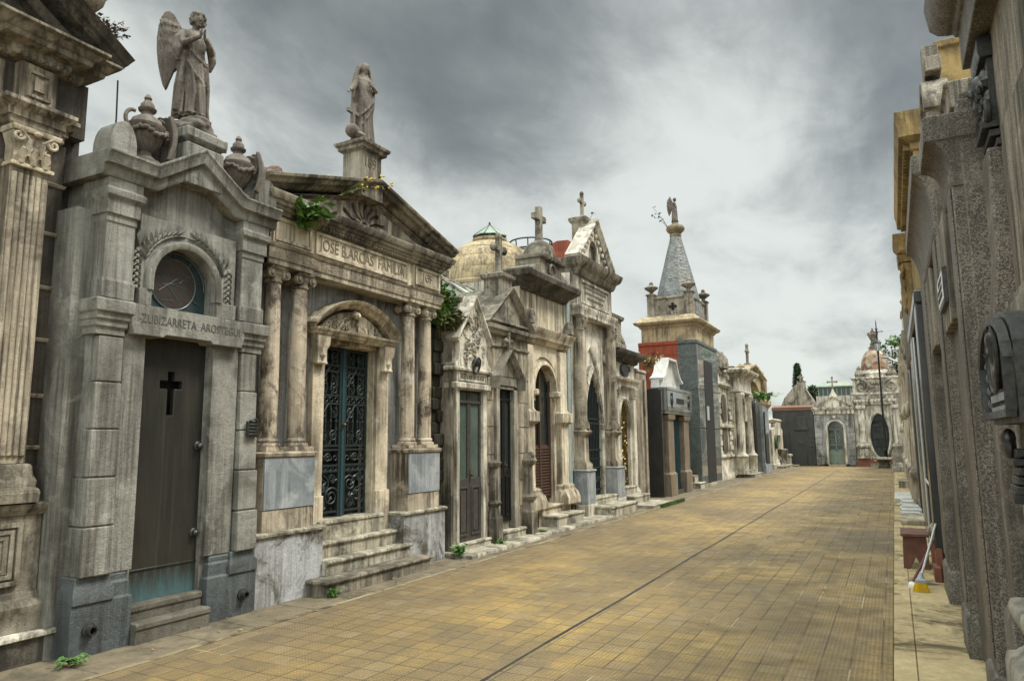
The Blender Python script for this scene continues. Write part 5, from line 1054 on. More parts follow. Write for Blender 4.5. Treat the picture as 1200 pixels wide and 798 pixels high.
for i in range(14): m.spiral(UC + RND.uniform(-.3, .3), RND.uniform(.9, 2.7), -.29, .13, 1.4, RND.uniform(0, 6), 1, .018, 14, 5)
m.build('ironwork', M['iron'], dd)
for u in (-1.62, .2):
    m = MB(T); m.stack(u - .2, u + .2, -.2, .12, [(0, 1.35), (-.03, 1.4), (-.03, 3.2), (.05, 3.3), (.05, 3.45), (.0, 3.5)]); m.stack(u - .3, u + .3, -.2, .2, [(.0, .45), (0, .6), (-.1, .65), (-.1, 1.0), (.03, 1.1), (.05, 1.2), (-.05, 1.3), (-.1, 1.36)]); m.lathe(u - .18, .2, [(.07, .6), (.1, .8), (.06, 1.0)], 8); m.lathe(u + .18, .2, [(.07, .6), (.1, .8), (.06, 1.0)], 8); m.build('pilaster', M['white'], e3, bevel=.006)
m = MB(T); m.box(-2.0, -1.15, -.3, .1, 0, .45); m.box(-.3, .57, -.3, .1, 0, .45); m.box(-1.15, -.3, -.3, .0, 0, .3); m.build('plinth', M['terracotta'], e3); m = MB(T); m.stack(-1.3, -.15, -.2, .35, [(0, 0), (0, .14), (.02, .17)]); m.build('step', M['stepstone'], e3)
m = MB(T); m.stack(-1.95, .52, -.5, .05, [(0, 3.5), (.04, 3.55), (.08, 3.65), (.12, 3.7), (.12, 3.8), (0, 3.84)]); m.stack(-1.95, .52, -.6, -.02, [(0, 3.84), (0, 4.05), (.1, 4.1), (.12, 4.2), (0, 4.24)]); m.stack(-1.95, .52, -.6, -.1, [(0, 4.24), (-.02, 4.95), (.06, 5.0), (.1, 5.08), (0, 5.12)]); m.build('cornice', M['white'], e3, bevel=.006)
m = MB(T)
for sg in (-1, 1):
    m.spiral(UC + sg * .75, 4.55, .0, .42, 1.6, PI / 2, sg, .07, 26, 7); m.spiral(UC + sg * 1.05, 3.95, .1, .2, 1.4, 0, sg, .05, 18, 6); m.ell((UC + sg * .16, .0, 4.78), (.16, .1, .15), 10, 6); m.lathe(UC + sg * .85, -.4, [(.2, 5.1), (.26, 5.3), (.18, 5.5), (.1, 5.6), (.14, 5.66), (.02, 5.8)], 10)
m.prism([(UC - .45, 3.85), (UC + .45, 3.85), (UC + .5, 4.2), (UC + .2, 4.6), (UC - .2, 4.6), (UC - .5, 4.2)], -.3, .08)
m.build('scroll_ornament', M['greystone'], e3)
m = MB(T); m.lathe(UC, -1.2, [(.95, 4.9), (.95, 5.3), (1.02, 5.35), (.85, 5.45), (.72, 5.6)], 24); m.build('drum', M['white'], e3, smooth=40)
m = MB(T); m.lathe(UC, -1.2, [(.74 * math.cos(a) ** .8 + .02, 5.6 + 1.25 * math.sin(a)) for a in [PI / 2 * .93 * i / 14 for i in range(15)]], 24); m.build('mosaic_dome', M['mosaic'], e3, smooth=50, label='dome of orange and white mosaic')
m = MB(T); m.lathe(UC, -1.2, [(.24, 6.78), (.26, 6.9), (.16, 6.96), (.15, 7.1), (.22, 7.16), (.12, 7.2), (.13, 7.35), (.24, 7.6), (.3, 7.72), (.27, 7.78), (.1, 7.8)], 14)
for sg in (-1, 1): m.spiral(UC + sg * .2, 7.78, -1.2, .1, 1.3, 0, sg, .03, 14, 5)
m.lathe(UC, -1.2, [(.15, 7.75), (.1, 7.9), (.03, 8.1)], 10); m.build('finial_urn', M['greystone'], e3)
m = MB(T); m.box(.58, 3.5, -3, .0, 0, 3.6); m.stack(.58, 3.5, -1, .0, [(0, 3.6), (.1, 3.7), (0, 3.8)]); q = m.build('mausoleum', M['darkstone'], loc=(2, 48, 0)); tag(q, 'dark stone tomb wall half hidden right of the mosaic-domed mausoleum', 'mausoleum', GE)

# ================================================================ right-hand row, seen at a sharp angle
GR = 'mausolea along the right-hand pavement'
T = right_frame(.62)
r1 = thing('mausoleum', 'granite mausoleum at the right photo edge with arched bronze plaque and dark carved console', 'mausoleum', (.9, 3.2, 0), GR)
m = MB(T); m.box(-.5, 4.95, -2.5, -.0, 0, 4.3); m.box(-.5, 4.1, -.2, .105, .5, 2.28); [m.stack(a_ * 1.15 - .5, min(a_ * 1.15 + .644, 4.12), -.2, .12, [(-.006, z_), (0, z_ + .006), (0, z_ + .434), (-.006, z_ + .44)]) for a_ in range(4) for z_ in (.9, 1.35, 1.8)]; m.stack(-.5, 4.2, -.2, .0, [(.02, 2.3), (.035, 2.34), (.03, 3.2), (0, 3.24)], l=0); m.build('wall', M['granitelight'], r1, bevel=.012)
m = MB(T); m.stack(4.5, 4.76, -.2, .14, [(.0, 0), (.0, 2.0), (-.07, 2.6), (-.075, 3.2)], l=0, r=0); m.stack(4.46, 4.8, -.2, .17, [(0, 0), (0, .72), (-.03, .78)]); m.build('pilaster', M['granitebrown'], r1, bevel=.012)
m = MB(T)
for z0, d in ((3.20, -.03), (3.25, .0), (3.30, .03)): m.stack(4.47, 4.77, -.1, .05 + d, [(0, z0), (0, z0 + .035)])
m.prism([(4.5, 3.33), (4.74, 3.33), (4.76, 3.7), (4.48, 3.7)], -.1, .03)
m.ell((4.62, .05, 3.58), (.075, .05, .085), 14, 10); m.ell((4.62, .09, 3.56), (.02, .03, .03), 8, 6); m.ell((4.62, .05, 3.48), (.06, .045, .06), 12, 8)
for i in range(12): m.spiral(4.53 + .06 * (i % 4), 3.38 + .075 * (i // 4), .05 + .012 * (i // 4), .042, 1.5, i * 1.3, (-1) ** i, .015, 16, 6)
for i in range(14): m.leaf(4.5 + .24 * RND.random(), 3.36 + .3 * RND.random(), RND.uniform(0, 6.28), .1, .045, .03, .035)
for sg in (-1, 1): m.spiral(4.62 + sg * .13, 3.4, .05, .075, 1.6, 0, sg, .02, 20, 6)
m.stack(4.46, 4.78, -.1, .06, [(0, 3.7), (.01, 3.72), (.01, 3.8), (0, 3.82)])
m.build('carved_console', M['bronze'], r1, bevel=.006, label='nearly black carved console with scrolls')
m = MB(T); m.stack(-.5, 4.9, -.3, .1, [(0, 3.84), (0, 4.06), (.02, 4.07), (.03, 4.1), (.06, 4.11), (.10, 4.14), (.14, 4.2), (.15, 4.28), (.16, 4.36), (.10, 4.42), (0, 4.46)], l=0); m.build('cornice', M['granitebrown'], r1, bevel=.008)
m = MB(T); ogee = [(.0, .62), (.05, .66), (.09, .7), (.11, .75), (.10, .79), (.08, .82), (.10, .85), (.11, .88)]
m.stack(-.5, 4.3, -.1, .09, [(.13, -.05), (.13, .58), (.12, .62), (.09, .63), (.055, .66), (.04, .70), (.05, .74), (.085, .78), (.1, .83), (.09, .87), (.06, .88)], l=0, r=.6); m.build('moulded_base', M['greyrender'], r1, bevel=.008)
m = MB(T); ap = [(3.15, 1.70), (3.93, 1.70), (3.93, 2.0)] + arc(3.54, 1.98, .17, 0.05, PI - .05, 16, .39) + [(3.15, 2.0)]
m.plate(ap, [], .10, .215); pq = m.build('plaque', M['bronze'], r1, bevel=.012, label='thick bronze plaque with an arched top')
m = MB(T); m.sweep([(u, z) for u, z in ap][::-1], [(-.05, .22), (-.05, .25), (-.02, .255), (-.02, .22)], closed=True)
m.plate([(3.54 + .14 * math.cos(a), 1.97 + .13 * math.sin(a)) for a in [2 * PI * j / 20 for j in range(20)]], [], .22, .24); m.ell((3.54, .235, 2.0), (.05, .018, .065), 12, 8); m.ell((3.54, .25, 1.995), (.012, .014, .022), 8, 6); m.ell((3.54, .24, 2.04), (.055, .02, .04), 10, 6); m.ell((3.54, .232, 1.9), (.1, .014, .04), 12, 6); m.tube([(3.54 + .15 * math.cos(a), .24, 1.97 + .14 * math.sin(a)) for a in [2 * PI * j / 28 for j in range(28)]], .009, 6, True)
for i in range(10): m.leaf(3.25 + .03 * (i % 2), 1.76 + i * .028, PI / 2 + (.6 if i % 2 else -.6), .07, .03, .225, .015); m.leaf(3.83 - .03 * (i % 2), 1.76 + i * .028, PI / 2 + (.6 if i % 2 else -.6), .07, .03, .225, .015)
m.build('relief', M['bronze'], pq)
m = MB(T)
for r_ in range(2): [m.box(3.32 + i * .065, 3.37 + i * .065, .225, .235, 1.74 + r_ * .05, 1.77 + r_ * .05) for i in range(7)]
m.build('inscription', M['greyplastic'], pq)
m = MB(T); m.ell((3.9, .17, 1.64), (.04, .03, .045), 8, 6)
for i in range(5): m.box(3.80 + .01 * (i % 2), 4.0 - .012 * (i % 2), .12, .17 - .008 * (i % 3), 1.40 + i * .04, 1.435 + i * .04)
m.box(3.82, 3.98, .12, .18, 1.36, 1.41); m.ell((3.9, .17, 1.6), (.06, .03, .05), 8, 5); m.build('bronze_relief', M['bronze'], r1, bevel=.004, label='small bronze relief below the arched plaque')
m = MB(T); m.sweep([(1.9 + .28 * math.cos(a), 2.85 + .34 * math.sin(a)) for a in [-2 * PI * j / 24 for j in range(24)]], [(-.05, .1), (-.05, .16), (.0, .18), (.05, .15), (.05, .1)], closed=True); m.build('oval_frame', M['bronze'], r1)
# R2
T = right_frame(.5)
r2 = thing('mausoleum', 'speckled brown granite mausoleum with stepped pilasters, coved caps and a ringed cross on top', 'mausoleum', (.9, 7.3, 0), GR)
m = MB(T); m.box(4.98, 9.95, -2.5, .02, 0, 3.7); m.box(5.36, 6.6, 0, .03, 0, 3.4); m.build('wall', M['granitebrown'], r2, bevel=.01)
for y0, y1, d, zt in ((5.0, 5.36, .08, 3.3), (6.6, 7.02, .09, 3.35), (8.6, 9.4, .10, 3.4)):
    m = MB(T); m.box(y0, y1, -.1, d, .3, zt); m.box(y0 + .06, y1 - .06, d, d + .012, .4, zt - .1); m.stack(y0 - .03, y1 + .03, -.1, d + .03, [(0, 0), (0, .3), (-.02, .33)]); m.build('pilaster', M['granitebrown'], r2, bevel=.012)
m = MB(T)
for y0, y1, d, z0, z1 in ((4.99, 5.6, .08, 3.16, 3.62), (6.6, 9.6, .09, 3.26, 3.95)):
    pr = [(0, z0), (.015, z0 + .03), (.015, z0 + .07), (0, z0 + .09)] + [(.13 * (1 - math.cos(a)), z0 + .09 + (z1 - z0 - .25) * math.sin(a)) for a in [PI / 2 * i / 8 for i in range(1, 9)]] + [(.13, z1 - .02), (.12, z1), (0, z1)]
    m.stack(y0, y1, -.5, d, pr, l=.15, r=.15)
m.box(5.0, 5.9, -.6, .0, 3.6, 3.75); m.build('coved_cornice', M['granitebrown'], r2, bevel=.01)
for y0, y1, d, z in ((5.75, 6.58, .085, 2.45), (7.03, 7.3, .085, 2.4), (7.8, 8.58, .095, 2.5)):
    m = MB(T); m.box(y0, y1, -.1, d, z, 3.25); m.build('frieze_block', M['granitelight'], r2, bevel=.01)
m = MB(T); m.box(5.9, 6.5, .085, .115, 2.60, 2.86); sg_ = m.build('nameplate', M['bronze'], r2, bevel=.004, label='black-rimmed white nameplate'); m = MB(T); m.box(5.93, 6.47, .115, .119, 2.63, 2.83); fa = m.build('plate_face', M['whiteplastic'], sg_); m = MB(T)
for r_ in range(3): [m.box(5.98 + i * .075, 6.03 + i * .075, .119, .122, 2.66 + r_ * .055, 2.695 + r_ * .055) for i in range(6 - (r_ == 2))]
m.build('inscription', M['darkletter'], fa)
m = MB(T); m.stack(5.6, 8.8, -2, .0, [(0, 3.9), (0, 4.05), (.03, 4.08), (0, 4.1)], l=0, r=0); m.stack(6.7, 7.6, -.5, -.0, [(0, 4.0), (0, 4.28), (-.03, 4.3)]); m.box(5.4, 6.3, -.5, -.1, 3.62, 3.98); rf = m.build('attic', M['granitelight'], r2, bevel=.01)
m = MB(T); cross_shape(m, 7.1, -.02, 4.25, .85, .56, .13, False); m.rings([[(7.1 + r * math.cos(a), v, 4.4 + r * math.sin(a)) for a in [PI * j / 14 for j in range(15)]] + [(7.1 + (r - .1) * math.cos(a), v, 4.4 + (r - .1) * math.sin(a)) for a in [PI * (14 - j) / 14 for j in range(15)]] for r, v in ((.36, -.12), (.36, .08))]); m.build('cross', M['granitelight'], r2, bevel=.008)
# R3
T = right_frame(.46)
r3 = thing('mausoleum', 'ochre plastered mausoleum with a wide dentilled cornice above a dark granite ground floor', 'mausoleum', (.9, 12, 0), GR)
m = MB(T); m.box(10.0, 14.3, -2.5, -.0, 3.4, 5.4); m.stack(10.2, 13.6, -2.5, -.38, [(0, 5.5), (0, 6.55), (.04, 6.58), (.04, 6.66), (0, 6.68)], b=1); m.build('wall', M['ochre'], r3, bevel=.01)
m = MB(T); m.stack(10.0, 14.3, -2, .0, [(0, 5.2), (.03, 5.22), (.03, 5.3), (.15, 5.36), (.16, 5.5), (.18, 5.6), (.18, 5.68), (0, 5.7)])
for i in range(30): m.box(10.05 + i * .14, 10.12 + i * .14, 0, .1, 5.24, 5.34)
m.build('cornice', M['ochre'], r3, bevel=.006)
m = MB(T); m.box(9.97, 14.3, -2.4, -.01, 0, 3.4); m.box(9.97, 10.6, -.2, .12, 0, 3.3); m.box(13.2, 14.3, -.2, .1, 0, 3.4); m.stack(9.97, 14.3, -.2, .1, [(0, 3.25), (.03, 3.28), (.03, 3.42), (0, 3.44)]); m.build('granite_base', M['blackgranite'], r3, bevel=.01)
m = MB(T)
for y in (10.75, 11.1, 12.9): m.tube([(y, .08, .05), (y, .08, 3.2)], .022, 8)
m.tube([(10.75, .08, 1.0), (12.9, .08, 1.0)], .018, 8); m.build('railing', M['aluminium'], r3)
m = MB(T); corinthian(m, 13.9, .1, 3.8, 4.7, .55); m.stack(13.5, 14.3, -.2, .12, [(0, 4.7), (.05, 4.75), (.06, 4.85), (.12, 4.95), (.13, 5.02), (0, 5.05)]); [m.box(13.5 + i * .1, 13.55 + i * .1, .12, .2, 4.72, 4.8) for i in range(8)]; m.box(13.6, 14.2, -.2, .1, 3.44, 3.82); m.build('capital', M['ochre'], r3)
r4 = thing('mausoleum', 'black granite mausoleum with a thick projecting dark slab over its front', 'mausoleum', (.9, 16.8, 0), GR)
m = MB(T); m.box(14.8, 18.9, -2.5, .0, 0, 4.4); m.box(14.8, 15.5, -.2, .06, 0, 3.2); m.box(18.2, 18.9, -.2, .06, 0, 3.2); m.build('wall', M['blackgranite'], r4, bevel=.01); m = MB(T); m.stack(14.75, 18.95, -1, .06, [(0, 3.15), (.03, 3.2), (.03, 4.4), (.05, 4.42), (.05, 4.55), (0, 4.57)]); m.build('projecting_slab', M['granitebrown'], r4, bevel=.012)
m = MB(T); m.tube([(15.6, .05, .1), (15.6, .05, 3.1)], .025, 8); m.tube([(16.0, .05, .1), (16.0, .05, 3.1)], .025, 8); m.build('railing', M['aluminium'], r4)
T = right_frame(.44)
def ornate(lab, y0, y1, zt, mat, parap, loc):
    b = thing('mausoleum', lab, 'mausoleum', loc, GR)
    m = MB(T); m.box(y0, y1, -2.5, -.04, 0, zt); m.build('wall', mat, b, bevel=.01)
    n = max(2, int((y1 - y0) / 1.8))
    for i in range(n + 1):
        y = y0 + .25 + (y1 - y0 - .5) * i / n
        m = MB(T); m.lathe(y, .0, [(.16, .1), (.16, .7), (.2, .75), (.2, .85), (.11, .95), (.1, 2.3), (.09, zt - .9), (.16, zt - .75), (.18, zt - .6)], 12); m.ell((y, .1, zt * .55), (.1, .08, .18), 8, 6); m.build('column', mat, b, smooth=40)
    m = MB(T); m.stack(y0, y1, -.3, .0, [(0, zt - .6), (.04, zt - .55), (.04, zt - .35), (.1, zt - .25), (.12, zt - .08), (0, zt)]); m.stack(y0, y1, -.3, 0, [(.06, 0), (.06, .25), (0, .32)])
    for i in range(int((y1 - y0) / .3)): m.spiral(y0 + .2 + i * .3, zt - .45, .04, .1, 1.3, i, (-1) ** i, .03, 12, 5)
    m.build('cornice', mat, b, bevel=.006)
    if parap:
        m = MB(T); m.stack(y0 + .3, y0 + 1.9, -1, -.05, [(0, zt), (0, zt + parap), (.05, zt + parap + .05), (0, zt + parap + .1)]); m.lathe(y0 + .6, -.2, [(.2, zt + parap), (.1, zt + parap + .15), (.2, zt + parap + .4), (.05, zt + parap + .6)], 10); m.build('parapet', mat, b)
    return b
ornate('cream stucco mausoleum with slim columns and scroll frieze past the black granite one', 19.1, 24.6, 4.2, M['beige'], 0, (.9, 22, 0))
ornate('white carved mausoleum with tall parapet block and finial on the right, midway along', 25.0, 33.0, 4.5, M['cream'], 1.0, (.9, 29, 0))
ornate('farthest pale mausoleum of the right row beside the grey headstone', 34, 45.5, 3.7, M['white'], .6, (.9, 40, 0))
# ================================================================ carved figures
def bake(mb, voxel, smooth_it=1, noise=0):
    me = bpy.data.meshes.new('t'); me.from_pydata([Vector(p) for p in mb.v], [], mb.f)
    bm = bmesh.new(); bm.from_mesh(me); bmesh.ops.recalc_face_normals(bm, faces=bm.faces); bm.to_mesh(me); bm.free()
    o = bpy.data.objects.new('t', me); COL.objects.link(o)
    r = o.modifiers.new('r', 'REMESH'); r.mode = 'VOXEL'; r.voxel_size = voxel
    s = o.modifiers.new('s', 'SMOOTH'); s.iterations = smooth_it; s.factor = .5
    dg = bpy.context.evaluated_depsgraph_get(); out = bpy.data.meshes.new_from_object(o.evaluated_get(dg))
    bpy.data.objects.remove(o); bpy.data.meshes.remove(me); return out
def hand(mb, wrist, d, n, L, sg=1, curl=.25):
    """palm, four unequal bent fingers and a side thumb; d = pointing direction, n = palm normal"""
    d = Vector(d).normalized(); n = Vector(n); n = (n - d * n.dot(d)).normalized(); s = d.cross(n) * sg; w = Vector(wrist)
    P = lambda a, b, c: tuple(w + d * a * L + s * b * L + n * c * L)
    mb.rings([[P(a, q * .2 * math.cos(t), .1 * math.sin(t)) for t in [2 * PI * j / 8 for j in range(8)]] for a, q in ((-.05, .75), (.1, .95), (.35, 1.1), (.5, 1.05))])
    for i, (b, l) in enumerate(((-.17, .36), (-.06, .45), (.06, .48), (.17, .42))):
        mb.tube([P(.42, b * .9, 0), P(.5 + l * .45, b, .02 * curl), P(.5 + l * .8, b, curl * .14), P(.5 + l, b, curl * .3)], [.062 * L, .058 * L, .05 * L, .035 * L], 6)
    mb.tube([P(.08, .15, 0), P(.25, .28, .05), P(.42, .3, .09), P(.52, .26, .1)], [.07 * L, .065 * L, .055 * L, .035 * L], 6)
def head(mb, c, r, fwd, hair):
    f = Vector(fwd).normalized(); l = Vector((0, 0, 1)).cross(f).normalized(); u = f.cross(l); c = Vector(c)
    Mx = Matrix((f, l, u)).transposed()
    P = lambda a, b, d: tuple(c + f * a * r + l * b * r + u * d * r)
    mb.ell(c, (r * .95, r * .78, r * 1.12), 16, 12, Mx); mb.ell(P(.22, 0, -.6), (r * .6, r * .52, r * .55), 12, 8, Mx)
    mb.ell(P(.55, 0, .2), (r * .42, r * .6, r * .16), 10, 6, Mx)
    mb.tube([P(.88, 0, .2), P(1.05, 0, -.1), P(1.12, 0, -.22), P(.9, 0, -.28)], [r * .08, r * .1, r * .15, r * .08], 6)
    for sg in (-1, 1): mb.ell(P(.8, .3 * sg, .03), (r * .12, r * .16, r * .08), 8, 5, Mx); mb.ell(P(.1, .8 * sg, -.08), (r * .16, r * .1, r * .24), 8, 6, Mx); mb.ell(P(.62, .36 * sg, -.3), (r * .2, r * .2, r * .2), 8, 5, Mx)
    mb.ell(P(.87, 0, -.5), (r * .09, r * .24, r * .06), 8, 5, Mx); mb.ell(P(.85, 0, -.6), (r * .09, r * .2, r * .06), 8, 5, Mx); mb.ell(P(.72, 0, -.9), (r * .2, r * .22, r * .17), 8, 5, Mx)
    if hair == 'curls':
        rr = random.Random(4)
        for i in range(70):
            th = rr.uniform(0, 2 * PI); ph = rr.uniform(-.55, 1.5)
            q = Vector((math.cos(th) * math.cos(ph), math.sin(th) * math.cos(ph), math.sin(ph)))
            if q.x > .55 and q.z < .55: continue
            mb.ell(P(q.x * 1.0 - .08, q.y * .95, q.z * 1.16 + .04), (r * rr.uniform(.2, .36), r * rr.uniform(.2, .36), r * .3), 8, 6)
    return P
def robe(mb, H, rows, folds, amp, ph=0):
    rs = []
    for z, cx, cy, a, b, fa in rows:
        ring = []
        for j in range(72):
            t = 2 * PI * j / 72
            k = 1 + amp * fa * (math.sin(folds * t + ph + 2.2 * z) + .5 * math.sin((folds * 1.7) // 1 * t + 5 * z + ph))
            ring.append(((cx + a * math.cos(t) * k) * H, (cy + b * math.sin(t) * k) * H, z * H))
        rs.append(ring)
    mb.rings(rs)
def place(me, mb2, loc, yaw, name, mat, parent=None, label=None):
    """rotate a baked body (and extra un-remeshed pieces) about z and stand it at loc"""
    M4 = Matrix.Translation(loc) @ Matrix.Rotation(yaw, 4, 'Z'); out = MB()
    out.add([tuple(M4 @ v.co) for v in me.vertices], [list(p.vertices) for p in me.polygons])
    if mb2: out.add([tuple(M4 @ Vector(p)) for p in mb2.v], mb2.f)
    bpy.data.meshes.remove(me)
    return out
def wing(mb, root, back, out, H, L):
    """feathered wing as overlapping thick feathers; root at the shoulder blade"""
    root = Vector(root); b = Vector(back).normalized(); nrm = Vector(out).normalized()
    up = Vector((0, 0, 1))
    def P(a, c, k): return tuple(root + b * a * H + up * c * H + nrm * k * H)
    ol = [(0, .05), (.03, .11), (.07, .19), (.115, .26), (.155, .285), (.19, .27), (.215, .22), (.235, .13), (.243, .02), (.238, -.1), (.222, -.22), (.198, -.33), (.172, -.42), (.15, -.46), (.135, -.43), (.115, -.36), (.085, -.27), (.05, -.18), (.02, -.11), (0, -.05)]
    n = len(ol); mb.add([P(a, c, -.016) for a, c in ol] + [P(a, c, .016) for a, c in ol], [list(range(n)), [n + i for i in range(n)][::-1]] + [[i, (i + 1) % n, n + (i + 1) % n, n + i] for i in range(n)])
    for s in (-1, 1):
        for row, (zc, cnt, l0) in enumerate(((.02, 8, .36), (.1, 8, .2), (.16, 7, .14), (.21, 5, .09))):
            for i in range(cnt):
                t = i / (cnt - 1); a0 = .03 + .195 * t * (1, 1, .93, .7)[row] + (0, 0, .01, .045)[row]; c0 = zc - .1 * (1 - t) * (1 if row < 2 else .6) - (.0 if t < .9 else .02)
                c1 = c0 - l0 * (.42 + .58 * t); a1 = a0 - .055 * (.3 + .7 * t) * (l0 / .36) ** .5
                k0 = .014 + .004 * row
                mb.tube([P(a0, c0, s * k0), P((a0 + a1) / 2 + .008, (c0 + c1) / 2, s * (k0 + .003)), P(a1, c1, s * k0 * .9)], [.012 * H, .017 * H, .007 * H], 6)
def tubes(mb, H, lst):
    for pts, r in lst: mb.tube([(a * H, b * H, c * H) for a, b, c in pts], [q * H for q in (r if isinstance(r, (list, tuple)) else [r] * len(pts))], 8)

def angel_body(H, voxel, praying=True):
    mb = MB()
    rows = [(.0, -.01, .0, .10, .115, 1), (.04, -.012, .0, .095, .11, 1), (.15, -.012, 0, .088, .10, .9), (.28, -.01, .0, .085, .098, .8), (.38, .0, .005, .084, .1, .65), (.47, .0, .008, .085, .105, .5), (.55, .0, .005, .078, .092, .4), (.62, .0, 0, .07, .082, .3), (.70, .005, 0, .075, .092, .25), (.76, .0, 0, .07, .1, .2), (.80, -.005, 0, .055, .098, .12), (.825, -.008, 0, .04, .07, 0), (.845, -.005, 0, .028, .032, 0), (.88, .0, 0, .026, .028, 0)]
    robe(mb, H, rows, 9, .13, .5)
    tubes(mb, H, [([(.09, -.05, .42), (.1, -.03, .2), (.1, -.05, .02)], [.014, .02, .022]), ([(.08, .03, .5), (.1, .05, .25), (.09, .07, .02)], [.012, .018, .02]), ([(.03, .1, .55), (.05, .11, .3), (.02, .12, .03)], [.014, .02, .024]), ([(.02, -.1, .6), (.03, -.12, .3), (-.02, -.13, .05)], [.02, .026, .03]),
                  ([(-.06, -.07, .66), (-.09, -.1, .3), (-.1, -.1, .02)], [.02, .03, .035]), ([(-.06, .07, .66), (-.09, .1, .3), (-.1, .1, .1)], [.02, .03, .03]), ([(.07, -.06, .6), (.09, .0, .53), (.06, .09, .5)], [.012, .016, .014]), ([(.07, -.09, .5), (.1, -.03, .38), (.09, .07, .3)], [.012, .016, .014])])
    if praying:
        for sg in (-1, 1):
            tubes(mb, H, [([(-.005, sg * .09, .79), (.02, sg * .13, .71), (.05, sg * .13, .655)], [.036, .034, .03]), ([(.05, sg * .13, .645), (.1, sg * .085, .675), (.14, sg * .024, .715)], [.031, .026, .018]),
                          ([(-.01, sg * .1, .79), (-.01, sg * .15, .7), (.0, sg * .16, .6), (.0, sg * .14, .5)], [.03, .04, .036, .016]), ([(.03, sg * .13, .68), (.03, sg * .15, .6), (.02, sg * .15, .53)], [.03, .03, .012])])
    else:
        for sg in (-1, 1): tubes(mb, H, [([(-.005, sg * .09, .79), (.02, sg * .13, .68), (.05, sg * .1, .6), (.09, sg * .03, .64)], [.034, .032, .028, .02])])
    head(mb, (.022 * H, .005 * H, .925 * H), .062 * H, (1, -.12, -.1), 'curls')
    for sg in (-1, 1):
        wing(mb, (-.07 * H, sg * .05 * H, .73 * H), (-.62, -.78, 0) if sg < 0 else (-.95, .3, 0), (.78, -.62, 0) if sg < 0 else (.3, .95, 0), H, 1)
    mb.ell((.11 * H, -.03 * H, .012 * H), (.05 * H, .022 * H, .018 * H), 8, 6); mb.ell((.1 * H, .05 * H, .012 * H), (.05 * H, .022 * H, .018 * H), 8, 6)
    rr = random.Random(17)
    for i in range(22):
        t = 2 * PI * i / 22 + rr.uniform(-.1, .1); zt = rr.uniform(.42, .62); r0, r1 = .082, .112; c_, s_ = math.cos(t), math.sin(t); sw = rr.uniform(-.03, .03)
        tubes(mb, H, [([(c_ * r0 * .95, s_ * r0 * 1.1, zt), (c_ * r0 * 1.08, s_ * r0 * 1.2 + sw * .5, zt * .55), (c_ * r1, s_ * r1 * 1.05 + sw, .02)], [.005, .012, .015])])
    me = bake(mb, voxel)
    ex = None
    if praying:
        ex = MB()
        for sg in (-1, 1): hand(ex, (.138 * H, sg * .019 * H, .715 * H), (.12, -sg * .05, .95), (0, -sg, 0), .085 * H, sg, .1)
    return me, ex
# --- the praying angel
AH = 1.12; AL = Vector((-5.88, 4.47, 4.78))
an = thing('angel_statue', 'dark stone angel with hands joined in prayer standing on a rock above the granite mausoleum', 'statue', (AL.x, AL.y, 4.605))
me, ex = angel_body(AH, .0065)
place(me, ex, AL, rad(-14), 'figure', None).build('figure', M['statue'], an, smooth=60)
rk_ = MB(); rr = random.Random(12)
for i in range(18):
    a = rr.uniform(0, 6.3); q = rr.uniform(0, .12); rk_.ell((AL.x + q * math.cos(a) * .9, AL.y + q * math.sin(a), 4.68 + rr.uniform(-.03, .06)), (rr.uniform(.08, .13), rr.uniform(.1, .15), rr.uniform(.04, .07)), 9, 6, Euler((rr.uniform(-.3, .3), rr.uniform(-.3, .3), rr.random() * 3)).to_matrix())
rk_.stack(AL.x - .15, AL.x + .17, AL.y - .17, AL.y + .18, [(0, 4.6), (0, 4.66)], b=1)
rm = bake(rk_, .014, 2); place(rm, None, Vector((0, 0, 0)), 0, '', None).build('rock_base', M['statue'], an, smooth=60)
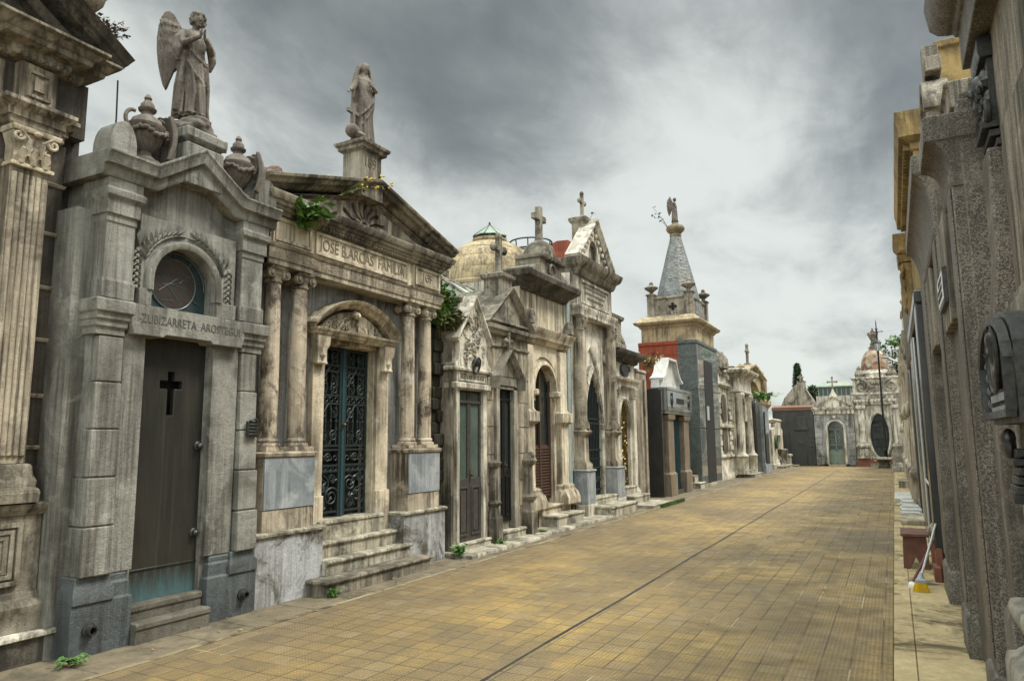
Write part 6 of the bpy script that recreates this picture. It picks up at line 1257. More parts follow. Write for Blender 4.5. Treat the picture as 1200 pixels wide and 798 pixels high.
# --- draped urns (two alike)
def urn(loc):
    t = thing('urn', 'draped stone urn with a garland, left of the praying angel', 'urn', loc)
    x, y, z = loc; m = MB(); q = .98
    m.rings([[(x + r * q * k * math.cos(a), y + r * q * k * math.sin(a), z + h * q) for a, k in [(2 * PI * j / 48, 1 + g * math.cos(12 * 2 * PI * j / 48)) for j in range(48)]] for r, h, g in ((.14, 0, 0), (.14, .05, 0), (.1, .07, 0), (.06, .11, 0), (.055, .14, 0), (.075, .16, .05), (.12, .22, .06), (.145, .29, .05), (.15, .35, .02), (.165, .37, 0), (.165, .395, 0), (.14, .41, 0), (.125, .45, 0), (.08, .485, 0), (.055, .5, 0), (.05, .53, 0), (.075, .545, 0), (.08, .565, 0), (.06, .575, .05), (.055, .61, .08), (.035, .64, .05), (.025, .65, 0), (.035, .67, 0), (.02, .7, 0), (.003, .715, 0))])
    m.build('vessel', M['statue'], t, smooth=50)
    m = MB()
    for sg in (-1, 1): m.tube([(x, y + sg * (.13 + .075 * math.sin(a)), z + .41 + .085 * math.cos(a)) for a in [PI * i / 12 - .15 for i in range(13)]], .018, 8); m.spiral(x, z + .46, y + sg * .17, .035, 1.2, 0, 1, .012, 12, 6) if False else None
    m.build('handle', M['statue'], t)
    m = MB(); rr = random.Random(5)
    for i in range(26): a = -1.5 + i * .12; m.ell((x + .168 * math.cos(a), y + .168 * math.sin(a), z + .335 - .05 * abs(math.cos(a * 2.1)) + rr.uniform(-.012, .012)), (.022, .022, .02), 7, 5)
    m.build('garland', M['statue'], t)
    m = MB(); sh = []
    for i in range(13):
        tt = i / 12; row = []
        for j in range(25):
            w = j / 24; a = PI / 2 - .75 + w * 2.3; fold = abs(((w * 5 + .35 * tt) % 1) - .5) * 2; r = .17 + .05 * fold * (.4 + .6 * tt) + .045 * math.sin(PI * tt); row.append((x + r * math.cos(a), y + r * math.sin(a) + .035, z + .56 - .5 * tt + .05 * math.cos(w * 9) * tt - .07 * abs(w - .5) * (1 - tt)))
        sh.append(row)
    m.rings([r + [(x + (p[0] - x) * .86, y + (p[1] - y) * .86, p[2]) for p in r[::-1]] for r in sh]); m.build('drapery', M['statue'], t, smooth=45)
    return t
u1 = urn((-5.84, 3.98, 4.12))
u2 = copy_tree(u1); u2.location = (-5.84, 5.02, 4.12); u2['label'] = 'draped stone urn with a garland, right of the praying angel'
for u_ in (u1, u2): u_['group'] = 'draped urns beside the praying angel'
u2.rotation_euler = (0, 0, rad(-25))
# --- urn on the far-left pediment
ur = thing('urn', 'pale round stone urn on the slope of the far-left pediment, cut by the top edge', 'urn', (-6.08, 3.48, 5.2))
m = MB(); m.lathe(-6.08, 3.48, [(r, h + .12) for r, h in ((.1, 5.2), (.1, 5.26), (.06, 5.3), (.09, 5.34), (.15, 5.42), (.175, 5.52), (.17, 5.6), (.14, 5.66), (.2, 5.69), (.21, 5.73), (.15, 5.76), (.1, 5.85), (.02, 5.9))], 20); m.build('vessel', M['beige'], ur, smooth=50)
m = MB(); [m.tube([(-6.08, 3.48 + sg * .15, 5.62), (-6.08, 3.48 + sg * .22, 5.7), (-6.08, 3.48 + sg * .18, 5.8)], .018, 7) for sg in (-1, 1)]; m.build('handle', M['beige'], ur)
# --- robed woman with veil and small cross
VH = 1.10; VL = Vector((-5.85, 7.02, 5.49))
vm = thing('woman_statue', 'veiled stone woman with one hand held out standing on the pedestal dated 1891', 'statue', tuple(VL))
mb = MB()
rows = [(.0, -.0, .0, .105, .125, 1), (.05, 0, .0, .095, .115, 1), (.18, 0, 0, .09, .105, .8), (.32, .0, .0, .09, .108, .6), (.45, .0, .005, .09, .112, .45), (.53, .0, .005, .082, .105, .35), (.62, .0, 0, .074, .098, .3), (.70, .0, 0, .075, .105, .25), (.77, -.005, 0, .065, .105, .15), (.815, -.01, 0, .05, .09, .1), (.845, -.008, 0, .04, .055, 0), (.88, .0, 0, .03, .035, 0)]
robe(mb, VH, rows, 8, .11, 1.4)
rr = random.Random(23)
for i in range(18):
    t = 2 * PI * i / 18 + rr.uniform(-.12, .12); zt = rr.uniform(.4, .58); c_, s_ = math.cos(t), math.sin(t); sw = rr.uniform(-.03, .03)
    tubes(mb, VH, [([(c_ * .085, s_ * .105, zt), (c_ * .093, s_ * .112 + sw * .5, zt * .5), (c_ * .107, s_ * .125 + sw, .02)], [.004, .011, .014])])
tubes(mb, VH, [([(.03, .11, .62), (.09, .07, .5), (.1, -.02, .38), (.08, -.09, .3)], [.008, .014, .014, .006]), ([(.03, .11, .58), (.09, .06, .42), (.1, -.02, .28), (.08, -.08, .18)], [.008, .012, .012, .006])])
tubes(mb, VH, [([(-.02, .07, .95), (-.035, .1, .84), (-.03, .125, .7), (-.03, .13, .5), (-.02, .11, .3)], [.022, .034, .04, .036, .015]), ([(-.02, -.07, .95), (-.035, -.1, .84), (-.03, -.12, .7), (-.04, -.12, .5), (-.04, -.1, .3)], [.022, .034, .038, .032, .015]), ([(-.06, 0, .9), (-.075, 0, .7), (-.08, 0, .4)], [.05, .07, .05]),
                ([(.0, -.1, .78), (.01, -.15, .67), (.04, -.2, .6), (.07, -.25, .555)], [.034, .034, .026, .017]), ([(.0, -.12, .7), (.02, -.17, .62), (.02, -.17, .5)], [.03, .03, .012]),
                ([(.0, .1, .78), (.03, .14, .68), (.08, .11, .655), (.105, .04, .69)], [.034, .033, .026, .018])])
head(mb, (.02 * VH, 0, .93 * VH), .058 * VH, (1, -.05, -.3), None)
mb.ell((-.012 * VH, 0, .945 * VH), (.066 * VH, .062 * VH, .072 * VH), 14, 10)
me = bake(mb, .008); ex = MB(); hand(ex, (.07 * VH, -.252 * VH, .553 * VH), (.4, -.6, -.65), (.8, .2, .4), .08 * VH, -1, .3); hand(ex, (.102 * VH, .045 * VH, .69 * VH), (.15, -.8, .45), (-.9, 0, 0), .08 * VH, 1, .3)
place(me, ex, VL, rad(-16), '', None).build('figure', M['statue'], vm, smooth=60)
m = MB(); cross_shape(m, 0, 0, 0, .36, .2, .045, False)
m2 = MB(); m2.add([(VL.x + .02 + p[1], VL.y - .24 + p[0], VL.z + .08 + p[2]) for p in m.v], m.f); m2.ell((VL.x + .03, VL.y - .25, VL.z + .07), (.09, .1, .09), 10, 7); m2.ell((VL.x + .05, VL.y - .16, VL.z + .03), (.09, .12, .06), 10, 6); m2.build('cross_on_rock', M['statue'], vm, smooth=40)
# --- small angel on the spire
sa_ = thing('angel_statue', 'small dark angel with folded wings on the ball of the slate spire', 'statue', SPIRE)
me, ex = angel_body(.95, .012, False); place(me, None, Vector(SPIRE), rad(15), '', None).build('figure', M['statue'], sa_, smooth=60)

# ================================================================ plants
def weed(name, label, loc, fn, cat='plant', group=None):
    t = thing(name, label, cat, loc, group); fn(t, *loc); return t
def stems(t, x, y, z, n, h, spread, leafmat, stemmat, ls, seed, lean=(0, 0), leaves=6, flower=None):
    rr = random.Random(seed); s = MB(); l = MB(); f = MB()
    for i in range(n):
        a = rr.uniform(0, 6.3); d = rr.uniform(.2, 1) * spread; hh = h * rr.uniform(.6, 1.1)
        p = [(x + rr.uniform(-.03, .03), y + rr.uniform(-.03, .03), z)]
        for k_ in range(1, 5):
            q = k_ / 4; p.append((x + math.cos(a) * d * q ** 1.6 + lean[0] * q, y + math.sin(a) * d * q ** 1.6 + lean[1] * q, z + hh * q - .25 * hh * q * q))
        s.tube(p, [.008, .007, .005, .004, .002], 5)
        for k_ in range(leaves):
            q = rr.uniform(.25, 1); j = min(int(q * 4), 3); w = q * 4 - j; b = Vector(p[j]).lerp(Vector(p[j + 1]), w)
            leaf3(l, b, ls * rr.uniform(.6, 1.2), rr)
        if flower:
            for k_ in range(4): f.ell((p[-1][0] + rr.uniform(-.04, .04), p[-1][1] + rr.uniform(-.04, .04), p[-1][2] + rr.uniform(-.03, .03)), (.016, .016, .014), 6, 4)
    s.build('stem', stemmat, t); l.build('foliage', leafmat, t, smooth=0)
    if flower: f.build('flower', flower, t)
weed('shrub', 'broad-leaved green weed hanging from the left end of the columned mausoleum cornice', (-5.68, 5.78, 4.0), lambda t, x, y, z: stems(t, x, y, z, 12, .38, .34, M['leafmid'], M['leafmid'], .15, 3, (.1, .08), 13))
weed('shrub', 'thin yellow-flowered weed growing on the pediment slope below the veiled statue', (-5.72, 6.45, 4.58), lambda t, x, y, z: stems(t, x, y, z, 12, .34, .42, M['leafolive'], M['leafolive'], .06, 5, (.05, .25), 6, M['yellowflower']))
weed('dry_grass_tuft', 'dry feathery grass tuft on the roof of the far-left mausoleum', (-6.1, 3.62, 5.18), lambda t, x, y, z: stems(t, x, y, z, 30, .42, .2, M['drygrey'], M['drygrey'], .05, 7, (0, .12), 12))
def fern(t, x, y, z):
    rr = random.Random(9); l = MB(); s = MB()
    for i in range(11):
        a = rr.uniform(-2.0, 1.9); L = rr.uniform(.09, .17); pr = None
        for k_ in range(9):
            q = k_ / 8; p = Vector((x + math.cos(a) * L * q, y + math.sin(a) * L * q, z + .02 + .16 * q - .15 * q * q))
            if pr is not None:
                for sg in (-1, 1):
                    d = Vector((math.cos(a + sg * 1.1), math.sin(a + sg * 1.1), .1)); leaf3(l, p, .05 * (1.1 - q * .7), rr, 1, d)
            pr = p
        s.tube([(x, y, z), (x + math.cos(a) * L * .5, y + math.sin(a) * L * .5, z + .06), (x + math.cos(a) * L, y + math.sin(a) * L, z + .03)], .004, 5)
    l.build('foliage', M['leafgreen'], t, smooth=0); s.build('stem', M['leafgreen'], t)
weed('fern', 'bright green fern sprouting at the foot of the dark slate plinth, bottom left', (-5.62, 3.5, .0), fern)
for i, (x, y, lab) in enumerate(((-5.6, 8.98, 'green weed tuft at the foot of the dark mossy wall strip'), (-5.58, 10.18, 'small weed beside the step of the carved gable tomb'), (-5.45, 6.2, 'little weed at the left corner of the lowest broad marble step'), (-5.62, 11.75, 'low weed where the plinth of the cream arched mausoleum begins'))):
    weed('weed', lab, (x, y, .0), lambda t, x, y, z: stems(t, x, y, z, 14, (.24, .14, .12, .12)[i], (.16, .1, .1, .12)[i], M['leafgreen'], M['leafmid'], (.1, .07, .06, .06)[i], 20 + i, leaves=6), group='weeds along the foot of the left row')
def bush(t, x, y, z):
    l = MB(); l2 = MB(); d = MB(); s = MB(); rr = random.Random(31)
    for cx, cy, cz, r in ((-.1, -.12, .55, .2), (.05, .0, .35, .22), (-.15, .2, .25, .22), (0, -.1, .12, .22), (-.2, .0, .75, .14)): foliage(l, 330, (x + cx + .1, y + cy, z + cz), (r, r, r), .1, .5, rr)
    for cx, cy, cz, r in ((.1, .35, .05, .2), (.0, .6, .0, .18), (.12, .15, .02, .2), (.1, .75, .2, .16)): foliage(l2, 330, (x + cx + .1, y + cy, z + cz), (r * .7, r, r * .8), .09, .5, rr)
    for i in range(50):
        a = (x + rr.uniform(-.1, .25), y + rr.uniform(-.2, .75), z + rr.uniform(-.05, .12)); d.tube([a, (a[0] + rr.uniform(0, .1), a[1] + rr.uniform(-.1, .1), a[2] + rr.uniform(.0, .2)), (a[0] + rr.uniform(.05, .2), a[1] + rr.uniform(-.15, .15), a[2] - rr.uniform(0, .25))], [.006, .005, .002], 4)
    for i in range(6): s.tube([(x, y, z - .1), (x + rr.uniform(-.2, .1), y + rr.uniform(-.2, .3), z + .3), (x + rr.uniform(-.25, .1), y + rr.uniform(-.3, .3), z + .8)], [.015, .01, .004], 5)
    l.build('foliage', M['leafmid'], t, smooth=0); l2.build('undergrowth', M['leafolive'], t, smooth=0); d.build('dry_stems', M['drygrass'], t); s.build('branch', M['bark'], t)
weed('shrub', 'leafy shrub with dry grass crowning the mossy old wall strip', (-6.05, 9.0, 3.42), bush)
weed('shrub', 'straw-coloured weeds on top of the blank stained wall by the orange tower side', (-6.1, 20.0, 3.55), lambda t, x, y, z: stems(t, x, y, z, 60, .7, .5, M['drygrass'], M['drygrass'], .09, 41, (.0, .1), 7))
weed('shrub', 'bright green grass clump growing inside the roofless portico', (-6.5, 37.4, 3.4), lambda t, x, y, z: stems(t, x, y, z, 110, .6, 1.7, M['leafgreen'], M['leafgreen'], .3, 43, (.2, 0), 6))
weed('shrub', 'bare twig with a few leaves beside the small spire angel', (SPIRE[0] - .22, SPIRE[1] - .15, SPIRE[2] - .28), lambda t, x, y, z: stems(t, x, y, z, 3, .95, .25, M['leafdark'], M['bark'], .13, 47, (-.3, -.75), 7))
weed('shrub', 'thin twig leaning from the cross block of the gothic mausoleum', (-6.3, 16.05, 6.9), lambda t, x, y, z: stems(t, x, y, z, 3, .3, .45, M['leafdark'], M['bark'], .09, 49, (0, .2), 4))
# strip of grass along a step
g = MB(); rr = random.Random(6)
for i in range(420):
    y = rr.uniform(17.4, 19.4); x = -5.10 + rr.uniform(-.03, .05); h = rr.uniform(.04, .11)
    leaf3(g, (x, y, 0), h, rr, 1, Vector((rr.uniform(.0, .5), rr.uniform(-.4, .4), 1)))
q = g.build('grass', M['stepgrass'], loc=(-5.1, 18.4, 0), smooth=0); tag(q, 'strip of bright grass along the low step of the white gilded-gate tomb', 'grass', None, 'stuff')
l = MB(); rr = random.Random(19)
for i in range(240):
    y = rr.uniform(2.2, 24); x = rr.choice((-5.72, -5.55, -5.3, -5.2)) + rr.uniform(-.1, .1)
    if -5.75 < x: leaf3(l, (x, y, .014), rr.uniform(.02, .05), rr, 1, Vector((rr.uniform(-1, 1), rr.uniform(-1, 1), rr.uniform(0, .15))))
q = l.build('fallen_leaves', M['drygrass'], loc=(-5.5, 8, 0), smooth=0); tag(q, 'scatter of small dry leaves along the foot of the left row', 'leaves', None, 'stuff')
# trees beyond the end of the street
def tree(name, label, loc, h, crowns, n, ls, mat, trunk_r=.16):
    t = thing(name, label, 'tree', loc, 'trees beyond the end of the street'); x, y, z = loc; m = MB(); rr = random.Random(int(x * 10 + h * 7)); c = MB()
    m.tube([(x, y, 0), (x + .1, y, h * .4), (x - .05, y, h * .75), (x, y, h * .92)], [trunk_r, trunk_r * .8, trunk_r * .4, .03], 8)
    for cx, cy, cz, r0, r1 in crowns:
        m.tube([(x, y, h * .4), (x + cx * .6, y + cy * .6, cz * .85), (x + cx, y + cy, cz)], [trunk_r * .5, trunk_r * .3, .03], 6)
        foliage(c, n, (x + cx, y + cy, cz), (r0, r0, r1), ls, .42, rr)
    m.build('trunk', M['bark'], t); c.build('crown', mat, t, smooth=0); return t
tree('cypress_tree', 'slim dark cypress rising behind the broken stone gable', (-6.35, 60, 0), 7.3, [(0, 0, 3.2, .42, 1.6), (0, 0, 4.6, .44, 1.5), (0, 0, 5.8, .36, 1.2), (0, 0, 6.8, .2, .65)], 2200, .17, M['leafdark'])
tree('tree', 'small dark round-crowned tree between the stone gable and the white pediment', (-5.5, 62, 0), 5.6, [(-.5, 0, 4.6, .6, .7), (.3, 0, 4.9, .7, .7), (.2, .3, 4.2, .8, .7), (0, 0, 5.4, .35, .35)], 800, .22, M['leafdark'])
tree('tree', 'open-branched tree with sparse leaves beside the mosaic dome lamp', (.3, 56, 0), 8.3, [(-.9, 0, 7.7, .5, .4), (.2, 0, 8.2, .6, .4), (-.4, .2, 7.2, .6, .5), (.6, 0, 7.3, .5, .4)], 190, .24, M['leafmid'], .12)
tree('tree', 'dense dark evergreen tree behind the right-hand row end', (1.0, 58, 0), 7.2, [(-.7, 0, 6.1, 1.0, .7), (.5, 0, 6.5, 1.2, .8), (-.2, .3, 5.3, 1.4, .8), (1.2, 0, 5.6, 1.2, .9), (0, 0, 4.5, 1.5, .9)], 900, .3, M['leafdark'], .2)

# ================================================================ things standing on the pavement
st = thing('stool', 'dark red-brown wooden plank stool with V-notched legs on the right pavement', 'stool', (.13, 10.85, 0))
m = MB(); m.box(-.02, .29, 10.55, 11.22, .41, .445); m.build('seat', M['wood'], st, bevel=.004)
for y in (10.62, 11.13):
    m = MB(); m.prism([(.005, .41), (.02 - .03, 0), (.055, 0), (.135, .15), (.215, 0), (.28, 0), (.265, .41)], y - .014, y + .014); m.v = [(p[0], p[1], p[2]) for p in m.v]; m.build('leg', M['wood'], st, bevel=.003)
m = MB(); m.box(.01, .035, 10.6, 11.15, .33, .405); m.box(.235, .26, 10.6, 11.15, .33, .405); m.box(.0, .03, 10.6, 11.15, .16, .19); m.build('rail', M['wood'], st, bevel=.003)
bw = thing('broom', 'broom with yellow bristles and a long pale metal handle leaning on the granite', 'broom', (.16, 9.2, 0))
m = MB(); m.tube([(.155, 9.2, .17), (.30, 9.75, .50), (.425, 10.25, .80)], .013, 8); m.build('handle', M['aluminium'], bw)
m = MB(); m.tube([(.15, 9.18, .19), (.14, 9.14, .12)], [.02, .045], 10); m.stack(.09, .19, 9.09, 9.16, [(0, .10), (.0, .13), (-.02, .15)], b=1); m.build('head', M['greyplastic'], bw)
m = MB(); rr = random.Random(3)
for i in range(150):
    a, b = rr.uniform(.09, .19), rr.uniform(9.095, 9.155); m.tube([(a, b, .11), (a + (a - .14) * .5 + rr.uniform(-.01, .01), b + (b - 9.125) * .4 - .02, .012)], .0045, 4)
m.build('bristles', M['bristle'], bw)
bb = thing('broom', 'brush with a dark brown handle and white head lying propped beside the yellow broom', 'broom', (.06, 9.3, 0))
m = MB(); m.tube([(.06, 9.32, .06), (.22, 9.85, .27), (.4, 10.45, .52)], .015, 8); m.build('handle', M['wood'], bb)
m = MB(); m.stack(.02, .09, 9.22, 9.34, [(-.01, .0), (0, .015), (.0, .05), (-.015, .075)], b=1); m.build('head', M['whiteplastic'], bb, bevel=.01)
for i, (x0, x1, y0, y1, z0, z1, lab) in enumerate(((.30, .37, 9.75, 10.15, 0, .17, 'terracotta block lowest and nearest in the pile by the brooms'), (.34, .40, 9.95, 10.4, 0, .36, 'tall terracotta block standing behind the broom handles'), (.31, .39, 10.4, 10.7, .0, .42, 'terracotta block at the back of the pile under the white bag'))):
    m = MB(); m.stack(x0, x1, y0, y1, [(-.006, z0), (0, z0 + .01), (0, z1 - .03), (-.004, z1)], b=1); m.box(x0 - .006, x0 + .0, y0 + .04, y1 - .04, z0 + .04, z1 - .06); q = m.build('terracotta_block', M['terracotta'], loc=((x0 + x1) / 2, (y0 + y1) / 2, 0), bevel=.004); tag(q, lab, 'block', 'terracotta blocks piled by the brooms')
m = MB(); m.ell((.35, 10.5, .5), (.08, .12, .09), 12, 8); m.ell((.37, 10.45, .57), (.05, .06, .05), 9, 6); m.ell((.34, 10.6, .47), (.06, .09, .05), 9, 6)
q = m.build('bag', M['cream'], loc=(.35, 10.5, .42), smooth=60); tag(q, 'crumpled pale cloth bag on top of the terracotta pile', 'bag')
m = MB(); m.ell((.39, 10.05, .42), (.035, .06, .06), 10, 7); m.ell((.4, 10.12, .4), (.03, .05, .04), 9, 6); q = m.build('bag', M['whiteplastic'], loc=(.39, 10.05, .36), smooth=60); tag(q, 'small white plastic bag lying on the tall terracotta block', 'bag')
SL = [(.0, .43, 15.7, 17.3, .10, 'cream', 'broad cream marble slab nearest the stool')] + [(.0 + .02 * (i % 3), .37 + .04 * (i % 2), 17.4 + i * .42, 17.74 + i * .42, .09 + .035 * (i % 3), 'white', None) for i in range(8)] + [(-.1, .42, 21.3, 23.6, .10, 'white', 'broad bright white marble slab beyond the narrow strips')]
for i, (x0, x1, y0, y1, z1, mt, lab) in enumerate(SL):
    m = MB(); m.stack(x0, x1, y0, y1, [(-.006, .0), (0, .01), (0, z1 - .01), (-.008, z1)], b=1)
    q = m.build('marble_slab', {'cream': M['cream'], 'white': M['whitepaint']}[mt], loc=((x0 + x1) / 2, (y0 + y1) / 2, 0), bevel=.004); tag(q, lab or 'narrow white marble strip lying in the row between the two broad slabs', 'slab', 'marble slabs stacked on the right pavement')
m = MB(); m.stack(.02, .42, 27, 28.4, [(0, 0), (0, .2), (.01, .22)], b=1); q = m.build('stone_step', M['rust'], loc=(.2, 27.7, 0), bevel=.01); tag(q, 'low brownish stone step on the pavement past the white slabs', 'step')
hs = thing('headstone', 'grey rounded-top headstone on a white and grey base at the end of the right pavement', 'headstone', (.22, 40, 0))
m = MB(end_frame(40)); m.prism([(-.16, .42)] + [(-.16, .95)] + arc(.23, .92, .3, PI - .1, .1, 12, .39) + [(.62, .95), (.62, .42)], -.1, .06); m.build('tablet', M['greyrender'], hs, bevel=.01)
m = MB(end_frame(40)); m.stack(-.12, .58, -.2, .3, [(.03, .22), (.03, .4), (0, .43)]); m.build('white_base', M['white'], hs, bevel=.01); m = MB(end_frame(40)); m.stack(-.2, .64, -.2, .9, [(0, 0), (0, .2), (-.02, .23)]); m.build('step', M['greyrender'], hs, bevel=.01)
bn = thing('bench', 'stone bench with thin pale seat on thick dark pedestal before the mosaic-domed mausoleum', 'bench', (-.62, 44, 0))
m = MB(); m.stack(-1.2, -.1, 43.75, 44.25, [(-.03, .46), (0, .48), (0, .56), (-.02, .58)], b=1); m.build('seat', M['white'], bn, bevel=.01)
m = MB(); m.stack(-.85, -.35, 43.85, 44.15, [(.03, 0), (.03, .1), (-.03, .16), (-.03, .3), (.12, .44), (.12, .46)], b=1); m.build('pedestal', M['darkstone'], bn, bevel=.01)
lp = thing('street_lamp', 'tall slender black iron lamp post rising behind the stone bench', 'street lamp', (-.47, 44.9, 0))
x, y = -.47, 44.9; m = MB(); m.lathe(x, y, [(.16, 0), (.16, .2), (.1, .3), (.09, .9), (.12, .95), (.07, 1.05), (.055, 2.5), (.045, 6.3), (.08, 6.36), (.04, 6.42)], 14); m.build('pole', M['blackiron'], lp, smooth=40)
m = MB(); m.lathe(x, y, [(.08, 6.42), (.17, 6.85)], 6); ln = m.build('lantern', M['paleglass'], lp, smooth=0)
m = MB()
for i in range(6): a = 2 * PI * i / 6; m.tube([(x + .085 * math.cos(a), y + .085 * math.sin(a), 6.42), (x + .18 * math.cos(a), y + .18 * math.sin(a), 6.86)], .012, 5)
m.lathe(x, y, [(.2, 6.85), (.21, 6.88), (.12, 7.0), (.05, 7.05), (.04, 7.6), (.08, 7.66), (.03, 7.72), (.025, 8.0), (.0, 8.25)], 10)
m.tube([(x - .28, y, 7.5), (x + .28, y, 7.5)], .02, 6); m.ell((x - .28, y, 7.5), (.04, .04, .04), 6, 4); m.ell((x + .28, y, 7.5), (.04, .04, .04), 6, 4); m.build('cap', M['blackiron'], ln)
lp2 = thing('street_lamp', 'curved grey lamp arm reaching from the right row in front of the dark evergreen', 'street lamp', (.5, 34.2, 0))
m = MB(); m.tube([(.55, 34.2, 3.8), (.55, 34.2, 4.55), (.45, 34.2, 4.75), (.2, 34.2, 4.85), (.02, 34.2, 4.95)], .03, 8); m.tube([(.55, 34.2, 0), (.55, 34.2, 3.8)], .04, 8); m.build('arm', M['aluminium'], lp2); m = MB(); m.ell((-.1, 34.2, 4.99), (.17, .08, .05), 12, 6); m.build('lamp_head', M['greyplastic'], lp2, smooth=60)
# thin hanging wire
m = MB(); m.tube([(-5.9, 3.72, 4.85), (-5.9, 3.73, 4.5), (-5.9, 3.72, 4.1)], .008, 6); q = m.build('wire', M['blackiron'], loc=(-5.9, 3.72, 4.1)); tag(q, 'black cable hanging from the eaves of the far-left mausoleum', 'cable')
# raised slabs at the foot of the left row
for x0, x1, y0, y1, lab in ((-5.95, -5.36, 8.95, 11.4, 'low pale stone slab before the carved gable tomb'), (-5.95, -5.42, 11.5, 15.0, 'low pale stone slab before the cream arched mausoleum')):
    m = MB(); m.stack(x0, x1, y0, y1, [(0, -.02), (0, .035), (-.01, .05)], b=1); q = m.build('stone_slab', M['stepstone'], loc=((x0 + x1) / 2, (y0 + y1) / 2, 0), bevel=.006); tag(q, lab, 'slab', 'low slabs along the left row')
# ================================================================ ground
m = MB(); m.box(-400, 400, -200, 600, -.6, -.03); struct('ground', m, M['earth'])
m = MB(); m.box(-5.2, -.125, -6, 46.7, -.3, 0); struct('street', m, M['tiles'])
m = MB(); rr = random.Random(1)
y = -6
while y < 46:
    L = rr.uniform(.5, 1.1); m.stack(-6.4, -5.206, y, y + L - .006, [(0, -.3), (0, -.008), (-.008, 0.0)], b=1); y += L
struct('left_pavement', m, M['kerb'])
m = MB(); y = -6
while y < 46.5:
    L = rr.uniform(.5, 2.2); m.box(-5.2, -5.145, y, y + L - .004, -.1, .004 + rr.uniform(0, .004)); y += L
struct('kerb', m, M['kerbstone'])
m = MB(); y = 1.0
while y < 46.5:
    L = rr.uniform(.95, 1.5); dz = rr.uniform(-.004, .004)
    m.stack(-.12, .03, y, y + L - .008, [(0, -.3), (0, .004 + dz), (-.006, .01 + dz)], b=1); m.stack(.034, .64, y, y + L - .008, [(0, -.3), (0, .004 + dz), (-.006, .01 + dz)], b=1); y += L
struct('right_pavement', m, M['paving'])
m = MB(); y = -2
px = -2.66
while y < 41:
    L = rr.uniform(.8, 2.0); nx = -2.64 + rr.uniform(-.012, .012); w = rr.uniform(.010, .017); m.add([(px - w, y, .003), (px + w, y, .003), (nx + w, y + L, .003), (nx - w, y + L, .003)], [[0, 1, 2, 3]]); px = nx; y += L
struct('expansion_joint', m, M['crack'], smooth=0)

# ================================================================ sky: overcast, as the world around the scene
SUN_EL, SUN_ROT = rad(58), rad(62)
W = bpy.data.worlds.new('World'); S.world = W; W.use_nodes = True; t = W.node_tree; N = t.nodes; N.clear()
def nd(ty, ins=None, **kw):
    n = N.new(ty)
    for k_, v in kw.items(): setattr(n, k_, v)
    for k_, v in (ins or {}).items():
        if isinstance(v, bpy.types.NodeSocket): t.links.new(v, n.inputs[k_])
        else: n.inputs[k_].default_value = v
    return n
def mth(op, a, b=0, c=None):
    n = nd('ShaderNodeMath', {0: a, 1: b}, operation=op)
    return n.outputs[0]
def rmp(x, a, b, lo=0, hi=1): return nd('ShaderNodeMapRange', {'Value': x, 'From Min': a, 'From Max': b, 'To Min': lo, 'To Max': hi}, interpolation_type='SMOOTHSTEP').outputs[0]
def mx(f, a, b):
    n = N.new('ShaderNodeMix'); n.data_type = 'RGBA'
    for i, v in ((0, f), (6, a), (7, b)):
        if isinstance(v, bpy.types.NodeSocket): t.links.new(v, n.inputs[i])
        else: n.inputs[i].default_value = v if i == 0 else (*v, 1)
    return n.outputs[2]
sky = nd('ShaderNodeTexSky', sky_type='NISHITA', sun_disc=False, sun_elevation=SUN_EL, sun_rotation=SUN_ROT)
tc = nd('ShaderNodeTexCoord').outputs['Generated']
xyz = nd('ShaderNodeSeparateXYZ', {0: tc}).outputs
zz = mth('ADD', mth('MAXIMUM', xyz[2], 0), .34)
cv = nd('ShaderNodeCombineXYZ', {0: mth('DIVIDE', xyz[0], zz), 1: mth('DIVIDE', xyz[1], zz), 2: 0}).outputs[0]
def cn(scale, detail, rough, off, dist=.4):
    mp = nd('ShaderNodeMapping', {'Vector': cv, 'Location': off, 'Scale': (1, .75, 1)}).outputs[0]
    return nd('ShaderNodeTexNoise', {'Vector': mp, 'Scale': scale, 'Detail': detail, 'Roughness': rough, 'Distortion': dist}).outputs[0]
n1 = cn(.85, 8, .52, (CLOUD_X, CLOUD_Y, 0)); n2 = cn(2.5, 8, .56, (1.2, 5.1, 0)); 
up = mth('MAXIMUM', xyz[2], 0)
def near(d, pw):   # broad brighter / darker cloud banks around given directions
    v = Vector(d).normalized(); dp = nd('ShaderNodeVectorMath', {0: tc, 1: tuple(v)}, operation='DOT_PRODUCT').outputs['Value']
    return mth('POWER', mth('MAXIMUM', dp, 0), pw)
n3 = cn(5.6, 7, .58, (4.2, 2.2, 0), .6)
v = mth('ADD', mth('ADD', mth('MULTIPLY', n1, 1.25), mth('MULTIPLY', n2, 1.05)), mth('MULTIPLY', n3, .5))
for d, pw, a in CLOUD_BANKS: v = mth('ADD', v, mth('MULTIPLY', near(d, pw), a))
lum = rmp(v, LUM0, LUM1)
cc = nd('ShaderNodeValToRGB', {0: lum}); e = cc.color_ramp.elements
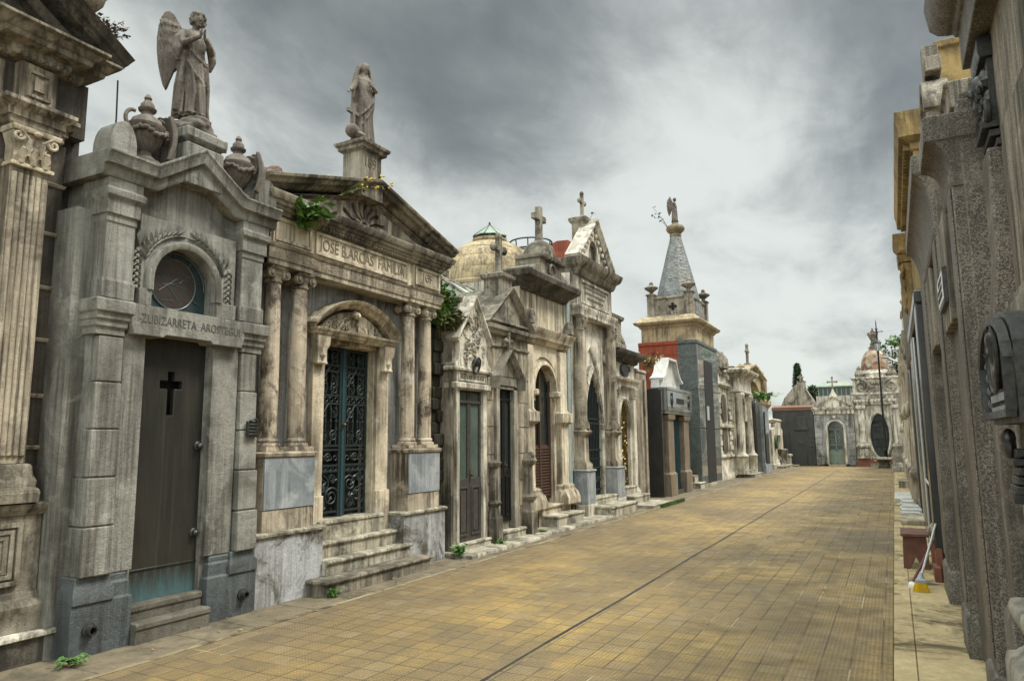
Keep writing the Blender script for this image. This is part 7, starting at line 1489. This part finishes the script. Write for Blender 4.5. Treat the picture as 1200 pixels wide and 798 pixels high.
e[0].position = 0; e[0].color = (.68, .75, .735, 1); e[1].position = 1; e[1].color = (3.0, 3.13, 3.05, 1)
q = e.new(.3); q.color = (1.07, 1.15, 1.135, 1); q = e.new(.62); q.color = (1.75, 1.85, 1.83, 1)
# unseen overcast overhead and behind the camera, boosted to light the facades
ov = mth('ADD', rmp(xyz[2], .55, .9, 0, OVERHEAD_BOOST), rmp(mth('MULTIPLY', xyz[1], -1), .0, .7, 0, BEHIND_BOOST))
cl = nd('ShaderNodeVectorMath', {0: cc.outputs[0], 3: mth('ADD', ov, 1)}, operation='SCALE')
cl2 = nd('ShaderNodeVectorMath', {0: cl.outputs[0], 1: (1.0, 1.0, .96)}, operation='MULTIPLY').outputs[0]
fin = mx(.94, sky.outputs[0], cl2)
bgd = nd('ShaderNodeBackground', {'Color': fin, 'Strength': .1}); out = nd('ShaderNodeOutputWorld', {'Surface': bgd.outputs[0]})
sl = bpy.data.lights.new('sun', 'SUN'); sl.energy = SUN_E; sl.angle = rad(14); sl.color = (1, .94, .84)
so = bpy.data.objects.new('sun', sl); COL.objects.link(so)
d = Vector((math.sin(SUN_ROT) * math.cos(SUN_EL), math.cos(SUN_ROT) * math.cos(SUN_EL), math.sin(SUN_EL)))
so.rotation_euler = d.to_track_quat('Z', 'Y').to_euler(); so.location = (0, 0, 30)
# ================================================================ camera
cam = bpy.data.cameras.new('camera'); co = bpy.data.objects.new('camera', cam); COL.objects.link(co)
cam.sensor_width = 36; cam.lens = 843.56 / 1200 * 36; cam.clip_start = .05; cam.clip_end = 2000
Rm = Matrix(((0.88485639, 0.07093665, 0.46043149), (0.46579311, -0.11748799, -0.87705949), (-0.00812049, 0.99053751, -0.13700181)))
co.matrix_world = Matrix.Translation((0, 0, 1.65)) @ Rm.to_4x4()
S.camera = co
S.view_settings.view_transform = 'Standard'; S.view_settings.look = 'None'; S.view_settings.exposure = EXPOSURE; S.view_settings.gamma = 1
S.render.engine = 'CYCLES'; S.cycles.max_bounces = 6; S.cycles.diffuse_bounces = 4; S.cycles.glossy_bounces = 3; S.cycles.use_denoising = True
